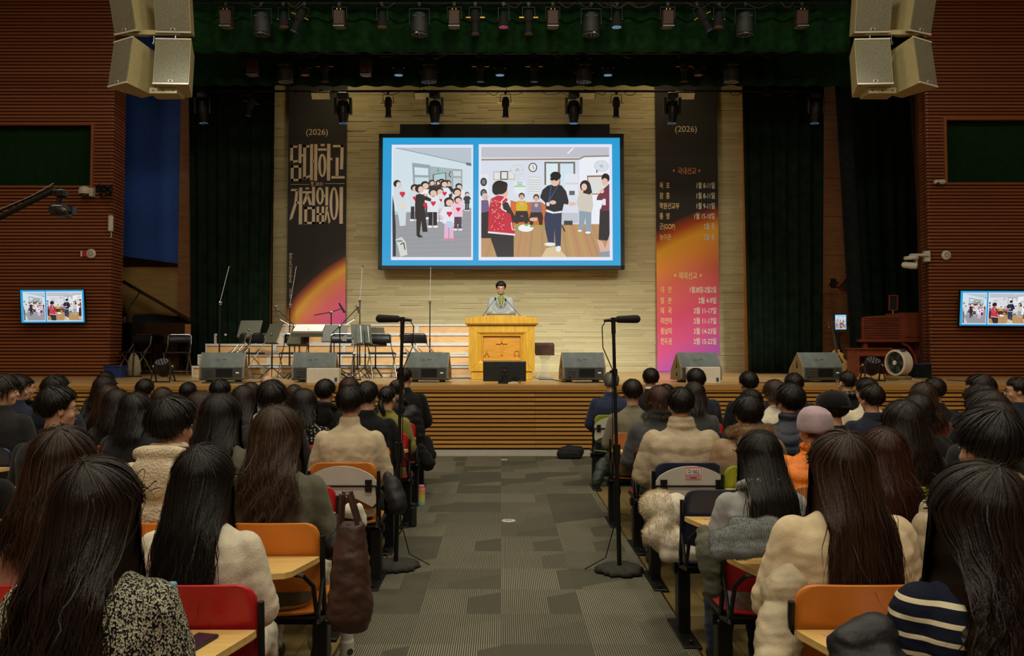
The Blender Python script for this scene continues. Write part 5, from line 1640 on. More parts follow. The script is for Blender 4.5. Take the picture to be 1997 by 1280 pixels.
def proto(kind, lens):
    t = thing({'parled': 'wash_light', 'par': 'par_lamp', 'fres': 'fresnel_lamp', 'ell': 'profile_spotlight', 'mover': 'moving_head_light', 'flood': 'flood_panel'}[kind], '', 'stage light')
    hang(t, 0)
    if kind == 'parled':
        m = MB(); m.tube([(-.17, 0, -.34), (-.17, 0, -.08), (.17, 0, -.08), (.17, 0, -.34)], .014, 6); m.build('yoke', 'black_metal', t)
        m = MB(); m.lathe([(.13, -.50), (.145, -.48), (.14, -.30), (.11, -.16), (.05, -.13)], n=20); m.build('body', 'speaker_dark', t)
        m = MB(); m.lathe([(.135, -.515), (.14, -.505), (.14, -.495)], n=22); m.build('lens', 'glass_lens', t)
        m = MB(); m.tube([(.135 * math.cos(a), .135 * math.sin(a), -.515) for a in np.linspace(0, 2 * PI, 24)], .006, 5)
        for k in range(13):
            rr_ = 0 if k == 0 else (.045 if k < 5 else .09); a = k * 1.57 if k < 5 else k * .785; m.lathe([(.014, -.522), (.014, -.515)], (rr_ * math.cos(a), rr_ * math.sin(a), 0), 8)
        m.build('lens_ring', 'lens_ring', t)
        m = MB(); m.box((.0, -.115, -.22), (.2, .01, .03), rot=Matrix.Rotation(R(15), 3, 'X')); m.build('display_strip', 'barn_blue', t)
    elif kind == 'par':
        m = MB(); m.tube([(-.09, 0, -.25), (-.09, 0, -.06), (.09, 0, -.06), (.09, 0, -.25)], .009, 6); m.build('yoke', 'black_metal', t)
        m = MB(); m.lathe([(.085, -.38), (.08, -.28), (.05, -.16), (.03, -.12)], n=16); m.build('body', 'soft_black', t)
        m = MB(); m.lathe([(.078, -.392), (.08, -.378)], n=18); m.build('lens', lens, t)
        m = MB(); [m.ell((s * .10, 0, -.25), (.012, .012, .012)) for s in (-1, 1)]; m.build('knob', 'chrome', t)
    elif kind == 'fres':
        m = MB(); m.tube([(-.12, 0, -.25), (-.12, 0, -.05), (.12, 0, -.05), (.12, 0, -.25)], .010, 6); m.build('yoke', 'black_metal', t)
        m = MB(); m.box((0, 0, -.24), (.20, .19, .26), bev=.02); m.build('body', 'leather_brown', t)
        m = MB(); m.lathe([(.09, -.40), (.09, -.37)], n=18); m.box((0, -.02, -.385), (.19, .19, .012)); m.build('lens_frame', 'lens_ring', t)
        m = MB(); [m.box((s * .03, -.05, -.1), (.015, .03, .03)) for s in (-1, 1)]; m.build('vent', 'brass', t)
    elif kind == 'ell':
        m = MB(); m.tube([(-.11, 0, -.22), (-.10, 0, -.05), (.10, 0, -.05), (.11, 0, -.22)], .009, 6); m.build('yoke', 'black_metal', t)
        m = MB(); m.lathe([(.06, -.50), (.055, -.32), (.075, -.28), (.08, -.18), (.05, -.10)], n=14); m.build('barrel', 'soft_black', t)
        m = MB(); m.tube([(-.16, 0, -.22), (-.08, 0, -.22)], .012, 6); m.tube([(.16, 0, -.22), (.08, 0, -.22)], .012, 6); m.build('shutter_handle', 'brass', t)
        m = MB(); m.lathe([(.075, -.51), (.075, -.49)], n=8); m.build('gel_frame', 'leather_brown' if lens != 'barn_blue' else 'barn_blue', t)
    elif kind == 'mover':
        m = MB(); m.box((0, 0, -.07), (.22, .2, .12), bev=.02); m.build('base', 'black_plastic', t)
        for s in (-1, 1):
            m = MB(); m.box((s * .15, 0, -.28), (.05, .14, .34), bev=.02); m.build('arm', 'black_plastic', t)
        m = MB(); m.lathe([(.03, -.16), (.10, -.19), (.125, -.30), (.12, -.42), (.085, -.60), (.08, -.62)], n=20); m.build('head', 'black_plastic', t, False)
        m = MB(); m.lathe([(.074, -.632), (.084, -.61)], n=20); m.build('lens', 'glass_lens', t); m = MB(); m.tube([(.08 * math.cos(a), .08 * math.sin(a), -.63) for a in np.linspace(0, 2 * PI, 20)], .005, 5); m.build('lens_ring', 'lamp_lens_blue', t)
    elif kind == 'flood':
        rot = Matrix.Rotation(R(38), 3, 'X')
        m = MB(); m.box((0, 0, -.08), (.40, .05, .17), rot=rot, bev=.005); m.build('housing', 'black_metal', t); m = MB(); m.box((0, -.022, -.10), (.37, .03, .135), rot=rot); m.build('diffuser', 'flood_cream', t)
    return t


PR = {}
ROWS = [
 (13.5, 6, [(441, 'fres', 0), (510, 'parled', 0), (553, 'par', 'lamp_lens_amber'), (595, 'ell', 'barn_blue', 24), (662, 'fres', 0), (745, 'par', 'lamp_lens_amber'), (818, 'parled', 0), (886, 'fres', 0), (927, 'ell', 'b'), (982, 'par', 'lamp_lens_pink'), (1031, 'ell', 'b'), (1078, 'fres', 0), (1153, 'parled', 0), (1203, 'par', 'lamp_lens_blue'), (1302, 'fres', 0), (1358, 'ell', 'barn_blue', -28), (1402, 'par', 'lamp_lens_amber'), (1453, 'parled', 0), (1563, 'fres', 0)]),
 (14.9, 104, [(492, 'fres', 0), (556, 'parled', 0), (594, 'par', 'lamp_lens_amber'), (633, 'ell', 'b'), (713, 'fres', 0), (777, 'par', 'lamp_lens_blue'), (836, 'parled', 0), (937, 'ell', 'b'), (975, 'par', 'lamp_lens_blue'), (1042, 'ell', 'b'), (1139, 'parled', 0), (1186, 'par', 'lamp_lens_blue'), (1335, 'ell', 'b'), (1363, 'par', 'lamp_lens_amber'), (1427, 'parled', 0)]),
 (16.2, 178, [(396, 'mover', 0), (495, 'ell', 'barn_blue', 14), (626, 'flood', 0), (669, 'mover', 0), (757, 'ell', 'b'), (827, 'flood', 0), (848, 'mover', 0, 0, 1), (986, 'ell', 'b'), (1119, 'mover', 0), (1142, 'flood', 0), (1202, 'ell', 'b'), (1311, 'mover', 0), (1336, 'flood', 0), (1590, 'mover', 0)])]
ORD = 'first second third fourth fifth sixth seventh eighth ninth tenth eleventh twelfth thirteenth fourteenth fifteenth sixteenth seventeenth eighteenth nineteenth twentieth'.split()
KN = {'parled': 'large round wash light', 'par': 'small round lamp', 'fres': 'boxy brownish spotlight', 'ell': 'slim profile spotlight', 'mover': 'black moving head light', 'flood': 'cream flat flood panel'}
for (Y, py, L_), rn in zip(ROWS, ('top', 'middle', 'lowest')):
    z = at(900, py, Y).z
    for i, it in enumerate(L_):
        px, kd, ln = it[:3]
        roll = it[3] if len(it) > 3 else 0
        key = (kd, ln)
        lb = '%s, %s lamp from the blue wall side on the %s lighting bar' % (KN[kd], ORD[i], rn)
        loc = (at(px, py, Y).x, Y, z - .02)
        if key not in PR:
            t = PR[key] = proto(kd, ln if ln else 'glass_lens'); t['label'] = lb; t.location = loc; t['group'] = 'lamps on the lighting bars'
        else:
            t = copy_tree(PR[key], loc, 0, lb)
        t.rotation_euler = (R(6), R(roll), 0)
        if kd == 'flood':
            t.location.z += .02
# ------------------------------------------------------------ people
plain('skin', col(196, 150, 122), .5, var=.05, sc=12)
plain('scalp', col(176, 132, 104), .4, var=.05)
plain('eye_white', col(215, 210, 205), .2)
plain('iris_dark', col(30, 20, 16), .2)
plain('lip', col(166, 98, 88), .5)


def hair_mat(name, c, c2):
    t = NT(name)
    at_ = t.n('Attribute', attribute_name='tint')
    t.put(t.b.inputs['Base Color'], t.mix(at_.outputs['Fac'], col(*c), col(*c2)))
    t.b.inputs['Roughness'].default_value = .38
    t.b.inputs['Specular IOR Level'].default_value = .26
    t.b.inputs['Anisotropic'].default_value = .4
    v = t.coord((60, 60, 3))
    t.bump(t.noise(v, 4, 3, .6), .5, .004)
    MATS[name] = t.m


hair_mat('hair_black', (11, 10, 9), (32, 28, 25))
hair_mat('hair_dark', (16, 12, 9), (44, 32, 25))
hair_mat('hair_brown', (26, 17, 12), (66, 44, 31))
hair_mat('hair_redbrown', (34, 17, 13), (70, 36, 27))
hair_mat('hair_gray', (70, 68, 66), (150, 148, 144))
hair_mat('hair_tips', (20, 14, 11), (84, 60, 42))


def cloth(name, c, kind='knit', c2=None, rough=.9):
    t = NT(name)
    v = t.coord()
    n = t.noise(v, 14, 3)
    base = t.ramp(n, [(.3, tuple(x * .82 for x in c_(c)) + (1,)), (.7, tuple(min(1, x * 1.1) for x in c_(c)) + (1,))])
    h = None
    if kind == 'tweed':
        vo = t.n('TexVoronoi', {'Vector': t.coord((1, 1, .6)), 'Scale': 300.0})
        base = t.ramp(vo.outputs['Color'], [(.42, col(*c)), (.56, col(*c2)), (.85, col(*[min(255, k + 20) for k in c2]))])
        h = vo.outputs[0]
    elif kind == 'floral':
        vo = t.n('TexVoronoi', {'Vector': v, 'Scale': 45.0})
        base = t.ramp(vo.outputs[0], [(.32, col(*c2)), (.42, col(*c))])
    elif kind == 'stripe':
        sp = t.n('SeparateXYZ', {0: v})
        w = t.math('FRACT', t.math('MULTIPLY', sp.outputs[2], 1 / .043))
        base = t.mix(t.math('GREATER_THAN', w, .72), col(*c), col(*c2))
    elif kind == 'plaid':
        sp = t.n('SeparateXYZ', {0: v})
        w = t.math('GREATER_THAN', t.math('FRACT', t.math('MULTIPLY', sp.outputs[2], 22.0)), .72)
        w2 = t.math('GREATER_THAN', t.math('FRACT', t.math('MULTIPLY', sp.outputs[0], 22.0)), .72)
        base = t.mix(t.math('MULTIPLY', t.math('ADD', w, w2), .5), col(*c), col(*c2))
    if kind == 'fleece':
        h = t.n('TexVoronoi', {'Vector': v, 'Scale': 95.0}).outputs[0]
    if h is None:
        h = t.noise(t.coord((1, 1, 1) if kind != 'knit' else (3, 3, 1)), {'smooth': 30, 'wool': 160, 'knit': 90}.get(kind, 60), 3)
    t.put(t.b.inputs['Base Color'], base)
    t.b.inputs['Roughness'].default_value = {'leather': .4, 'smooth': .6, 'puffer': .5}.get(kind, rough)
    t.b.inputs['Specular IOR Level'].default_value = .3 if kind in ('smooth', 'puffer', 'leather') else .12
    t.b.inputs['Sheen Weight'].default_value = .10 if kind in ('wool', 'knit', 'fleece', 'fur') else 0
    t.bump(h, .8 if kind in ('fleece', 'tweed') else .35, .006)
    MATS[name] = t.m
    return t.m


def c_(c):
    return col(*c)[:3]


def remesh(mb, vox, it=4, fold=0.0, seed=0, quilt=0.0, qper=.075, decim=None):
    me = mb.mesh('tmp')
    o = bpy.data.objects.new('tmp', me)
    C.objects.link(o)
    r = o.modifiers.new('r', 'REMESH'); r.mode = 'VOXEL'; r.voxel_size = vox; r.use_smooth_shade = True
    s = o.modifiers.new('s', 'SMOOTH'); s.factor = .5; s.iterations = it
    dg = bpy.context.evaluated_depsgraph_get()
    dg.update()
    me2 = bpy.data.meshes.new_from_object(o.evaluated_get(dg))
    bpy.data.objects.remove(o)
    bpy.data.meshes.remove(me)
    if fold or quilt:
        n = len(me2.vertices)
        co = np.empty(n * 3, dtype=np.float32); me2.vertices.foreach_get('co', co); co = co.reshape(-1, 3)
        no = np.empty(n * 3, dtype=np.float32); me2.vertex_normals.foreach_get('vector', no); no = no.reshape(-1, 3)
        rg = np.random.RandomState(seed)
        d = np.zeros(n)
        for k in range(9):
            kv = rg.normal(0, 1, 3) * np.array([15, 15, 46 if k % 2 else 20]) * (1 + k * .3)
            ph = rg.uniform(0, 6.28)
            w = np.sin(co @ kv + ph + 1.5 * np.sin(co @ (kv[[1, 2, 0]] * .35)))
            d += np.sign(w) * np.abs(w) ** 1.5 / (1 + k * .35)
        # calmer across the top of the shoulders
        calm = np.clip((1.12 - co[:, 2]) / .35, .2, 1)
        d *= fold * .30 * calm
        if quilt:
            zz = co[:, 2] + .012 * np.sin(co[:, 0] * 23 + seed) + .008 * np.sin(co[:, 1] * 31)
            q = np.abs(np.sin(zz * np.pi / qper)) ** .6
            d += quilt * (q - .6) + .003 * np.sin(co @ np.array([90, 70, 30])) * (1 - q)
        co += no * d[:, None].astype(np.float32)
        me2.vertices.foreach_set('co', co.ravel())
        me2.update()
    me2.materials.clear()
    me2.polygons.foreach_set('use_smooth', np.ones(len(me2.polygons), dtype=bool))
    return me2


HP = Vector((0, -.005, 1.10))   # neck pivot


def hrot(yaw, pit):
    return Matrix.Translation(HP) @ Matrix.Rotation(R(yaw), 4, 'Z') @ Matrix.Rotation(R(pit), 4, 'X') @ Matrix.Translation(-HP)


def xf(mb, mtx, start=0):
    A = np.array(mtx)
    for i in range(start, len(mb.v)):
        mb.v[i] = mb.v[i] @ A[:3, :3].T + A[:3, 3]


BODY = {}


def arm_pts(side, pose):
    s = side
    sh = (s * .175, -.01, 1.0)
    if pose == 'lap':
        return [sh, (s * .235, .02, .74), (s * .10, .25, .60), (s * .05, .31, .585)]
    if pose == 'desk':   # lecture at the lectern, forearms forward
        return [sh, (s * .215, .03, .74), (s * .13, .27, .735), (s * .11, .34, .73)]
    return [sh, (s * .245, -.01, .74), (s * .16, .22, .64), (s * .11, .29, .62)]


def body_mesh(yaw=0, pit=0, pose='lap', vox=.0095, stand=False):
    key = (yaw, pit, pose, vox, stand)
    if key in BODY:
        return BODY[key]
    m = MB()
    # head
    m.ell((0, -.008, 1.255), (.074, .094, .087), n=20, k=14)
    m.ell((0, .028, 1.205), (.060, .064, .084), n=18, k=12)
    m.ell((0, .05, 1.152), (.038, .042, .038))
    m.cap((0, .086, 1.238), (0, .104, 1.205), .008, .013, 8)
    for s in (-1, 1):
        m.ell((s * .078, -.004, 1.215), (.009, .020, .031), Matrix.Rotation(s * .3, 3, 'Z'))
        m.cap((s * .016, .084, 1.25), (s * .045, .07, 1.252), .008, .007, 8)
        m.ell((s * .04, .055, 1.195), (.022, .025, .022))
    m.ell((0, .086, 1.172), (.022, .010, .009))
    m.cap((0, -.02, 1.02), (0, -.002, 1.17), .057, .054, 16)
    xf(m, hrot(yaw, pit))
    # trunk
    z0 = .43
    m.loft([(0, -.02, z0, .15, .11), (0, -.02, z0 + .1, .165, .115), (0, -.025, .7, .150, .10), (0, -.025, .85, .160, .105), (0, -.025, .96, .170, .10), (0, -.02, 1.02, .13, .07), (0, -.015, 1.07, .07, .055)], 22)
    for s in (-1, 1):
        P_ = arm_pts(s, pose)
        Q0 = (P_[0][0] * .95, P_[0][1], P_[0][2] - .02); m.cap(Q0, P_[1], .044, .040); m.cap(P_[1], P_[2], .038, .028)
        a, b = Vector(P_[2]), Vector(P_[3]); d = (b - a).normalized()
        pc = a + d * .05
        side = Vector((s, 0, 0)); side = (side - d * side.dot(d)).normalized()
        up = d.cross(side) * (1 if s < 0 else 1)
        m.ell(tuple(pc), (.038, .045, .017), n=12, k=8)
        for k, (o_, L) in enumerate(((-.026, .060), (-.009, .070), (.009, .066), (.026, .052))):
            q = pc + side * o_ + d * .035
            q2 = q + d * L * .55 + Vector((0, 0, -.006)); q3 = q2 + d * L * .35 + Vector((0, 0, -.018))
            m.cap(q, q2, .0095, .0088, 8); m.cap(q2, q3, .0088, .0078, 8)
        q = pc - side * .030 - d * .012
        m.cap(q, q + (-side * .6 + d).normalized() * .045 + Vector((0, 0, -.004)), .0115, .0095, 8)
        if stand:
            m.cap((s * .09, -.02, .50), (s * .09, .0, .04 - .48 + .48), .075, .05) if False else None
            m.cap((s * .085, -.02, .46), (s * .09, 0, -.02), .08, .055); m.cap((s * .09, 0, -.02), (s * .095, -.02, -.40), .055, .035); m.cap((s * .095, -.03, -.43), (s * .11, .13, -.455), .04, .03)
        else:
            m.cap((s * .085, .0, .50), (s * .115, .40, .50), .078, .055); m.cap((s * .115, .40, .49), (s * .12, .40, .10), .055, .036); m.cap((s * .12, .38, .05), (s * .13, .53, .035), .038, .030)
    me = remesh(m, vox, 3)
    n0 = len(me.polygons)
    # eyes, brows, lips as raised details
    d = MB()
    for s in (-1, 1):
        d.ell((s * .031, .0765, 1.232), (.0125, .009, .007), n=10, k=6, mi=1)
        d.ell((s * .031, .0835, 1.232), (.006, .004, .006), n=8, k=5, mi=2)
        d.tube([(s * .014, .091, 1.252), (s * .030, .088, 1.257), (s * .048, .076, 1.250)], .0028, 5, mi=2)
    d.ell((0, .0955, 1.172), (.021, .005, .005), n=12, k=6, mi=3)
    xf(d, hrot(yaw, pit))
    dm = d.mesh('d', True)
    # join
    V = np.empty(len(me.vertices) * 3, np.float32); me.vertices.foreach_get('co', V)
    lv = np.empty(len(me.loops), np.int32); me.loops.foreach_get('vertex_index', lv)
    lt = np.empty(n0, np.int32); me.polygons.foreach_get('loop_total', lt)
    V2 = np.empty(len(dm.vertices) * 3, np.float32); dm.vertices.foreach_get('co', V2)
    lv2 = np.empty(len(dm.loops), np.int32); dm.loops.foreach_get('vertex_index', lv2)
    lt2 = np.empty(len(dm.polygons), np.int32); dm.polygons.foreach_get('loop_total', lt2)
    mi2 = np.empty(len(dm.polygons), np.int32); dm.polygons.foreach_get('material_index', mi2)
    out = bpy.data.meshes.new('body')
    Vn = np.concatenate([V, V2]); L = np.concatenate([lv, lv2 + len(V) // 3]); T = np.concatenate([lt, lt2])
    out.vertices.add(len(Vn) // 3); out.vertices.foreach_set('co', Vn)
    out.loops.add(len(L)); out.loops.foreach_set('vertex_index', L)
    out.polygons.add(len(T)); out.polygons.foreach_set('loop_start', np.concatenate([[0], np.cumsum(T)[:-1]]).astype(np.int32)); out.polygons.foreach_set('loop_total', T)
    out.polygons.foreach_set('material_index', np.concatenate([np.zeros(n0, np.int32), mi2])); out.polygons.foreach_set('use_smooth', np.ones(len(T), bool))
    out.update(calc_edges=True)
    for k in ('skin', 'eye_white', 'iris_dark', 'lip'):
        out.materials.append(MATS[k])
    bpy.data.meshes.remove(me); bpy.data.meshes.remove(dm)
    BODY[key] = out
    return out


TOPS = {}


def top_mesh(kind, pose, var, vox, wide=1.0):
    """upper garment; kind picks bulk and collar"""
    key = (kind, pose, var, vox, wide)
    if key in TOPS:
        return TOPS[key]
    t = {'sweater': .022, 'turtle': .022, 'tee': .014, 'suit': .026, 'coat': .036, 'parka': .042, 'puffer': .050, 'hoodie': .028, 'knit': .040, 'blazer': .02}[kind]
    w = wide
    m = MB()
    bz = .415 if kind in ('coat', 'parka', 'puffer') else .46
    m.loft([(0, -.02, bz, (.165 + t) * w, .118 + t), (0, -.02, .52, (.172 + t) * w, .12 + t), (0, -.025, .68, (.156 + t) * w, .108 + t), (0, -.03, .84, (.166 + t) * w, .112 + t), (0, -.03, .95, (.180 + t * .8) * w, .106 + t), (0, -.028, 1.01, (.165 + t * .6) * w, .088 + t * .8), (0, -.024, 1.05, .122 + t * .4, .072 + t * .5), (0, -.018, 1.078, .082 + t * .2, .060 + t * .2), (0, -.015, 1.095, .064, .055)], 26, p=2.5)
    for s in (-1, 1):
        P_ = [Vector(p) for p in arm_pts(s, pose)]
        P_[0].x *= w; P_[1].x *= w
        P_[0].z -= .018; P_[0].x *= .97
        m.cap(P_[0], P_[1], .048 + t * .8, .044 + t * .8, 16)
        e = P_[2] - (P_[2] - P_[1]).normalized() * .012
        m.cap(P_[1], e, .043 + t * .8, .034 + t * .6, 16)
    if kind in ('sweater', 'tee', 'knit', 'blazer'):
        m.tube([(.066 * math.cos(a), -.012 + .066 * math.sin(a), 1.092 - .028 * math.sin(a)) for a in np.linspace(0, 2 * PI, 25)[:-1]], .015 if kind != 'tee' else .011, 8, closed=True)
    elif kind == 'turtle':
        m.loft([(0, -.015, 1.04, .085, .078), (0, -.014, 1.08, .075, .071), (0, -.010, 1.135, .071, .068), (0, -.008, 1.145, .064, .061)], 22, p=2)
    elif kind in ('suit', 'coat'):
        m.loft([(0, -.02, 1.04, .105, .085), (0, -.022, 1.08, .086, .078), (0, -.022, 1.120, .074, .072), (0, -.02, 1.126, .064, .062)], 22, p=2)
    elif kind == 'parka':
        m.loft([(0, -.02, 1.04, .115, .095), (0, -.02, 1.085, .092, .086), (0, -.02, 1.145, .088, .084), (0, -.015, 1.156, .074, .072)], 22, p=2)
        m.tube([(.093 * math.cos(a), -.02 + .088 * math.sin(a), 1.09) for a in np.linspace(0, 2 * PI, 25)[:-1]], .012, 6, closed=True)
    elif kind == 'puffer':
        m.loft([(0, -.02, 1.04, .12, .10), (0, -.02, 1.085, .095, .088), (0, -.02, 1.135, .092, .088), (0, -.02, 1.148, .08, .078)], 22, p=2)
    elif kind == 'hoodie':
        m.tube([(.080 * math.cos(a), -.03 + .080 * math.sin(a), 1.095 - .030 * math.sin(a)) for a in np.linspace(0, 2 * PI, 25)[:-1]], .022, 8, closed=True)
    me = remesh(m, vox, 4 if kind != 'knit' else 6, fold={'sweater': .010, 'turtle': .009, 'tee': .006, 'suit': .006, 'coat': .007, 'parka': .011, 'puffer': .006, 'hoodie': .011, 'knit': .013, 'blazer': .006}[kind], seed=var, quilt=.012 if kind == 'puffer' else (.007 if kind == 'parka' and var % 2 else 0), qper=.085 if kind == 'puffer' else .13)
    TOPS[key] = me
    return me


def hood_mesh(var, vox, big=1.0):
    key = ('hood', var, vox, big)
    if key in TOPS:
        return TOPS[key]
    m = MB()
    n = 22
    pts, rs = [], []
    for i in range(n):
        a = 2 * PI * i / n
        x, y = .118 * math.cos(a), -.03 + .092 * math.sin(a)
        z = 1.075 - .050 * math.sin(a) + .018 * abs(math.cos(a))
        pts.append((x * big, y - (.035 if y < -.03 else 0), z)); rs.append((.020 + .014 * max(0, -math.sin(a))) * big)
    m.tube(pts, rs, 10, closed=True)
    m.ell((0, -.155, 1.03), (.115 * big, .048, .085 * big)); m.ell((0, -.165, .985), (.07, .04, .07)); m.cap((-.07, -.15, 1.06), (.075, -.16, 1.045), .038, .034)
    me = remesh(m, vox, 4, fold=.012, seed=var + 40)
    TOPS[key] = me
    return me


def legs_mesh(stand=False, wide=0.0, vox=.013):
    key = ('legs', stand, wide)
    if key in TOPS:
        return TOPS[key]
    m = MB()
    if stand:
        m.loft([(0, -.02, .40, .17, .125), (0, -.02, .55, .165, .12)], 20)
        for s in (-1, 1):
            m.cap((s * .085, -.02, .42), (s * .09, 0, -.02), .092, .075); m.cap((s * .09, 0, -.02), (s * .095, -.02, -.38), .075, .06)
    else:
        m.loft([(0, -.01, .435, .17, .13), (0, -.01, .50, .175, .135), (0, -.02, .60, .165, .12)], 20)
        for s in (-1, 1):
            m.cap((s * .088, .0, .505), (s * .118, .40, .505), .092 + wide * .3, .072 + wide); m.cap((s * .118, .40, .49), (s * .12, .395, .11), .070 + wide, .055 + wide)
    me = remesh(m, vox, 4, fold=.010, seed=5)
    TOPS[key] = me
    return me


def shoe_mesh():
    if 'shoe' in TOPS:
        return TOPS['shoe']
    m = MB()
    m.loft([(0, .03, 0, .040, .125), (0, .03, .022, .045, .13), (0, .028, .045, .042, .122), (0, -.01, .075, .038, .08), (0, -.035, .10, .036, .05)], 20, p=2.6)
    TOPS['shoe'] = me = remesh(m, .008, 2)
    return me


HAIRS = {}


def hair_mesh(style, seed, lod, zend=.85, wave=0.0, bulk=0.0, yaw=0, pit=0, part=0.0, flare=.25, bk=0.0):
    """strand based hair; lod 0 near .. 2 far"""
    key = (style, seed, lod, zend, wave, bulk, yaw, pit, part, flare, bk)
    if key in HAIRS:
        return HAIRS[key]
    rg = np.random.RandomState(seed * 7 + 3)
    Cc = np.array([0, -.008, 1.252])
    h = (.014 if style in ('long', 'bob') else .005) + bulk * (.85 if style in ('short', 'bushy') else 1)
    Rr = np.array([.078 + h, .098 + h, .090 + h * .9])
    tilt = R(28)
    P = np.array([part * .25, -math.sin(tilt), math.cos(tilt)]); P /= np.linalg.norm(P)
    A = np.array([0, -math.cos(tilt), -math.sin(tilt)]); A = A - P * (A @ P); A /= np.linalg.norm(A)
    B = np.cross(A, P)
    short = style in ('short', 'bald', 'thin', 'bushy')
    long_ = style in ('long',)
    bob = style == 'bob'
    pony = style == 'pony'
    al = np.linspace(.02, PI * .93, 150)

    def paths(phi, off, M, jit=0.0, zj=None, start=None):
        """phi (N,), off radial offset (N,) -> (N,M,3)"""
        N = len(phi)
        d = (np.cos(al)[None, :, None] * P + np.sin(al)[None, :, None] * (np.cos(phi)[:, None, None] * A + np.sin(phi)[:, None, None] * B))
        az = np.abs(np.arctan2(d[..., 0], -d[..., 1]))      # 0 at the back
        if short or pony:
            lim = np.where(az < 1.15, -.88, np.where(az < 1.5, -.88 + (az - 1.15) / .35 * .46, np.where(az < 1.9, -.42, -.42 + np.clip((az - 1.9) / .35, 0, 1) * .74)))
        else:
            lim = np.where(az < 1.95, 0.0, np.clip((az - 1.95) / .4, 0, 1) * .38)
        stop = d[..., 2] < lim
        idx = np.where(stop.any(1), stop.argmax(1), len(al) - 1)
        aend = al[idx]
        if zj is not None and (short or pony):
            aend = aend * (1 + zj)
        s0 = np.zeros(N) + .02 if start is None else start
        if short or pony:
            t = np.linspace(0, 1, M)[None, :]
            a = s0[:, None] + (aend - s0)[:, None] * t
            dd = np.cos(a)[..., None] * P + np.sin(a)[..., None] * (np.cos(phi)[:, None, None] * A + np.sin(phi)[:, None, None] * B)
            rad = 1.0 - .06 * np.clip(-dd[..., 2] - .3, 0, 1)
            # taper close to the skin at the hairline
            offs = off[:, None] * (1 - .75 * t ** 3) 
            thick = -(.013 + bulk * 1.05) * np.clip((t - .45) / .55, 0, 1) ** 1.5
            pts = Cc + dd * (Rr * rad[..., None] + (offs + thick)[..., None])
            return pts, np.broadcast_to(dd, pts.shape)
        M1 = max(5, int(M * .4)); M2 = M - M1
        t = np.linspace(0, 1, M1)[None, :]
        a = s0[:, None] + (aend - s0)[:, None] * t
        dd = np.cos(a)[..., None] * P + np.sin(a)[..., None] * (np.cos(phi)[:, None, None] * A + np.sin(phi)[:, None, None] * B)
        p1 = Cc + dd * (Rr + off[:, None, None])
        e = p1[:, -1, :]; ed = dd[:, -1, :]
        aze = np.arctan2(ed[:, 0], -ed[:, 1])
        back = np.abs(aze)
        zend_ = zend + .07 * np.abs(np.sin(aze)) + (zj if zj is not None else 0)
        front = back > 1.95
        zend_ = np.where(front, e[:, 2] - .01, zend_)
        q = np.linspace(0, 1, M2 + 1)[None, 1:]
        z = e[:, 2:3] + (zend_[:, None] - e[:, 2:3]) * q
        drop = np.clip((e[:, 2:3] - z), 0, 1)
        # sideways: slight pinch at the neck, then spread over the shoulders
        pin = 1 - (.10 - .2 * bulk) * np.exp(-((drop - .17) / .09) ** 2) * (0 if bob else 1) + flare * np.clip((drop - .12) / .35, 0, 1) * (1 - .35 * np.clip((drop - .4) / .3, 0, 1))
        x = e[:, 0:1] * pin
        sgn = np.where(back[:, None] > 1.72, 1.0, -1.0)
        ytar = np.where(sgn > 0, .085, -(.150 + bk + .012 * np.clip((1.02 - z) / .2, 0, 1)) - off[:, None] * .6 - .02)
        k = np.clip(drop / .20, 0, 1) ** 1.3
        if bob: k = k * .25
        y = e[:, 1:2] + (ytar - e[:, 1:2]) * k
        y = np.where((sgn < 0) & (e[:, 1:2] < ytar), e[:, 1:2], y)
        if wave:
            ph = np.round(phi * 5)[:, None] * 1.7 + seed
            amp = wave * np.clip(drop / .35, 0, 1)
            x = x + amp * np.sin(z * 58 + ph); y = y - np.abs(amp) * .7 * (1 + np.cos(z * 52 + ph))
        if bob:
            x = x * (1 - .25 * np.clip((drop - .10) / .10, 0, 1))
            y = y + np.where(y < 0, .03, 0) * np.clip((drop - .10) / .10, 0, 1)
        p2 = np.stack([x, y, z + 0 * x], -1)
        n2 = np.stack([e[:, 0:1] * 4 + 0 * z, y * 6, 0 * z], -1); n2 /= (np.linalg.norm(n2, axis=-1, keepdims=True) + 1e-6)
        return np.concatenate([p1, p2], 1), np.concatenate([dd, n2], 1)

    V, Fl, Tn = [], [], []
    nb = 0

    def grid(p, tint, closed):
        nonlocal nb
        N, M_, _ = p.shape
        V.append(p.reshape(-1, 3)); Tn.append(np.repeat(tint, M_))
        i = np.arange(N if closed else N - 1)[:, None] * M_; j = np.arange(M_ - 1)[None, :]
        nx = (((np.arange(N if closed else N - 1) + 1) % N)[:, None]) * M_
        f = np.stack([i + j, nx + j, nx + j + 1, i + j + 1], -1).reshape(-1, 4) + nb
        Fl.append(f); nb += N * M_

    def ribbons(phi, off, M_, width, noise, zj, tint, start=None):
        nonlocal nb
        p, nrm = paths(phi, off, M_, zj=zj, start=start)
        N = len(phi)
        tt = np.linspace(0, 1, p.shape[1])[None, :]
        # smooth wander
        for k in range(3):
            fr = rg.uniform(3, 9, N)[:, None]; ph = rg.uniform(0, 6.28, N)[:, None]
            dirv = rg.normal(0, 1, (N, 3))[:, None, :]
            p = p + (noise[:, None] * (tt ** 1.3) * np.sin(tt * fr + ph))[..., None] * dirv
        tan = np.gradient(p, axis=1)
        sd = np.cross(tan, nrm); sd /= (np.linalg.norm(sd, axis=-1, keepdims=True) + 1e-9)
        w = width[:, None] * np.clip(np.minimum(tt * 6 + .4, (1 - tt) * 3.5), 0.02, 1)
        a, b = p - sd * w[..., None], p + sd * w[..., None]
        q = np.stack([a, b], 2).reshape(N, -1, 3)
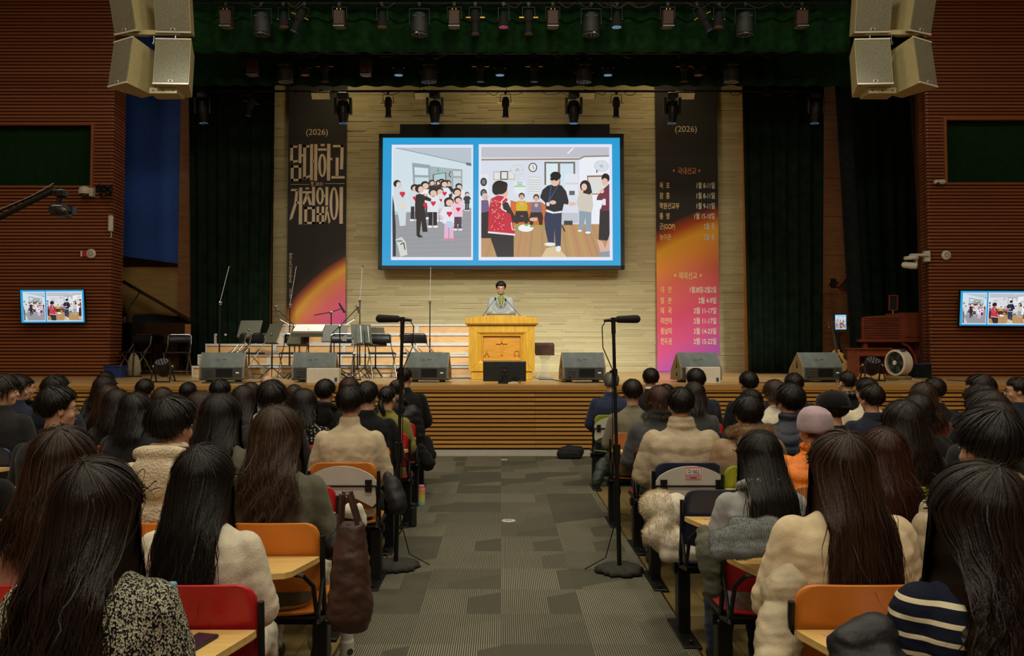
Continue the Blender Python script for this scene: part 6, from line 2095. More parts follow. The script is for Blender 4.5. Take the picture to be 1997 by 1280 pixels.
        V.append(q.reshape(-1, 3)); Tn.append(np.repeat(tint, q.shape[1]))
        M_ = p.shape[1]
        i = np.arange(N)[:, None] * (2 * M_); j = np.arange(M_ - 1)[None, :] * 2
        f = np.stack([i + j, i + j + 1, i + j + 3, i + j + 2], -1).reshape(-1, 4) + nb
        Fl.append(f); nb += N * M_ * 2

    n0 = (110, 72, 48)[lod]
    Ms = (26, 20, 14)[lod] if not short else (16, 12, 9)[lod]
    phi = np.linspace(0, 2 * PI, n0, endpoint=False)
    ridge = sum(a_ * np.sin(k * phi + rg.uniform(0, 6.28)) for k, a_ in ((9, .0018), (17, .0016), (29, .0012), (4, .0030)))
    st0 = None
    if style == 'bald':
        st0 = np.zeros(n0) + 1.0
    zj = None if short or pony else .05 + .02 * np.sin(phi * 7 + seed)
    p, _ = paths(phi, ridge + 0, Ms, zj=zj if not (short or pony) else np.zeros(n0), start=st0)
    if style == 'bald':
        # thin crown: start below the bare patch
        pass
    grid(p, rg.uniform(.1, .4, n0), True)
    if long_ or bob:
        p2, _ = paths(phi, ridge - .014, Ms, zj=zj + .02); grid(p2, rg.uniform(0, .2, n0), True)
    ns = {'long': (2600, 1100, 420), 'bob': (2000, 900, 380), 'short': (3400, 2200, 1100), 'bushy': (3600, 2300, 1200), 'pony': (1500, 700, 300), 'bald': (700, 350, 160), 'thin': (1300, 500, 240)}[style][lod]
    ph = rg.uniform(0, 2 * PI, ns)
    clump = np.round(ph * 14) / 14
    ph2 = clump * .6 + ph * .4 if not short else clump * .35 + ph * .65
    ccl = np.sin(clump * 37.7 + seed) * .5 + .5
    offs = rg.uniform(.0, .004 + (.008 if style == 'bushy' else .001), ns) + (.009 if short else .003) * ccl ** 3
    if long_:
        offs += (rg.rand(ns) < .06) * rg.uniform(0, .012, ns)
    wd = rg.uniform(.0008, .0022, ns) * (1, 1.35, 1.8)[lod]
    nz = np.full(ns, .0035) if short else rg.uniform(.002, .006, ns) + (rg.rand(ns) < .05) * .018
    if style in ('bushy',): nz = nz + .003
    st = rg.uniform(.02, 1.3 if short else .5, ns) * (rg.rand(ns) < .75)
    st = np.maximum(st, .02)
    if style == 'bald': st = rg.uniform(1.0, 1.4, ns)
    if style == 'thin': st = rg.uniform(.25, 1.2, ns)
    z_ = (rg.uniform(-.16, .05, ns)) if (short or pony) else (-.03 * ccl + rg.uniform(-.03, .10, ns))
    ribbons(ph2, offs, Ms if not short else max(8, Ms - 4), wd, nz, z_, np.clip(rg.uniform(.1, .75, ns) + .25 * (ccl - .5), 0, 1), st)
    if long_ or bob:
        nl = (170, 110, 60)[lod]
        ph = rg.uniform(0, 2 * PI, nl)
        ribbons(ph, rg.uniform(.001, .006, nl), Ms, rg.uniform(.004, .009, nl), rg.uniform(.002, .006, nl), rg.uniform(-.03, .06, nl), rg.uniform(0, .5, nl), np.full(nl, .05))
    if pony:
        # tail
        nt = (500, 250, 120)[lod]
        u = np.linspace(0, 1, 12)[None, :]
        a = rg.uniform(0, 6.28, nt)[:, None]; r_ = np.sqrt(rg.rand(nt))[:, None]
        base = np.array([0, -.128, 1.215])
        prof = .014 + .022 * np.sin(np.clip(u * 2.6, 0, PI)) * (1 - .4 * u)
        L_ = (1.215 - zend) * rg.uniform(.8, 1.05, nt)[:, None]
        x = base[0] + prof * r_ * np.cos(a); y = base[1] - .025 * np.sin(u * 2.4) + prof * r_ * np.sin(a) * .7; z = base[2] - L_ * u
        p = np.stack([x, y, z], -1); nrm = np.stack([np.cos(a) + 0 * u, np.sin(a) + 0 * u, 0 * u + 0 * a], -1)
        tan = np.gradient(p, axis=1); sd = np.cross(tan, nrm); sd /= np.linalg.norm(sd, axis=-1, keepdims=True) + 1e-9
        w = .0022 * (1 + lod) * np.clip((1 - u) * 3, .05, 1)[..., None]
        q = np.stack([p - sd * w, p + sd * w], 2).reshape(nt, -1, 3)
        V.append(q.reshape(-1, 3)); Tn.append(np.repeat(rg.uniform(.1, .8, nt), 24))
        i = np.arange(nt)[:, None] * 24; j = np.arange(11)[None, :] * 2
        Fl.append(np.stack([i + j, i + j + 1, i + j + 3, i + j + 2], -1).reshape(-1, 4) + nb); nb += nt * 24
    V = np.concatenate(V); Fq = np.concatenate(Fl).astype(np.int32); T = np.concatenate(Tn)
    A4 = np.array(hrot(yaw, pit))
    W = V @ A4[:3, :3].T + A4[:3, 3]
    if yaw:   # hair that lies on the back stays with the back
        k = np.clip((1.17 - V[:, 2]) / .12, 0, 1)[:, None]
        V = W * (1 - k) + V * k if not short else W
    else:
        V = W
    me = bpy.data.meshes.new('hair')
    me.vertices.add(len(V)); me.vertices.foreach_set('co', V.astype(np.float32).ravel())
    me.loops.add(Fq.size); me.loops.foreach_set('vertex_index', Fq.ravel())
    me.polygons.add(len(Fq)); me.polygons.foreach_set('loop_start', (np.arange(len(Fq)) * 4).astype(np.int32)); me.polygons.foreach_set('loop_total', np.full(len(Fq), 4, np.int32))
    me.polygons.foreach_set('use_smooth', np.ones(len(Fq), bool))
    me.update(calc_edges=True)
    ta = me.attributes.new('tint', 'FLOAT', 'POINT'); ta.data.foreach_set('value', T.astype(np.float32))
    HAIRS[key] = me
    return me


def omat(o, mat):
    """object level material on shared mesh data"""
    if not o.data.materials:
        o.data.materials.append(None)
    o.material_slots[0].link = 'OBJECT'
    o.material_slots[0].material = MATS[mat] if isinstance(mat, str) else mat


def partobj(name, me, mat, parent):
    o = bpy.data.objects.new(name, me)
    C.objects.link(o); o.parent = parent
    omat(o, mat)
    return o


def fur_ring(parent, mat, n, seed=1, big=1.0, name='fur_trim'):
    rg = np.random.RandomState(seed)
    V, Fc = [], []
    for i in range(n):
        a = rg.uniform(0, 2 * PI); b = rg.uniform(0, 2 * PI)
        c = np.array([.120 * math.cos(a) * big, -.04 + .095 * math.sin(a) - (.04 if math.sin(a) < 0 else 0), 1.085 - .05 * math.sin(a) + .03 * abs(math.cos(a))])
        o = np.array([math.cos(a) * math.cos(b), math.sin(a) * math.cos(b), math.sin(b)])
        r0, r1 = .018, .028 * big * rg.uniform(.8, 1.2)
        d = o + rg.normal(0, .35, 3)
        p0, p1 = c + o * r0, c + o * r0 + d / np.linalg.norm(d) * (r1)
        s = np.cross(o, rg.normal(0, 1, 3)); s /= np.linalg.norm(s); s *= .0012
        k = len(V)
        V += [p0 - s, p0 + s, p1]; Fc.append((k, k + 1, k + 2))
    m = MB(); m.add(V, Fc)
    return m.build(name, mat, parent, True)


SEAT_Y = lambda k: 2.02 + .93 * k
PEOPLE = []


def person(px, pyt, k, label, hair='short', hc='hair_black', top='sweater', tc=None, yaw=0, pit=-4, pose='lap', var=1, zend=.85, wave=0.0, bulk=.006, legs='trousers_dark', wide=1.0, hood=None, fur=None, glasses=False, lean=0, part=0.0, flare=.25, chair=None, extra=None, wleg=0.0, body_yaw=0, ymove=0.0, sc=None, shoes='shoe_black'):
    Y = SEAT_Y(k) + ymove
    q = at(px, pyt, Y)
    s = sc or min(max(q.z / (1.362 + bulk), .90), 1.085)
    lod = 0 if k < 2.5 else (1 if k < 4.6 else 2)
    vox = (.0085, .011, .014)[lod]
    t = thing('person', label, 'person', (q.x, Y, 0), R(body_yaw), 'seated audience', s)
    b = bpy.data.objects.new('body', body_mesh(yaw, pit, pose)); C.objects.link(b); b.parent = t
    partobj('top', top_mesh(top, pose, var, vox, wide), tc, t).name = {'sweater': 'sweater', 'turtle': 'turtleneck', 'tee': 'shirt', 'suit': 'jacket', 'coat': 'coat', 'parka': 'parka', 'puffer': 'padded_jacket', 'hoodie': 'hoodie', 'knit': 'cardigan', 'blazer': 'blouse'}[top]
    partobj('trousers', legs_mesh(False, wleg), legs, t)
    for sd in (-1, 1):
        o = partobj('shoe', shoe_mesh(), shoes, t); o.location = (sd * .125, .42, 0)
    if hair == 'cap':
        partobj('hair', hair_mesh('short', var, lod, bulk=.002, yaw=yaw, pit=pit), hc, t)
        m = MB()
        pr = [(.099, -.028), (.104, -.010), (.103, .02), (.094, .05), (.07, .078), (.03, .093), (.004, .095)]
        m.lathe([(r_, z) for r_, z in pr], (0, -.008, 1.268), 28)
        for v in m.v: v[:, 1] = (v[:, 1] + .008) * 1.16 - .008
        V = []
        for i in range(11):
            a = R(35 + 110 * i / 10)
            for r_, zz in ((.100, 1.250), (.165, 1.232)): V += [(r_ * math.cos(a), .01 + r_ * math.sin(a) * 1.12, zz), (r_ * math.cos(a), .01 + r_ * math.sin(a) * 1.12, zz + .005)]
        Fc = []
        for i in range(10):
            a = i * 4; Fc += [(a, a + 2, a + 6, a + 4), (a + 1, a + 5, a + 7, a + 3), (a + 2, a + 3, a + 7, a + 6), (a, a + 4, a + 5, a + 1)]
        m.add(V, Fc); m.ell((0, -.008, 1.364), (.01, .01, .006))
        xf(m, hrot(yaw, pit)); m.build('cap', 'cloth_black', t, True)
        m = MB(); m.tube([(-.05, -.128, 1.25), (0, -.133, 1.243), (.05, -.128, 1.25)], .008); xf(m, hrot(yaw, pit)); m.build('cap_strap', 'cloth_black', t)
    elif hair == 'beanie':
        m = MB()
        m.lathe([(.098, -.045), (.108, -.03), (.110, .0), (.106, .04), (.095, .075), (.065, .105), (.03, .118), (.004, .12)], (0, -.012, 1.262), 28)
        for v in m.v: v[:, 1] = (v[:, 1] + .012) * 1.12 - .02
        me = remesh(m, .009, 3, fold=.008, seed=3)
        o = partobj('beanie', me, 'cloth_lilac', t)
        partobj('hair', hair_mesh('short', var, lod, bulk=-.004, yaw=yaw, pit=pit), hc, t)
    else:
        partobj('hair', hair_mesh(hair, var, lod, zend, wave, bulk, yaw, pit, part, flare, .055 if hood else 0.0), hc, t)
    if hair == 'pony':
        m = MB(); m.tube([(.02 * math.cos(a), -.128 - .006 * math.cos(a), 1.212 + .02 * math.sin(a)) for a in np.linspace(0, 2 * PI, 12)], .006, 6); xf(m, hrot(yaw, pit)); m.build('hair_tie', 'soft_black', t)
    if hood:
        partobj('hood', hood_mesh(var, vox, 1.12 if fur else 1.0), hood, t)
    if fur:
        fur_ring(t, fur, (9000, 6000, 3000)[lod], var, 1.12 if hood else 1.1)
    if glasses:
        m = MB()
        for s_ in (-1, 1):
            m.tube([(s_ * .032 + .021 * math.cos(a), .096, 1.232 + .017 * math.sin(a)) for a in np.linspace(0, 2 * PI, 15)[:-1]], .0022, 5, closed=True)
            m.tube([(s_ * .053, .094, 1.236), (s_ * .078, .04, 1.236), (s_ * .083, -.02, 1.228)], .002, 5)
        m.tube([(-.011, .097, 1.234), (.011, .097, 1.234)], .002, 5)
        xf(m, hrot(yaw, pit)); m.build('glasses', 'black_plastic', t)
    if extra:
        extra(t)
    PEOPLE.append((q.x, Y, k, label, chair, s))
    return t


for nm, c in (('black', (20, 20, 22)), ('charcoal', (38, 38, 40)), ('navy', (36, 42, 60)), ('denim', (48, 62, 88)), ('cream', (206, 194, 168)), ('gray', (112, 112, 110))):
    cloth('cloth_' + nm, c, 'wool')
cloth('trousers_dark', (32, 33, 36), 'smooth'); cloth('trousers_denim', (44, 58, 80), 'wool'); cloth('trousers_cream', (206, 200, 184), 'smooth')
cloth('cloth_lilac', (170, 150, 160), 'knit')
plain('shoe_black', col(24, 23, 23), .5); plain('shoe_white', col(190, 188, 180), .6)
cloth('tweed', (24, 26, 32), 'tweed', (168, 166, 144)); cloth('stripe_knit', (22, 26, 42), 'stripe', (206, 196, 164)); cloth('floral_black', (24, 24, 24), 'floral', (170, 166, 148))
cloth('plaid_scarf', (30, 32, 38), 'plaid', (120, 116, 104))
cloth('pink_knit', (190, 140, 124), 'wool'); cloth('cream_fleece', (206, 192, 164), 'fleece'); cloth('cream_knit', (214, 204, 184), 'wool'); cloth('olive_gray', (92, 92, 78), 'wool')
cloth('beige_knit', (192, 176, 148), 'wool'); cloth('olive_green', (126, 122, 62), 'wool'); cloth('sage', (120, 116, 98), 'wool'); cloth('beige_parka', (176, 160, 134), 'smooth')
cloth('tan_parka', (150, 124, 96), 'smooth'); cloth('heather_gray', (150, 152, 150), 'wool'); cloth('orange_puffer', (226, 124, 36), 'puffer'); cloth('oat_knit', (206, 186, 152), 'knit')
cloth('navy_puffer', (40, 44, 58), 'puffer'); cloth('black_puffer', (30, 30, 34), 'puffer'); cloth('sand_puffer', (176, 162, 134), 'puffer'); cloth('maroon', (110, 36, 46), 'wool'); cloth('rust', (120, 56, 42), 'wool'); cloth('gray_tee', (72, 76, 76), 'wool'); cloth('suit_navy', (34, 38, 52), 'wool'); cloth('suit_black', (30, 30, 32), 'wool'); cloth('blazer_gray', (148, 150, 148), 'wool'); cloth('dark_blue', (44, 52, 78), 'wool')
cloth('fur_gray', (74, 74, 76), 'fur'); cloth('fur_tan', (150, 122, 88), 'fur'); cloth('fur_cream', (206, 190, 156), 'fur'); cloth('gray_scarf', (112, 116, 116), 'knit'); cloth('green_coat', (52, 62, 54), 'puffer')


def shirt_collar(mat='paper'):
    def f(t):
        m = MB(); m.loft([(0, -.012, 1.08, .068, .066), (0, -.012, 1.142, .066, .064), (0, -.012, 1.145, .058, .056)], 22, p=2); m.build('shirt_collar', mat, t, True)
    return f


def scarf(mat):
    def f(t):
        m = MB(); m.tube([(.095 * math.cos(a), -.015 + .09 * math.sin(a), 1.10 - .02 * math.sin(a)) for a in np.linspace(0, 2 * PI, 25)[:-1]], .032, 10, closed=True); m.cap((.03, .09, 1.05), (.06, .16, .88), .035, .03)
        partobj('scarf', remesh(m, .009, 3, fold=.012, seed=9), mat, t)
    return f


def extra_fn(*fs):
    def f(t):
        for g in fs: g(t)
    return f


# --- left block of seats, from the nearest row towards the stage
person(188, 890, 0, 'person in a black and cream tweed knit with very long dark hair', 'long', 'hair_dark', 'knit', 'tweed', zend=.60, wave=.010, bulk=.006, var=1, part=-.3, wide=.87, flare=.0, ymove=.06)
person(122, 828, 1, 'person in a pink sweater with long brown hair, behind the tweed knit', 'long', 'hair_brown', 'sweater', 'pink_knit', zend=.86, wave=.006, bulk=.010, var=2, part=.6, flare=0.0)
person(396, 865, 1, 'person in a cream sweater with long straight black hair on a red chair', 'long', 'hair_black', 'sweater', 'cream_knit', zend=.62, wave=.006, bulk=.014, var=3, flare=-.12, legs='trousers_cream')
person(-62, 806, 2, 'person in a dark jacket cut off by the picture edge, beside the lime chair', 'short', 'hair_black', 'suit', 'cloth_black', var=4)
person(335, 768, 2, 'person in a cream fleece hooded jacket with maroon collar', 'bushy', 'hair_black', 'parka', 'cream_fleece', bulk=.017, var=5, hood='cream_fleece', yaw=-22, extra=scarf('maroon'))
person(540, 788, 2, 'person in an olive grey sweater with long brown hair on an orange chair', 'long', 'hair_tips', 'sweater', 'olive_gray', zend=.82, wave=.010, bulk=.022, var=6, flare=.45, wide=1.05, legs='trousers_cream')
person(110, 748, 3, 'person with glasses and dark grey shirt looking towards the stage centre', 'short', 'hair_black', 'tee', 'cloth_charcoal', bulk=.012, var=7, yaw=-48, glasses=True)
person(430, 765, 3, 'person with long straight black hair and dark olive top', 'long', 'hair_black', 'sweater', 'olive_gray', zend=.88, bulk=.020, var=8)
person(265, 763, 4, 'person with shoulder long black hair behind the cream fleece hood', 'long', 'hair_black', 'coat', 'cloth_charcoal', zend=.98, bulk=.016, var=9)
person(393, 762, 4, 'person with brown hair half hidden between two black haired people', 'long', 'hair_brown', 'sweater', 'cloth_charcoal', zend=.95, bulk=.01, var=10)
person(531, 739, 4, 'person with bushy black hair and a pale collar', 'bushy', 'hair_black', 'coat', 'cloth_charcoal', bulk=.016, var=11, extra=scarf('cream_knit'), ymove=.1)
person(683, 748, 4, 'person in a beige turtleneck with short black hair on an orange chair', 'short', 'hair_black', 'turtle', 'beige_knit', bulk=.014, var=12, wide=1.06, yaw=-10)
person(4, 727, 5, 'person with a dark bob in profile at the picture edge, grey jacket', 'bob', 'hair_dark', 'coat', 'cloth_charcoal', yaw=-58, bulk=.012, var=13, zend=1.12, ymove=-.15)
person(108, 730, 5, 'person in a navy hooded jacket behind the one with glasses', 'bushy', 'hair_black', 'hoodie', 'cloth_navy', yaw=-35, bulk=.012, var=14, hood='cloth_navy', ymove=.45)
person(228, 757, 5, 'person with long dark brown hair, middle of the three long haired people', 'long', 'hair_dark', 'sweater', 'cloth_charcoal', zend=.95, bulk=.012, var=15)
person(475, 750, 5, 'person with long straight dark hair before the bushy haired one', 'long', 'hair_dark', 'sweater', 'cloth_charcoal', zend=.88, bulk=.010, var=16)
person(593, 756, 5, 'person in a black and white floral blouse with long black hair', 'long', 'hair_black', 'blazer', 'floral_black', zend=.98, bulk=.016, var=17)
person(716, 741, 5, 'person in a black coat with short black hair, beyond the beige turtleneck', 'short', 'hair_black', 'coat', 'cloth_black', bulk=.008, var=18, yaw=-14, wide=1.05)
person(34, 728, 6, 'person with short dark hair in profile, second from the picture edge', 'bob', 'hair_dark', 'coat', 'cloth_navy', yaw=-58, bulk=.008, var=19, zend=1.12)
person(212, 748, 6, 'person with long brown hair sitting near the slatted wall end', 'long', 'hair_brown', 'sweater', 'cloth_charcoal', zend=.85, bulk=.01, var=20, yaw=-15)
person(317, 754, 6, 'person with brown hair showing only the crown below the floor lamp', 'bob', 'hair_brown', 'sweater', 'cloth_gray', bulk=.012, var=21, zend=1.08)
person(430, 737, 6, 'person with short black hair in front of the wedge monitor by the steps', 'short', 'hair_black', 'coat', 'cloth_black', bulk=.012, var=22)
person(634, 737, 6, 'person in a black hooded top with short black hair below the pale box', 'short', 'hair_black', 'hoodie', 'cloth_black', bulk=.012, var=23, yaw=-12, hood='cloth_black')
person(755, 751, 6, 'person in an olive green sweater with a low ponytail', 'pony', 'hair_black', 'sweater', 'olive_green', bulk=.002, var=24, yaw=-20, zend=1.06)
person(46, 733, 7, 'person in a black hooded coat in profile, third from the picture edge', 'short', 'hair_dark', 'hoodie', 'cloth_black', yaw=-50, bulk=.006, var=25, hood='cloth_black')
person(204, 732, 7, 'person with long dark hair and cheek visible near the wall end', 'long', 'hair_dark', 'coat', 'cloth_charcoal', yaw=-32, zend=.95, bulk=.01, var=26)
person(283, 737, 7, 'person with short black hair in front of the floor lamp', 'short', 'hair_black', 'coat', 'cloth_black', bulk=.012, var=27)
person(367, 744, 7, 'person with short black hair beyond the brown haired crown, row near stage', 'short', 'hair_black', 'coat', 'cloth_black', bulk=.008, var=28)
person(489, 744, 7, 'person with reddish brown hair behind long straight dark hair', 'bob', 'hair_brown', 'sweater', 'cloth_gray', bulk=.008, var=29, zend=1.08)
person(574, 749, 7, 'person with brown hair partly hidden by the floral blouse wearer', 'bob', 'hair_brown', 'sweater', 'cloth_gray', bulk=.008, var=30, zend=1.08)
person(681, 734, 7, 'person with reddish brown short hair beyond the beige turtleneck', 'bob', 'hair_redbrown', 'sweater', 'cloth_charcoal', bulk=.018, var=31, zend=1.14)
person(774, 738, 7, 'person in a black padded jacket with thinning hair near the aisle', 'thin', 'hair_dark', 'puffer', 'black_puffer', bulk=-.004, var=32, yaw=-18, hood='black_puffer')
person(207, 723, 8, 'person with short dark hair in the front row near the blue box', 'short', 'hair_dark', 'coat', 'cloth_black', bulk=.01, var=33)
person(522, 730, 8, 'person with a bald head in the front row below the music stands', 'bald', 'hair_gray', 'coat', 'cloth_charcoal', bulk=-.006, var=34)
person(789, 715, 8, 'person in a black coat with shaved hair in the front row at the aisle', 'thin', 'hair_dark', 'coat', 'cloth_black', bulk=-.002, var=35, yaw=-14, wide=1.06)

# --- right block
person(1912, 896, 0, 'person in a navy and cream striped knit with long wavy dark hair', 'long', 'hair_dark', 'knit', 'stripe_knit', zend=.64, wave=.018, bulk=.024, var=36, flare=.35, part=.4, ymove=.12)
person(1640, 836, 1, 'person in an oatmeal cardigan with very long straight brown hair', 'long', 'hair_brown', 'knit', 'oat_knit', zend=.72, wave=.003, bulk=.014, var=37, flare=.12, wide=1.08, legs='trousers_cream', pit=-2)
person(1928, 790, 1, 'person in a sand padded jacket with tousled short black hair', 'bushy', 'hair_black', 'puffer', 'sand_puffer', bulk=.020, var=38, yaw=16)
person(1482, 838, 2, 'person in a heather grey hooded top with long straight black hair', 'long', 'hair_black', 'hoodie', 'heather_gray', zend=.74, bulk=.014, var=39, hood='heather_gray', flare=.02, legs='trousers_denim', wleg=.02)
person(1722, 832, 2, 'person in a navy shirt with long reddish brown hair', 'long', 'hair_redbrown', 'tee', 'dark_blue', zend=.92, bulk=.016, var=40)
person(1935, 777, 2, 'person with medium dark hair beyond the tousled black hair', 'bob', 'hair_dark', 'coat', 'cloth_black', bulk=.012, var=41, zend=1.08, yaw=14)
person(1587, 817, 3, 'person in a bright orange padded jacket and lilac beanie', 'beanie', 'hair_dark', 'puffer', 'orange_puffer', bulk=.0, var=42, wide=1.08, sc=.94, yaw=12)
person(1762, 778, 3, 'person with very long wavy black hair beside the lime chair', 'long', 'hair_dark', 'coat', 'cloth_navy', zend=.74, wave=.012, bulk=.024, var=43, flare=.25)
person(1927, 758, 3, 'person with straight grey brown hair near the picture edge', 'bob', 'hair_dark', 'coat', 'cloth_charcoal', bulk=.012, var=44, zend=1.06, yaw=20)
person(1327, 752, 4, 'person in a beige stand collar jacket with short black hair', 'short', 'hair_black', 'parka', 'beige_parka', bulk=.010, var=45, wide=1.14)
person(1458, 768, 4, 'person in a tan parka with fur hood and wispy short black hair', 'bushy', 'hair_black', 'parka', 'tan_parka', bulk=.020, var=46, hood='tan_parka', fur='fur_tan', ymove=-.15, wide=1.08)
person(1541, 746, 4, 'person in a navy padded jacket with short black hair', 'bushy', 'hair_black', 'puffer', 'navy_puffer', bulk=.014, var=47, ymove=.3, yaw=12)
person(1625, 762, 4, 'person in a black cap and black coat', 'cap', 'hair_black', 'coat', 'cloth_black', bulk=.0, var=48, yaw=26, ymove=-.2)
person(1790, 766, 4, 'person with a black bob beyond the very long wavy hair', 'bob', 'hair_black', 'coat', 'cloth_black', bulk=.014, var=49, zend=1.12, yaw=-14)
person(1915, 748, 4, 'person with long greyish hair wearing a hoop earring', 'long', 'hair_dark', 'coat', 'cloth_black', bulk=.008, var=50, zend=1.0, yaw=30)
person(1286, 750, 5, 'person in a grey fur collar coat with reddish dark hair', 'bob', 'hair_redbrown', 'parka', 'fur_gray', bulk=.016, var=51, zend=1.08, fur='fur_gray', wide=1.08)
person(1464, 756, 5, 'person with short grey black hair behind the fur hood', 'short', 'hair_black', 'suit', 'suit_black', bulk=.012, var=52)
person(1700, 746, 5, 'person in a dark blue coat with neat short black hair', 'short', 'hair_dark', 'coat', 'suit_navy', bulk=.012, var=53, yaw=12)
person(1800, 744, 5, 'person in a rust top with brown hair tied at the side', 'long', 'hair_brown', 'sweater', 'rust', bulk=.006, var=54, zend=.92, wave=.006, yaw=-10)
person(1912, 727, 5, 'person with glasses and swept dark hair in profile', 'short', 'hair_dark', 'coat', 'cloth_black', bulk=.016, var=55, yaw=62, glasses=True)
person(1233, 737, 6, 'person in a sage grey sweatshirt with short dark hair at the aisle', 'short', 'hair_dark', 'tee', 'sage', bulk=.014, var=56, wide=1.04)
person(1354, 743, 6, 'person in a grey top with dark shoulder hair beyond the beige jacket', 'long', 'hair_dark', 'tee', 'gray_tee', bulk=.008, var=57, zend=1.02, wave=.008)
person(1511, 739, 6, 'person with brown hair and cream top below the wide curtain', 'bob', 'hair_brown', 'sweater', 'cream_knit', bulk=.008, var=58, zend=1.1, yaw=10)
person(1690, 734, 6, 'person in a cream coat mostly hidden by the dark blue coat', 'short', 'hair_black', 'coat', 'cloth_cream', bulk=.014, var=59, yaw=20)
person(1822, 734, 6, 'person in a black coat with a hair whorl showing scalp', 'short', 'hair_dark', 'coat', 'cloth_black', bulk=.010, var=60)
person(1986, 734, 6, 'person with glasses in profile at the picture edge, dark blue coat', 'short', 'hair_dark', 'coat', 'suit_navy', bulk=.004, var=61, yaw=66, glasses=True)
person(1298, 747, 7, 'person with dark hair between reddish hair and beige jacket', 'short', 'hair_dark', 'sweater', 'cloth_charcoal', bulk=.008, var=62, ymove=-.3)
person(1357, 716, 7, 'person in a dark navy suit before the schedule banner', 'short', 'hair_black', 'suit', 'suit_navy', bulk=.014, var=63)
person(1460, 722, 7, 'person in a black suit with short black hair below the stone wall end', 'short', 'hair_black', 'suit', 'suit_black', bulk=.010, var=64, yaw=8)
person(1548, 727, 7, 'person with short black hair before the wide curtain monitor', 'bushy', 'hair_black', 'suit', 'suit_black', bulk=.004, var=65)
person(1652, 722, 7, 'person with a balding head and dark plaid scarf', 'thin', 'hair_dark', 'coat', 'cloth_black', bulk=-.002, var=66, yaw=18, glasses=True, extra=scarf('plaid_scarf'))
person(1192, 724, 8, 'person in a dark blue jacket with grey hair in the front row at the aisle', 'short', 'hair_gray', 'coat', 'dark_blue', bulk=.006, var=67, legs='trousers_denim', wide=1.05)
person(1269, 716, 8, 'person in a black suit and white collar in the front row', 'short', 'hair_dark', 'suit', 'suit_black', bulk=.008, var=68, extra=shirt_collar())
# ------------------------------------------------------------ lecture chairs
def shell(w, z0, z1, yf, th=.014, rad=.06, nx=14, nz=12, rb=.03):
    """curved panel standing up: yf(x, t) gives depth"""
    V = []
    for lay in (0, 1):
        for j in range(nz + 1):
            t = j / nz
            # denser at the ends
            t = .5 - .5 * math.cos(PI * t)
            z = z0 + (z1 - z0) * t
            dt = min(z - z0, z1 - z)
            r_ = rad if z > (z0 + z1) / 2 else rb
            hw = w / 2 - (r_ - math.sqrt(max(0, r_ * r_ - (r_ - dt) ** 2)) if dt < r_ else 0)
            for i in range(nx + 1):
                x = -hw + 2 * hw * i / nx
                V.append((x, yf(x, t) + (lay - .5) * th, z))
    W = nx + 1; L0 = (nz + 1) * W
    Fc = []
    for j in range(nz):
        for i in range(nx):
            a = j * W + i
            Fc += [(a, a + 1, a + W + 1, a + W), (a + L0, a + W + L0, a + W + 1 + L0, a + 1 + L0)]
    for i in range(nx):
        k = nz * W + i
        Fc += [(i, i + L0, i + 1 + L0, i + 1), (k, k + 1, k + 1 + L0, k + L0)]
    for j in range(nz):
        a = j * W; Fc.append((a, a + W, a + W + L0, a + L0)); a += nx; Fc.append((a, a + L0, a + W + L0, a + W))
    return V, Fc


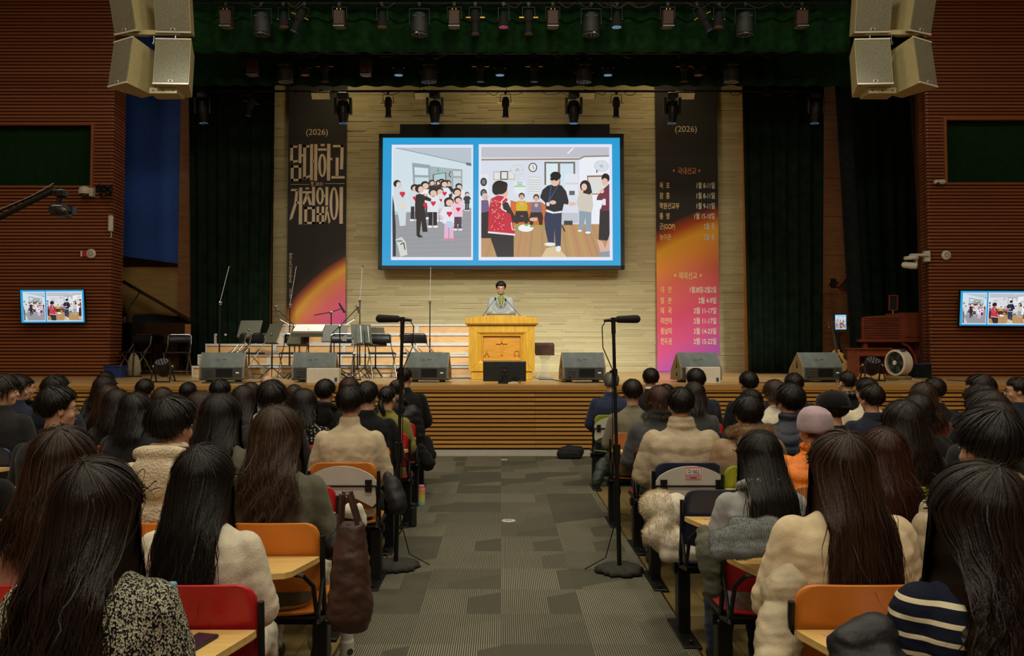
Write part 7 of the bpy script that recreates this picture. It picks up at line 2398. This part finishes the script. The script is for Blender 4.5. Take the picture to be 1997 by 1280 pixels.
def seat_proto(open_):
    t = thing('lecture_chair', '', 'chair')
    m = MB(); m.add(*shell(.45, .54, .86, lambda x, u: -.185 - .055 * u + .42 * x * x * (1 - .3 * u)))
    m.build('backrest', 'seat_orange', t, True)
    V, Fc = shell(.44, 0, .43, lambda x, u: 0, .016, .08, rb=.05)
    V = [(x, -.17 + z, .435 + .9 * x * x * .35 - .10 * max(0, (z - .33)) - .05 * math.sin(z / .43 * PI) * .4 + y) for x, y, z in V]
    m = MB(); m.add(V, Fc); m.build('seat', 'seat_orange', t, True)
    m = MB()
    for s in (-1, 1):
        m.tube([(s * .238, -.215, .80), (s * .238, -.20, .60), (s * .238, -.16, .46), (s * .225, -.10, .415), (s * .225, .20, .415)], .012, 7)
        m.tube([(s * .238, -.20, .62), (s * .238, -.30, .44), (s * .225, -.10, .40)], .009, 6)
    m.tube([(-.225, -.13, .41), (.225, -.13, .41)], .012, 7); m.tube([(-.225, .15, .41), (.225, .15, .41)], .012, 7)
    m.build('frame', 'black_metal', t)
    m = MB(); m.box((0, -.02, .375), (.50, .07, .05)); m.build('beam', 'black_metal', t)
    if open_:
        m = MB()
        pl = [(-.23, -.235), (.23, -.235), (.225, -.27), (.17, -.47), (.145, -.50), (.10, -.51), (-.10, -.51), (-.145, -.50), (-.17, -.47), (-.225, -.27)]
        m.prism(pl, .695, .713, 'z'); m.build('writing_tablet', 'tablet_wood', t)
        m = MB(); m.prism([(x * 1.004, -.235 + (y + .235) * 1.004) for x, y in pl], .689, .697, 'z'); m.build('tablet_edge', 'tablet_wood', t)
        m = MB()
        for s in (-1, 1):
            m.tube([(s * .15, -.42, .685), (s * .20, -.42, .68), (s * .235, -.37, .62), (s * .24, -.33, .50), (s * .238, -.28, .45), (s * .225, -.10, .405)], .010, 7)
        m.build('tablet_bracket', 'black_metal', t)
    else:
        m = MB()
        V = []
        n = 22
        pl = [(-.235, .60)] + [(-.235 + .47 * i / n, .745 + .10 * math.sin(PI * (i / n)) ** .6) for i in range(n + 1)] + [(.235, .60), (.21, .575), (.10, .63), (-.05, .645), (-.18, .60), (-.22, .575)]
        m.prism(pl, -.30, -.284, 'y'); m.build('folded_tablet', 'board_gray', t)
        m = MB()
        for s in (-1, 1): m.box((s * .185, -.308, .742), (.045, .016, .028)); m.box((s * .185, -.308, .700), (.045, .022, .04))
        m.tube([(-.24, -.31, .715), (.24, -.31, .715)], .006, 6)
        m.tube([(-.24, -.31, .715), (-.24, -.26, .50), (-.225, -.1, .41)], .009, 6); m.tube([(.24, -.31, .715), (.24, -.26, .50), (.225, -.1, .41)], .009, 6)
        m.build('hinge', 'black_metal', t)
    return t


OPEN, FOLD = seat_proto(True), seat_proto(False)
USED = {}
POSTME = None


def chair(x, Y, colr, label, open_=True, post=None):
    global POSTME
    src = OPEN if open_ else FOLD
    if id(src) not in USED:
        USED[id(src)] = 1
        base = src
        KIDS[src.name] = [(c, []) for c in kids(src)]
        t = src; t.location = (x, Y, 0); t['label'] = label; t['group'] = 'lecture chairs'
    else:
        t = copy_tree(src, (x, Y, 0), 0, label, 'lecture chairs')
    for c in [c for c in t.children] if t is src else [c for c in bpy.data.objects if False]:
        pass
    ch = CH_OF(t)
    for c in ch:
        b = c.name.split('.')[0]
        if b in ('backrest', 'seat'):
            omat(c, 'seat_' + colr)
    if post is not None:
        if POSTME is None:
            m = MB(); m.box((0, 0, .19), (.07, .09, .38), bev=.006); POSTME = [m.mesh('post')]
            m = MB(); m.box((0, -.02, .012), (.10, .46, .024), bev=.004); m.lathe([(.012, .024), (.012, .04), (.006, .044)], (0, -.2, 0), 8); POSTME.append(m.mesh('foot_plate'))
        for me, nm in zip(POSTME, ('post', 'foot_plate')):
            o = partobj(nm, me, 'black_metal', t); o.location = (post, -.04, 0)
    return t


def CH_OF(t):
    return [c for c in C.objects if c.parent == t]


COLS = {'on a red chair': 'red', 'orange chair': 'orange'}
cyc = ['orange', 'red', 'navy', 'lime', 'red', 'orange', 'navy']
for i, (x, Y, k, lb, cc, s) in enumerate(PEOPLE):
    px = CX + x * F / Y
    c = cyc[(i * 3 + int(k)) % 7]
    aisle = abs(x) < 1.45
    opn = True
    if 'cream sweater with long straight black' in lb: c = 'red'
    if 'olive grey sweater' in lb or 'beige turtleneck' in lb or 'oatmeal' in lb: c = 'orange'
    if 'beige turtleneck' in lb or 'beige stand collar' in lb or 'dark blue jacket with grey hair' in lb or 'black coat with short black hair, beyond the beige' in lb: opn = False
    if 'beige stand collar' in lb: c = 'navy'
    if 'heather grey' in lb or 'reddish dark hair' in lb or 'olive green sweater' in lb or 'navy shirt' in lb or 'thinning hair near the aisle' in lb: c = 'red'
    if 'sage grey' in lb or 'shaved hair' in lb or 'lilac beanie' in lb: c = 'wood'
    if 'tan parka' in lb or 'wavy black hair beside' in lb: c = 'lime'
    who = lb[len('person '):]
    who = who.split(',')[0]
    if 'cream sweater with long straight black' in lb or 'olive grey sweater' in lb: x = -1.045
    if 'oatmeal' in lb: x = 1.21
    t = chair(x, Y, c, '%s lecture chair under the person %s' % ({'wood': 'wood brown'}.get(c, c), ' '.join(who.split()[:9])), opn, (-.2 if x > 0 else .2) * 1.0 if aisle else (0 if i % 2 else None))
    t.scale = (1, 1, 1)
    if 'beige stand collar' in lb:
        m = MB(); m.box((.015, -.302, .80), (.105, .003, .085)); m.build('pink_label', 'pink_label', t)
        m = MB(); m.box((.015, -.3045, .81), (.095, .002, .036)); m.build('number_plate', 'cream_tag', t) if 'cream_tag' in MATS else m.build('number_plate', 'paper', t)
        text('다·062', .036, 'ink', t, (.015, -.306, .798), sx=.85, name='seat_number')
        text('● ▬▬▬', .012, 'ink', t, (.015, -.306, .768), sx=.8, name='small_print')
# chairs without a sitter that the photo shows
chair(1.24, 4.72, 'navy', 'navy lecture chair with a cream coat on it, in front of the white folded tablet', True, -.2)
chair(-1.17, 4.84, 'red', 'red lecture chair with an empty seat, behind the olive grey sweater', True, .2)
chair(2.92, 5.15, 'lime', 'lime green empty lecture chair beside the very long wavy hair', False)
chair(-2.42, 3.05, 'lime', 'lime green empty lecture chair at the picture edge', True)
chair(2.62, 3.75, 'red', 'red empty lecture chair beyond the striped knit', True)

# ------------------------------------------------------------ people on stage
def preacher():
    Y = lcy + .62
    q = at(977, 548, Y)
    sc = 1.0
    t = thing('person', 'person in a grey blazer and green plaid shirt reading at the wooden lectern', 'person', (q.x, Y, ST + .455), PI)
    t.rotation_euler = (0, 0, PI)
    top = q.z - ST
    sc = top / (1.365 + .455)
    t.scale = (sc, sc, sc); t.location.z = ST + .46 * sc
    b = bpy.data.objects.new('body', body_mesh(0, -16, 'desk', .0065, True)); C.objects.link(b); b.parent = t
    me = top_mesh('suit', 'desk', 3, .009, 1.0)
    partobj('blazer', me, 'blazer_gray', t)
    cloth('green_plaid', (92, 104, 50), 'plaid', (160, 150, 84))
    m = MB(); m.add([(-.052, .100, 1.08), (.052, .100, 1.08), (.045, .152, .97), (0, .160, .86), (-.045, .152, .97), (-.045, .10, .97), (.045, .10, .97), (0, .1, .86)], [(0, 1, 2, 3, 4), (0, 4, 5), (1, 6, 2), (4, 3, 7, 5), (2, 6, 7, 3)]); m.build('shirt', 'green_plaid', t)
    m = MB(); m.loft([(0, -.012, 1.08, .070, .070), (0, -.004, 1.135, .066, .066), (0, -.004, 1.14, .058, .058)], 22, p=2); m.cap((-.03, .075, 1.085), (-.06, .11, 1.04), .014, .01); m.cap((.03, .075, 1.085), (.06, .11, 1.04), .014, .01); m.build('shirt_collar', 'green_plaid', t, True)
    m = MB()
    for s in (-1, 1): m.add([(s * .02, .165, .86), (s * .05, .158, .98), (s * .075, .125, 1.07), (s * .10, .12, 1.02), (s * .085, .158, .96), (s * .03, .168, .86)], [(0, 1, 2, 3, 4, 5), (5, 4, 3, 2, 1, 0)])
    m.build('lapel', 'blazer_gray', t)
    partobj('trousers', legs_mesh(True), 'trousers_dark', t)
    for sd in (-1, 1):
        o = partobj('shoe', shoe_mesh(), 'shoe_black', t); o.location = (sd * .10, .0, -.455)
    partobj('hair', hair_mesh('short', 71, 1, bulk=.010, yaw=0, pit=-16), 'hair_black', t)
    m = MB()
    for s_ in (-1, 1):
        m.tube([(s_ * .032 + .022 * math.cos(a), .100, 1.232 + .018 * math.sin(a)) for a in np.linspace(0, 2 * PI, 15)[:-1]], .0022, 5, closed=True)
        m.tube([(s_ * .053, .096, 1.236), (s_ * .080, .04, 1.236), (s_ * .083, -.02, 1.228)], .002, 5)
    m.tube([(-.010, .101, 1.234), (.010, .101, 1.234)], .002, 5)
    xf(m, hrot(0, -16)); m.build('glasses', 'leather_brown', t)


preacher()
q = at(232, 617, 17.0)
_n = len(PEOPLE)
t = thing('person', 'person with dark hair sitting behind the grand piano', 'person', (at(237, 617, 16.85).x, 16.85, ST), R(-100))
sc = .94
t.scale = (sc, sc, sc)
b = bpy.data.objects.new('body', body_mesh(0, -4, 'lap')); C.objects.link(b); b.parent = t
partobj('coat', top_mesh('coat', 'lap', 1, .014), 'cloth_black', t); partobj('trousers', legs_mesh(), 'trousers_dark', t); partobj('hair', hair_mesh('bob', 3, 2, zend=1.08, bulk=.01), 'hair_black', t)
for sd in (-1, 1):
    o = partobj('shoe', shoe_mesh(), 'shoe_black', t); o.location = (sd * .125, .42, 0)
t = thing('piano_bench', 'black bench under the pianist, mostly hidden by the piano', 'bench', (at(237, 617, 16.85).x, 16.85, ST)); m = MB(); m.box((0, 0, .40), (.4, .6, .06), bev=.015); m.build('seat', 'soft_black', t)
for sx in (-1, 1):
    for sy in (-1, 1):
        m = MB(); m.box((sx * .17, sy * .26, .19), (.04, .04, .38)); m.build('leg', 'piano_black', t)


# ------------------------------------------------------------ aisle microphones
def aisle_mic(px, pbase, ptip, mic_px, label, flip):
    Y = F * CAMZ / (pbase - HZ)
    q = at(px, pbase, Y)
    q.z = 0
    top = at(px, ptip, Y)
    t = thing('audience_microphone', label, 'microphone stand', (q.x, Y, .012))
    H = top.z
    dx = at(mic_px[0], ptip, Y).x - q.x
    m = MB(); m.tube([(0, 0, .03), (dx * .0 + (at(mic_px[0], ptip, Y).x - q.x) * .45, 0, H * .47)], .0165, 10)
    j = Vector(((at(mic_px[0], ptip, Y).x - q.x) * .45, 0, H * .47)); e = Vector((at(mic_px[0], ptip, Y).x - q.x, 0, H))
    m.tube([j, e - (e - j) * .0], .0125, 10); m.build('pole', 'black_metal', t)
    m = MB(); d = (e - j).normalized(); m.tube([j - d * .08, j + d * .06], [.024, .030], 12); c = j + (e - j) * .61; m.tube([c - d * .03, c + d * .02], .021, 10); m.box(c + Vector((-.025, 0, 0)), (.02, .03, .02)); m.tube([e - d * .10, e], .016, 10); m.build('clutch', 'black_metal', t)
    s = flip
    m = MB(); m.cap(e + Vector((s * .04, 0, .006)), e + Vector((s * .175, .03, .010)), .026, .031, 18); 
    m.build('windshield', 'soft_black', t, True)
    m = MB(); m.tube([e + Vector((-s * .07, 0, -.004)), e + Vector((s * .04, 0, .006))], [.011, .015], 10); m.tube([e + Vector((0, 0, -.02)), e + Vector((0, 0, .02))], .018, 10); m.build('microphone_body', 'black_metal', t)
    m = MB(); m.tube([e + Vector((-s * .06, -.01, -.01)), e + Vector((-s * .085, -.02, -.05)), e + Vector((-s * .08, -.02, -.20)), c + Vector((-s * .02, -.02, .02)), j + Vector((-s * .03, -.025, .1)), j + Vector((-s * .025, -.025, -.2)), Vector((-s * .03 + j.x * .3, -.02, .35)), Vector((-s * .10, .0, .10)), Vector((-s * .25, .02, .012))], .0045, 6); m.build('cable', 'black_plastic', t)
    m = MB()
    rg = random.Random(int(px))
    n = 40
    V = [(0, 0, .045)]
    for ring, (r_, z) in enumerate(((.08, .05), (.14, .035), (.175, .012))):
        for i in range(n):
            a = 2 * PI * i / n; w = 1 + rg.uniform(-.10, .12) * (ring * .5)
            V.append((r_ * w * math.cos(a) * 1.0, r_ * w * math.sin(a), z + rg.uniform(-.004, .012) * (ring < 2)))
    Fc = [(0, 1 + i, 1 + (i + 1) % n) for i in range(n)]
    for ring in range(2):
        for i in range(n):
            a = 1 + ring * n; Fc.append((a + i, a + n + i, a + n + (i + 1) % n, a + (i + 1) % n))
    V.append((0, 0, 0)); k = len(V) - 1
    Fc += [(k, 1 + 2 * n + (i + 1) % n, 1 + 2 * n + i) for i in range(n)]
    m.add(V, Fc); m.build('cloth_covered_base', 'carpet_gray', t, True)
    return t


aisle_mic(772, 1105, 627, (785, 0), 'tall microphone stand in the aisle beside the rainbow bottle, windshield pointing away from centre', -1)
aisle_mic(1208, 1113, 628, (1196, 0), 'tall microphone stand in the aisle before the grey haired person, windshield pointing outwards', 1)


# ------------------------------------------------------------ loose things near the seats
def floor_at(px, py):
    Y = F * CAMZ / (py - HZ)
    for _ in range(6):
        q = at(px, py, Y); Y *= 1 + q.z / CAMZ * .9
    return at(px, py, Y)


def bottle(px, py, h, r, label, mats, name='bottle', cap_h=.03):
    q = floor_at(px, py)
    t = thing(name, label, 'bottle', (q.x, q.y, .013))
    m = MB(); m.lathe([(r * .94, 0), (r, .008), (r, h - cap_h - .012), (r * .9, h - cap_h)], n=24); m.build('body', mats[0], t, False)
    m = MB(); m.lathe([(r * .86, h - cap_h), (r * .86, h - .006), (r * .78, h)], n=24); m.build('lid', mats[1], t)
    return t


plain('tumbler_white', col(196, 194, 186), .35, var=.02); plain('tumbler_black', col(34, 35, 37), .35, var=.02)
t = NT('rainbow'); s_ = t.n('SeparateXYZ', {0: t.n('TexCoord').outputs['Object']})
t.put(t.b.inputs['Base Color'], t.ramp(t.math('MULTIPLY', s_.outputs[2], 5.0), [(0, col(96, 170, 206)), (.35, col(206, 206, 96)), (.65, col(222, 160, 96)), (1, col(216, 120, 150))])); t.b.inputs['Roughness'].default_value = .4; MATS['rainbow'] = t.m
plain('lid_pink', col(214, 130, 160), .4); plain('cap_lightblue', col(120, 176, 200), .4)
t = bottle(676, 1312, .20, .036, 'white insulated tumbler with a round emblem on the floor at the aisle edge', ('tumbler_white', 'board_gray'), 'tumbler', .045)
m = MB(); m.lathe([(.017, 0), (.017, .002)], (.022, -.030, .10), 18, rot=Matrix.Rotation(R(36), 3, 'Z') @ Matrix.Rotation(PI / 2, 3, 'X')); m.build('emblem', 'ink', t)
bottle(805, 1030, .21, .036, 'black tumbler on the floor beside the rainbow bottle', ('tumbler_black', 'tumbler_black'), 'tumbler', .03)
t = bottle(822, 989, .21, .036, 'rainbow coloured water bottle with a pink lid on the carpet edge', ('rainbow', 'lid_pink'))
q = floor_at(992, 1019)
t = thing('floor_outlet', 'round metal floor outlet cover in the middle of the carpet aisle', 'floor outlet', (q.x, q.y, .013)); m = MB(); m.lathe([(.065, 0), (.065, .004), (.055, .006)], n=28); m.build('plate', 'aluminium', t); m = MB(); [m.box((x, 0, .007), (.012, .03, .003)) for x in (-.02, 0, .02)]; m.build('slots', 'speaker_dark', t)
q = floor_at(983, 899); t = thing('floor_outlet', 'small metal floor cover just before the stage front', 'floor outlet', (q.x, q.y, .013)); m = MB(); m.lathe([(.05, 0), (.05, .004), (.04, .006)], n=24); m.build('plate', 'aluminium', t); m = MB(); m.box((0, 0, .007), (.02, .03, .003)); m.build('slot', 'speaker_dark', t)


def drape_blob(name, label, cat, parts, mat, vox=.012, fold=.02, seed=1, fur=None, quilt=0, child='fabric'):
    m = MB()
    for p in parts:
        m.cap(*p) if len(p) == 4 else m.ell(*p)
    me = remesh(m, vox, 4, fold=fold * .6, seed=seed, quilt=quilt)
    zs = [v.co.z for v in me.vertices]
    t = thing(name, label, cat, (0, 0, 0))
    partobj(child, me, mat, t)
    if fur:
        rg = np.random.RandomState(seed); n = len(me.vertices); V, Fc = [], []
        for i in range(fur[1]):
            v = me.vertices[rg.randint(n)]
            if not fur[2](v.co): continue
            p = np.array(v.co); d = np.array(v.normal) + rg.normal(0, .6, 3); d /= np.linalg.norm(d); s = np.cross(d, rg.normal(0, 1, 3)); s /= np.linalg.norm(s); s *= .0009
            k = len(V); V += [p - s, p + s, p + d * fur[3]]; Fc.append((k, k + 1, k + 2))
        m = MB(); m.add(V, Fc); m.build('fur_trim', fur[0], t, True)
    return t


# brown leather tote hanging beside the cream trousers
def P3(px, py, Y): return tuple(at(px, py, Y))
Y = 3.45
m = MB()
c0 = at(684, 1150, Y)
rings = []
for py, hw, dy in ((1228, 30, .05), (1200, 44, .08), (1150, 40, .09), (1090, 32, .08), (1040, 27, .06), (1020, 25, .05)):
    q = at(682 if py > 1100 else 684, py, Y); rings.append((q.x, Y, q.z, hw * Y / F, dy))
m.loft(rings, 22, p=3)
me = remesh(m, .010, 4, fold=.009, seed=12)
t = thing('tote_bag', 'dark brown leather tote bag hanging at the aisle side of an orange chair', 'bag', (0, 0, 0)); partobj('body', me, 'leather_brown', t)
a, b = at(664, 1035, Y), at(704, 1035, Y)
for dy in (-.03, .03):
    m = MB(); tp = at(668, 962, Y); m.tube([(a.x, Y + dy, a.z), (tp.x, Y + dy, tp.z), (tp.x + .03, Y + dy, tp.z), (b.x, Y + dy, b.z)], .009, 6); m.build('strap', 'leather_brown', t)
cloth('coat_white', (206, 196, 178), 'smooth'); cloth('tote_white', (206, 202, 190), 'smooth')
S1 = at(648, 1048, 3.95)
drape_blob('folded_jacket', 'black padded jacket bundled on the lap beside the tote bag', 'jacket', [((S1.x - .03, 3.95, S1.z + .03), (.085, .12, .09)), ((S1.x + .03, 3.9, S1.z - .03), (.075, .10, .07))], 'black_puffer', .011, .02, 3, quilt=.006)
S1 = at(690, 1000, 4.42); S1.z = .765
drape_blob('canvas_bag', 'white canvas bag lying on the red chair beside the aisle', 'bag', [(tuple(S1 + Vector((-.02, 0, 0))), tuple(S1 + Vector((.04, .02, -.05))), .035, .03), (tuple(S1 + Vector((.03, 0, .02))), tuple(S1 + Vector((.06, 0, -.08))), .018, .02)], 'tote_white', .009, .012, 5)
# cream coat with fur on the empty navy chair
q = at(1296, 1030, 4.72)
drape_blob('fur_coat', 'cream coat with fluffy fur trim piled on the navy chair', 'coat', [((q.x - .01, 4.80, q.z + .10), (.11, .15, .10)), ((q.x + .02, 4.70, q.z - .06), (.13, .16, .08)), (P3(1275, 1045, 4.62), P3(1320, 985, 4.78), .06, .07), (P3(1300, 1078, 4.6), P3(1370, 1085, 4.6), .05, .05)], 'coat_white', .011, .022, 7, fur=('fur_cream', 14000, lambda c: (c.x < q.x + .04 and c.z > q.z - .06), .022))
q = at(1448, 1052, 3.42)
drape_blob('knitted_scarf', 'fuzzy grey scarf bundled on the red chair tablet beside the grey hoodie', 'scarf', [(P3(1405, 1060, 3.42), P3(1500, 1035, 3.45), .055, .06), (P3(1400, 1078, 3.38), P3(1490, 1072, 3.40), .035, .04), (P3(1440, 1030, 3.5), P3(1510, 1050, 3.5), .05, .05)], 'gray_scarf', .010, .028, 8, fur=('gray_scarf', 9000, lambda c: True, .009))
drape_blob('down_coat', 'brown grey padded coat hanging beside the grey hoodie', 'coat', [(P3(1382, 1065, 3.75), P3(1392, 1150, 3.7), .06, .045), (P3(1372, 1040, 3.8), P3(1380, 1075, 3.75), .04, .05)], 'tan_dark', .011, .02, 9) if 'tan_dark' in MATS else drape_blob('down_coat', 'brown grey padded coat hanging beside the grey hoodie', 'coat', [(P3(1382, 1065, 3.75), P3(1392, 1150, 3.7), .06, .045), (P3(1372, 1040, 3.8), P3(1380, 1075, 3.75), .04, .05)], 'olive_gray', .011, .02, 9)
drape_blob('padded_coat', 'beige padded coat bunched under the oatmeal cardigan beside the orange chair', 'coat', [(P3(1525, 1150, 2.85), P3(1560, 1120, 2.9), .07, .07), (P3(1515, 1210, 2.8), P3(1500, 1262, 2.75), .06, .055), (P3(1540, 1240, 2.8), P3(1500, 1300, 2.7), .06, .06)], 'sand_puffer', .010, .02, 10)
drape_blob('dark_jacket', 'dark grey padded jacket sleeve before the striped knit', 'jacket', [(P3(1655, 1262, 2.12), P3(1712, 1240, 2.14), .055, .06), (P3(1660, 1300, 2.1), P3(1720, 1300, 2.1), .06, .07)], 'black_puffer', .008, .022, 11, quilt=.006)
drape_blob('green_jacket', 'dark green padded jacket hanging over a chair at the aisle', 'jacket', [(P3(1176, 905, 7.6), P3(1164, 938, 7.5), .06, .055), (P3(1190, 890, 7.6), P3(1180, 920, 7.6), .05, .05)], 'green_coat', .012, .02, 12)
drape_blob('black_jacket', 'black coat hanging over the aisle side chair below the olive sweater', 'jacket', [(P3(815, 880, 8.9), P3(835, 905, 8.8), .10, .08), (P3(832, 860, 9.1), P3(842, 890, 9.0), .06, .06)], 'cloth_black', .012, .02, 13)
drape_blob('black_bag', 'black bag on the floor against the stage front', 'bag', [(P3(1100, 886, 11.75), P3(1122, 886, 11.75), .11, .10), (P3(1110, 880, 11.75), P3(1128, 880, 11.75), .09, .08)], 'soft_black', .012, .015, 14)
drape_blob('shoulder_bag', 'black backpack hanging from the chair beside the beige turtleneck', 'bag', [(P3(765, 945, 5.45), P3(775, 985, 5.4), .06, .07), (P3(756, 930, 5.5), P3(765, 950, 5.45), .04, .05)], 'black_puffer', .011, .015, 16)


def phone(loc, rz, label, case='black_plastic'):
    t = thing('smartphone', label, 'phone', loc, R(rz)); m = MB(); m.box((0, 0, .005), (.076, .155, .009), bev=.003); m.build('case', case, t); m = MB(); m.box((0, 0, .0103), (.068, .145, .001)); m.build('display', 'glass_lens', t)


pr = {p[3]: p for p in PEOPLE}
A = [p for p in PEOPLE if 'cream sweater with long straight black' in p[3]][0]
phone((-.97, A[1] - .37, .714), -14, 'black smartphone lying on the tablet of the red chair before the tweed knit')
A = [p for p in PEOPLE if 'oatmeal' in p[3]][0]
phone((A[0] - .09, A[1] - .33, .714), 32, 'smartphone in a gold rimmed case on the orange chair tablet', 'brass')
t = thing('notebook', 'white spiral notebook with a white pen on the orange chair tablet', 'notebook', (A[0] + .05, A[1] - .34, .714), R(8)); m = MB(); m.box((0, 0, .006), (.12, .15, .010)); m.build('pages', 'paper', t); m = MB(); [m.tube([(-.05 + k * .011 , .075 + .006 * math.cos(a), .008 + .006 * math.sin(a)) for a in np.linspace(0, 2 * PI, 8)], .0012, 4) for k in range(10)]; m.build('binding', 'pink_label', t); m = MB(); m.tube([(-.03, -.06, .017), (-.005, .08, .017)], .006); m.build('pen', 'white_plastic', t)
m = MB(); m.box((A[0] - .155, A[1] - .29, .7145), (.06, .035, .001), rot=Matrix.Rotation(R(20), 3, 'Z')); tag(m.build('seat_sticker', 'pink_label'), 'small pink and white sticker on the orange chair tablet', 'sticker')
m = MB(); m.box((1.24 - .11, 4.72 - .30, .7145), (.06, .03, .001)); tag(m.build('seat_sticker', 'pink_label'), 'small pale sticker on the navy chair tablet', 'sticker')
A = [p for p in PEOPLE if 'olive grey sweater' in p[3]][0]
t = thing('eyeglasses', 'brown rimmed glasses folded on the orange chair tablet', 'glasses', (A[0] - .02, A[1] - .33, .716), R(20))
m = MB(); [m.tube([(s * .034 + .026 * math.cos(a), 0, .022 + .02 * math.sin(a)) for a in np.linspace(0, 2 * PI, 16)[:-1]], .0025, 5, closed=True) for s in (-1, 1)]; m.build('rims', 'leather_brown', t); m = MB(); [m.tube([(s * .06, 0, .03), (s * .055, .10, .012), (s * .03, .12, .01)], .002, 5) for s in (-1, 1)]; m.build('temples', 'leather_brown', t)
A = [p for p in PEOPLE if 'olive green sweater' in p[3]][0]
m = MB(); m.box((A[0] + .10, SEAT_Y(7) - .33, .722), (.07, .05, .018), bev=.004); tag(m.build('orange_pouch', 'seat_orange'), 'small orange case on the tablet beside the olive green sweater', 'case')
q = at(322, 1136, 2.55)
t = thing('bottle', 'clear bottle with a light blue cap on the far seat behind the tweed shoulder', 'bottle', (q.x, 2.6, .714)); m = MB(); m.lathe([(.028, 0), (.03, .01), (.03, .10), (.018, q.z - .75)], n=18); m.build('body', 'tumbler_white', t); m = MB(); m.lathe([(.017, q.z - .755), (.017, q.z - .735), (.015, q.z - .73)], n=16); m.build('cap', 'cap_lightblue', t)
texts_to_meshes()
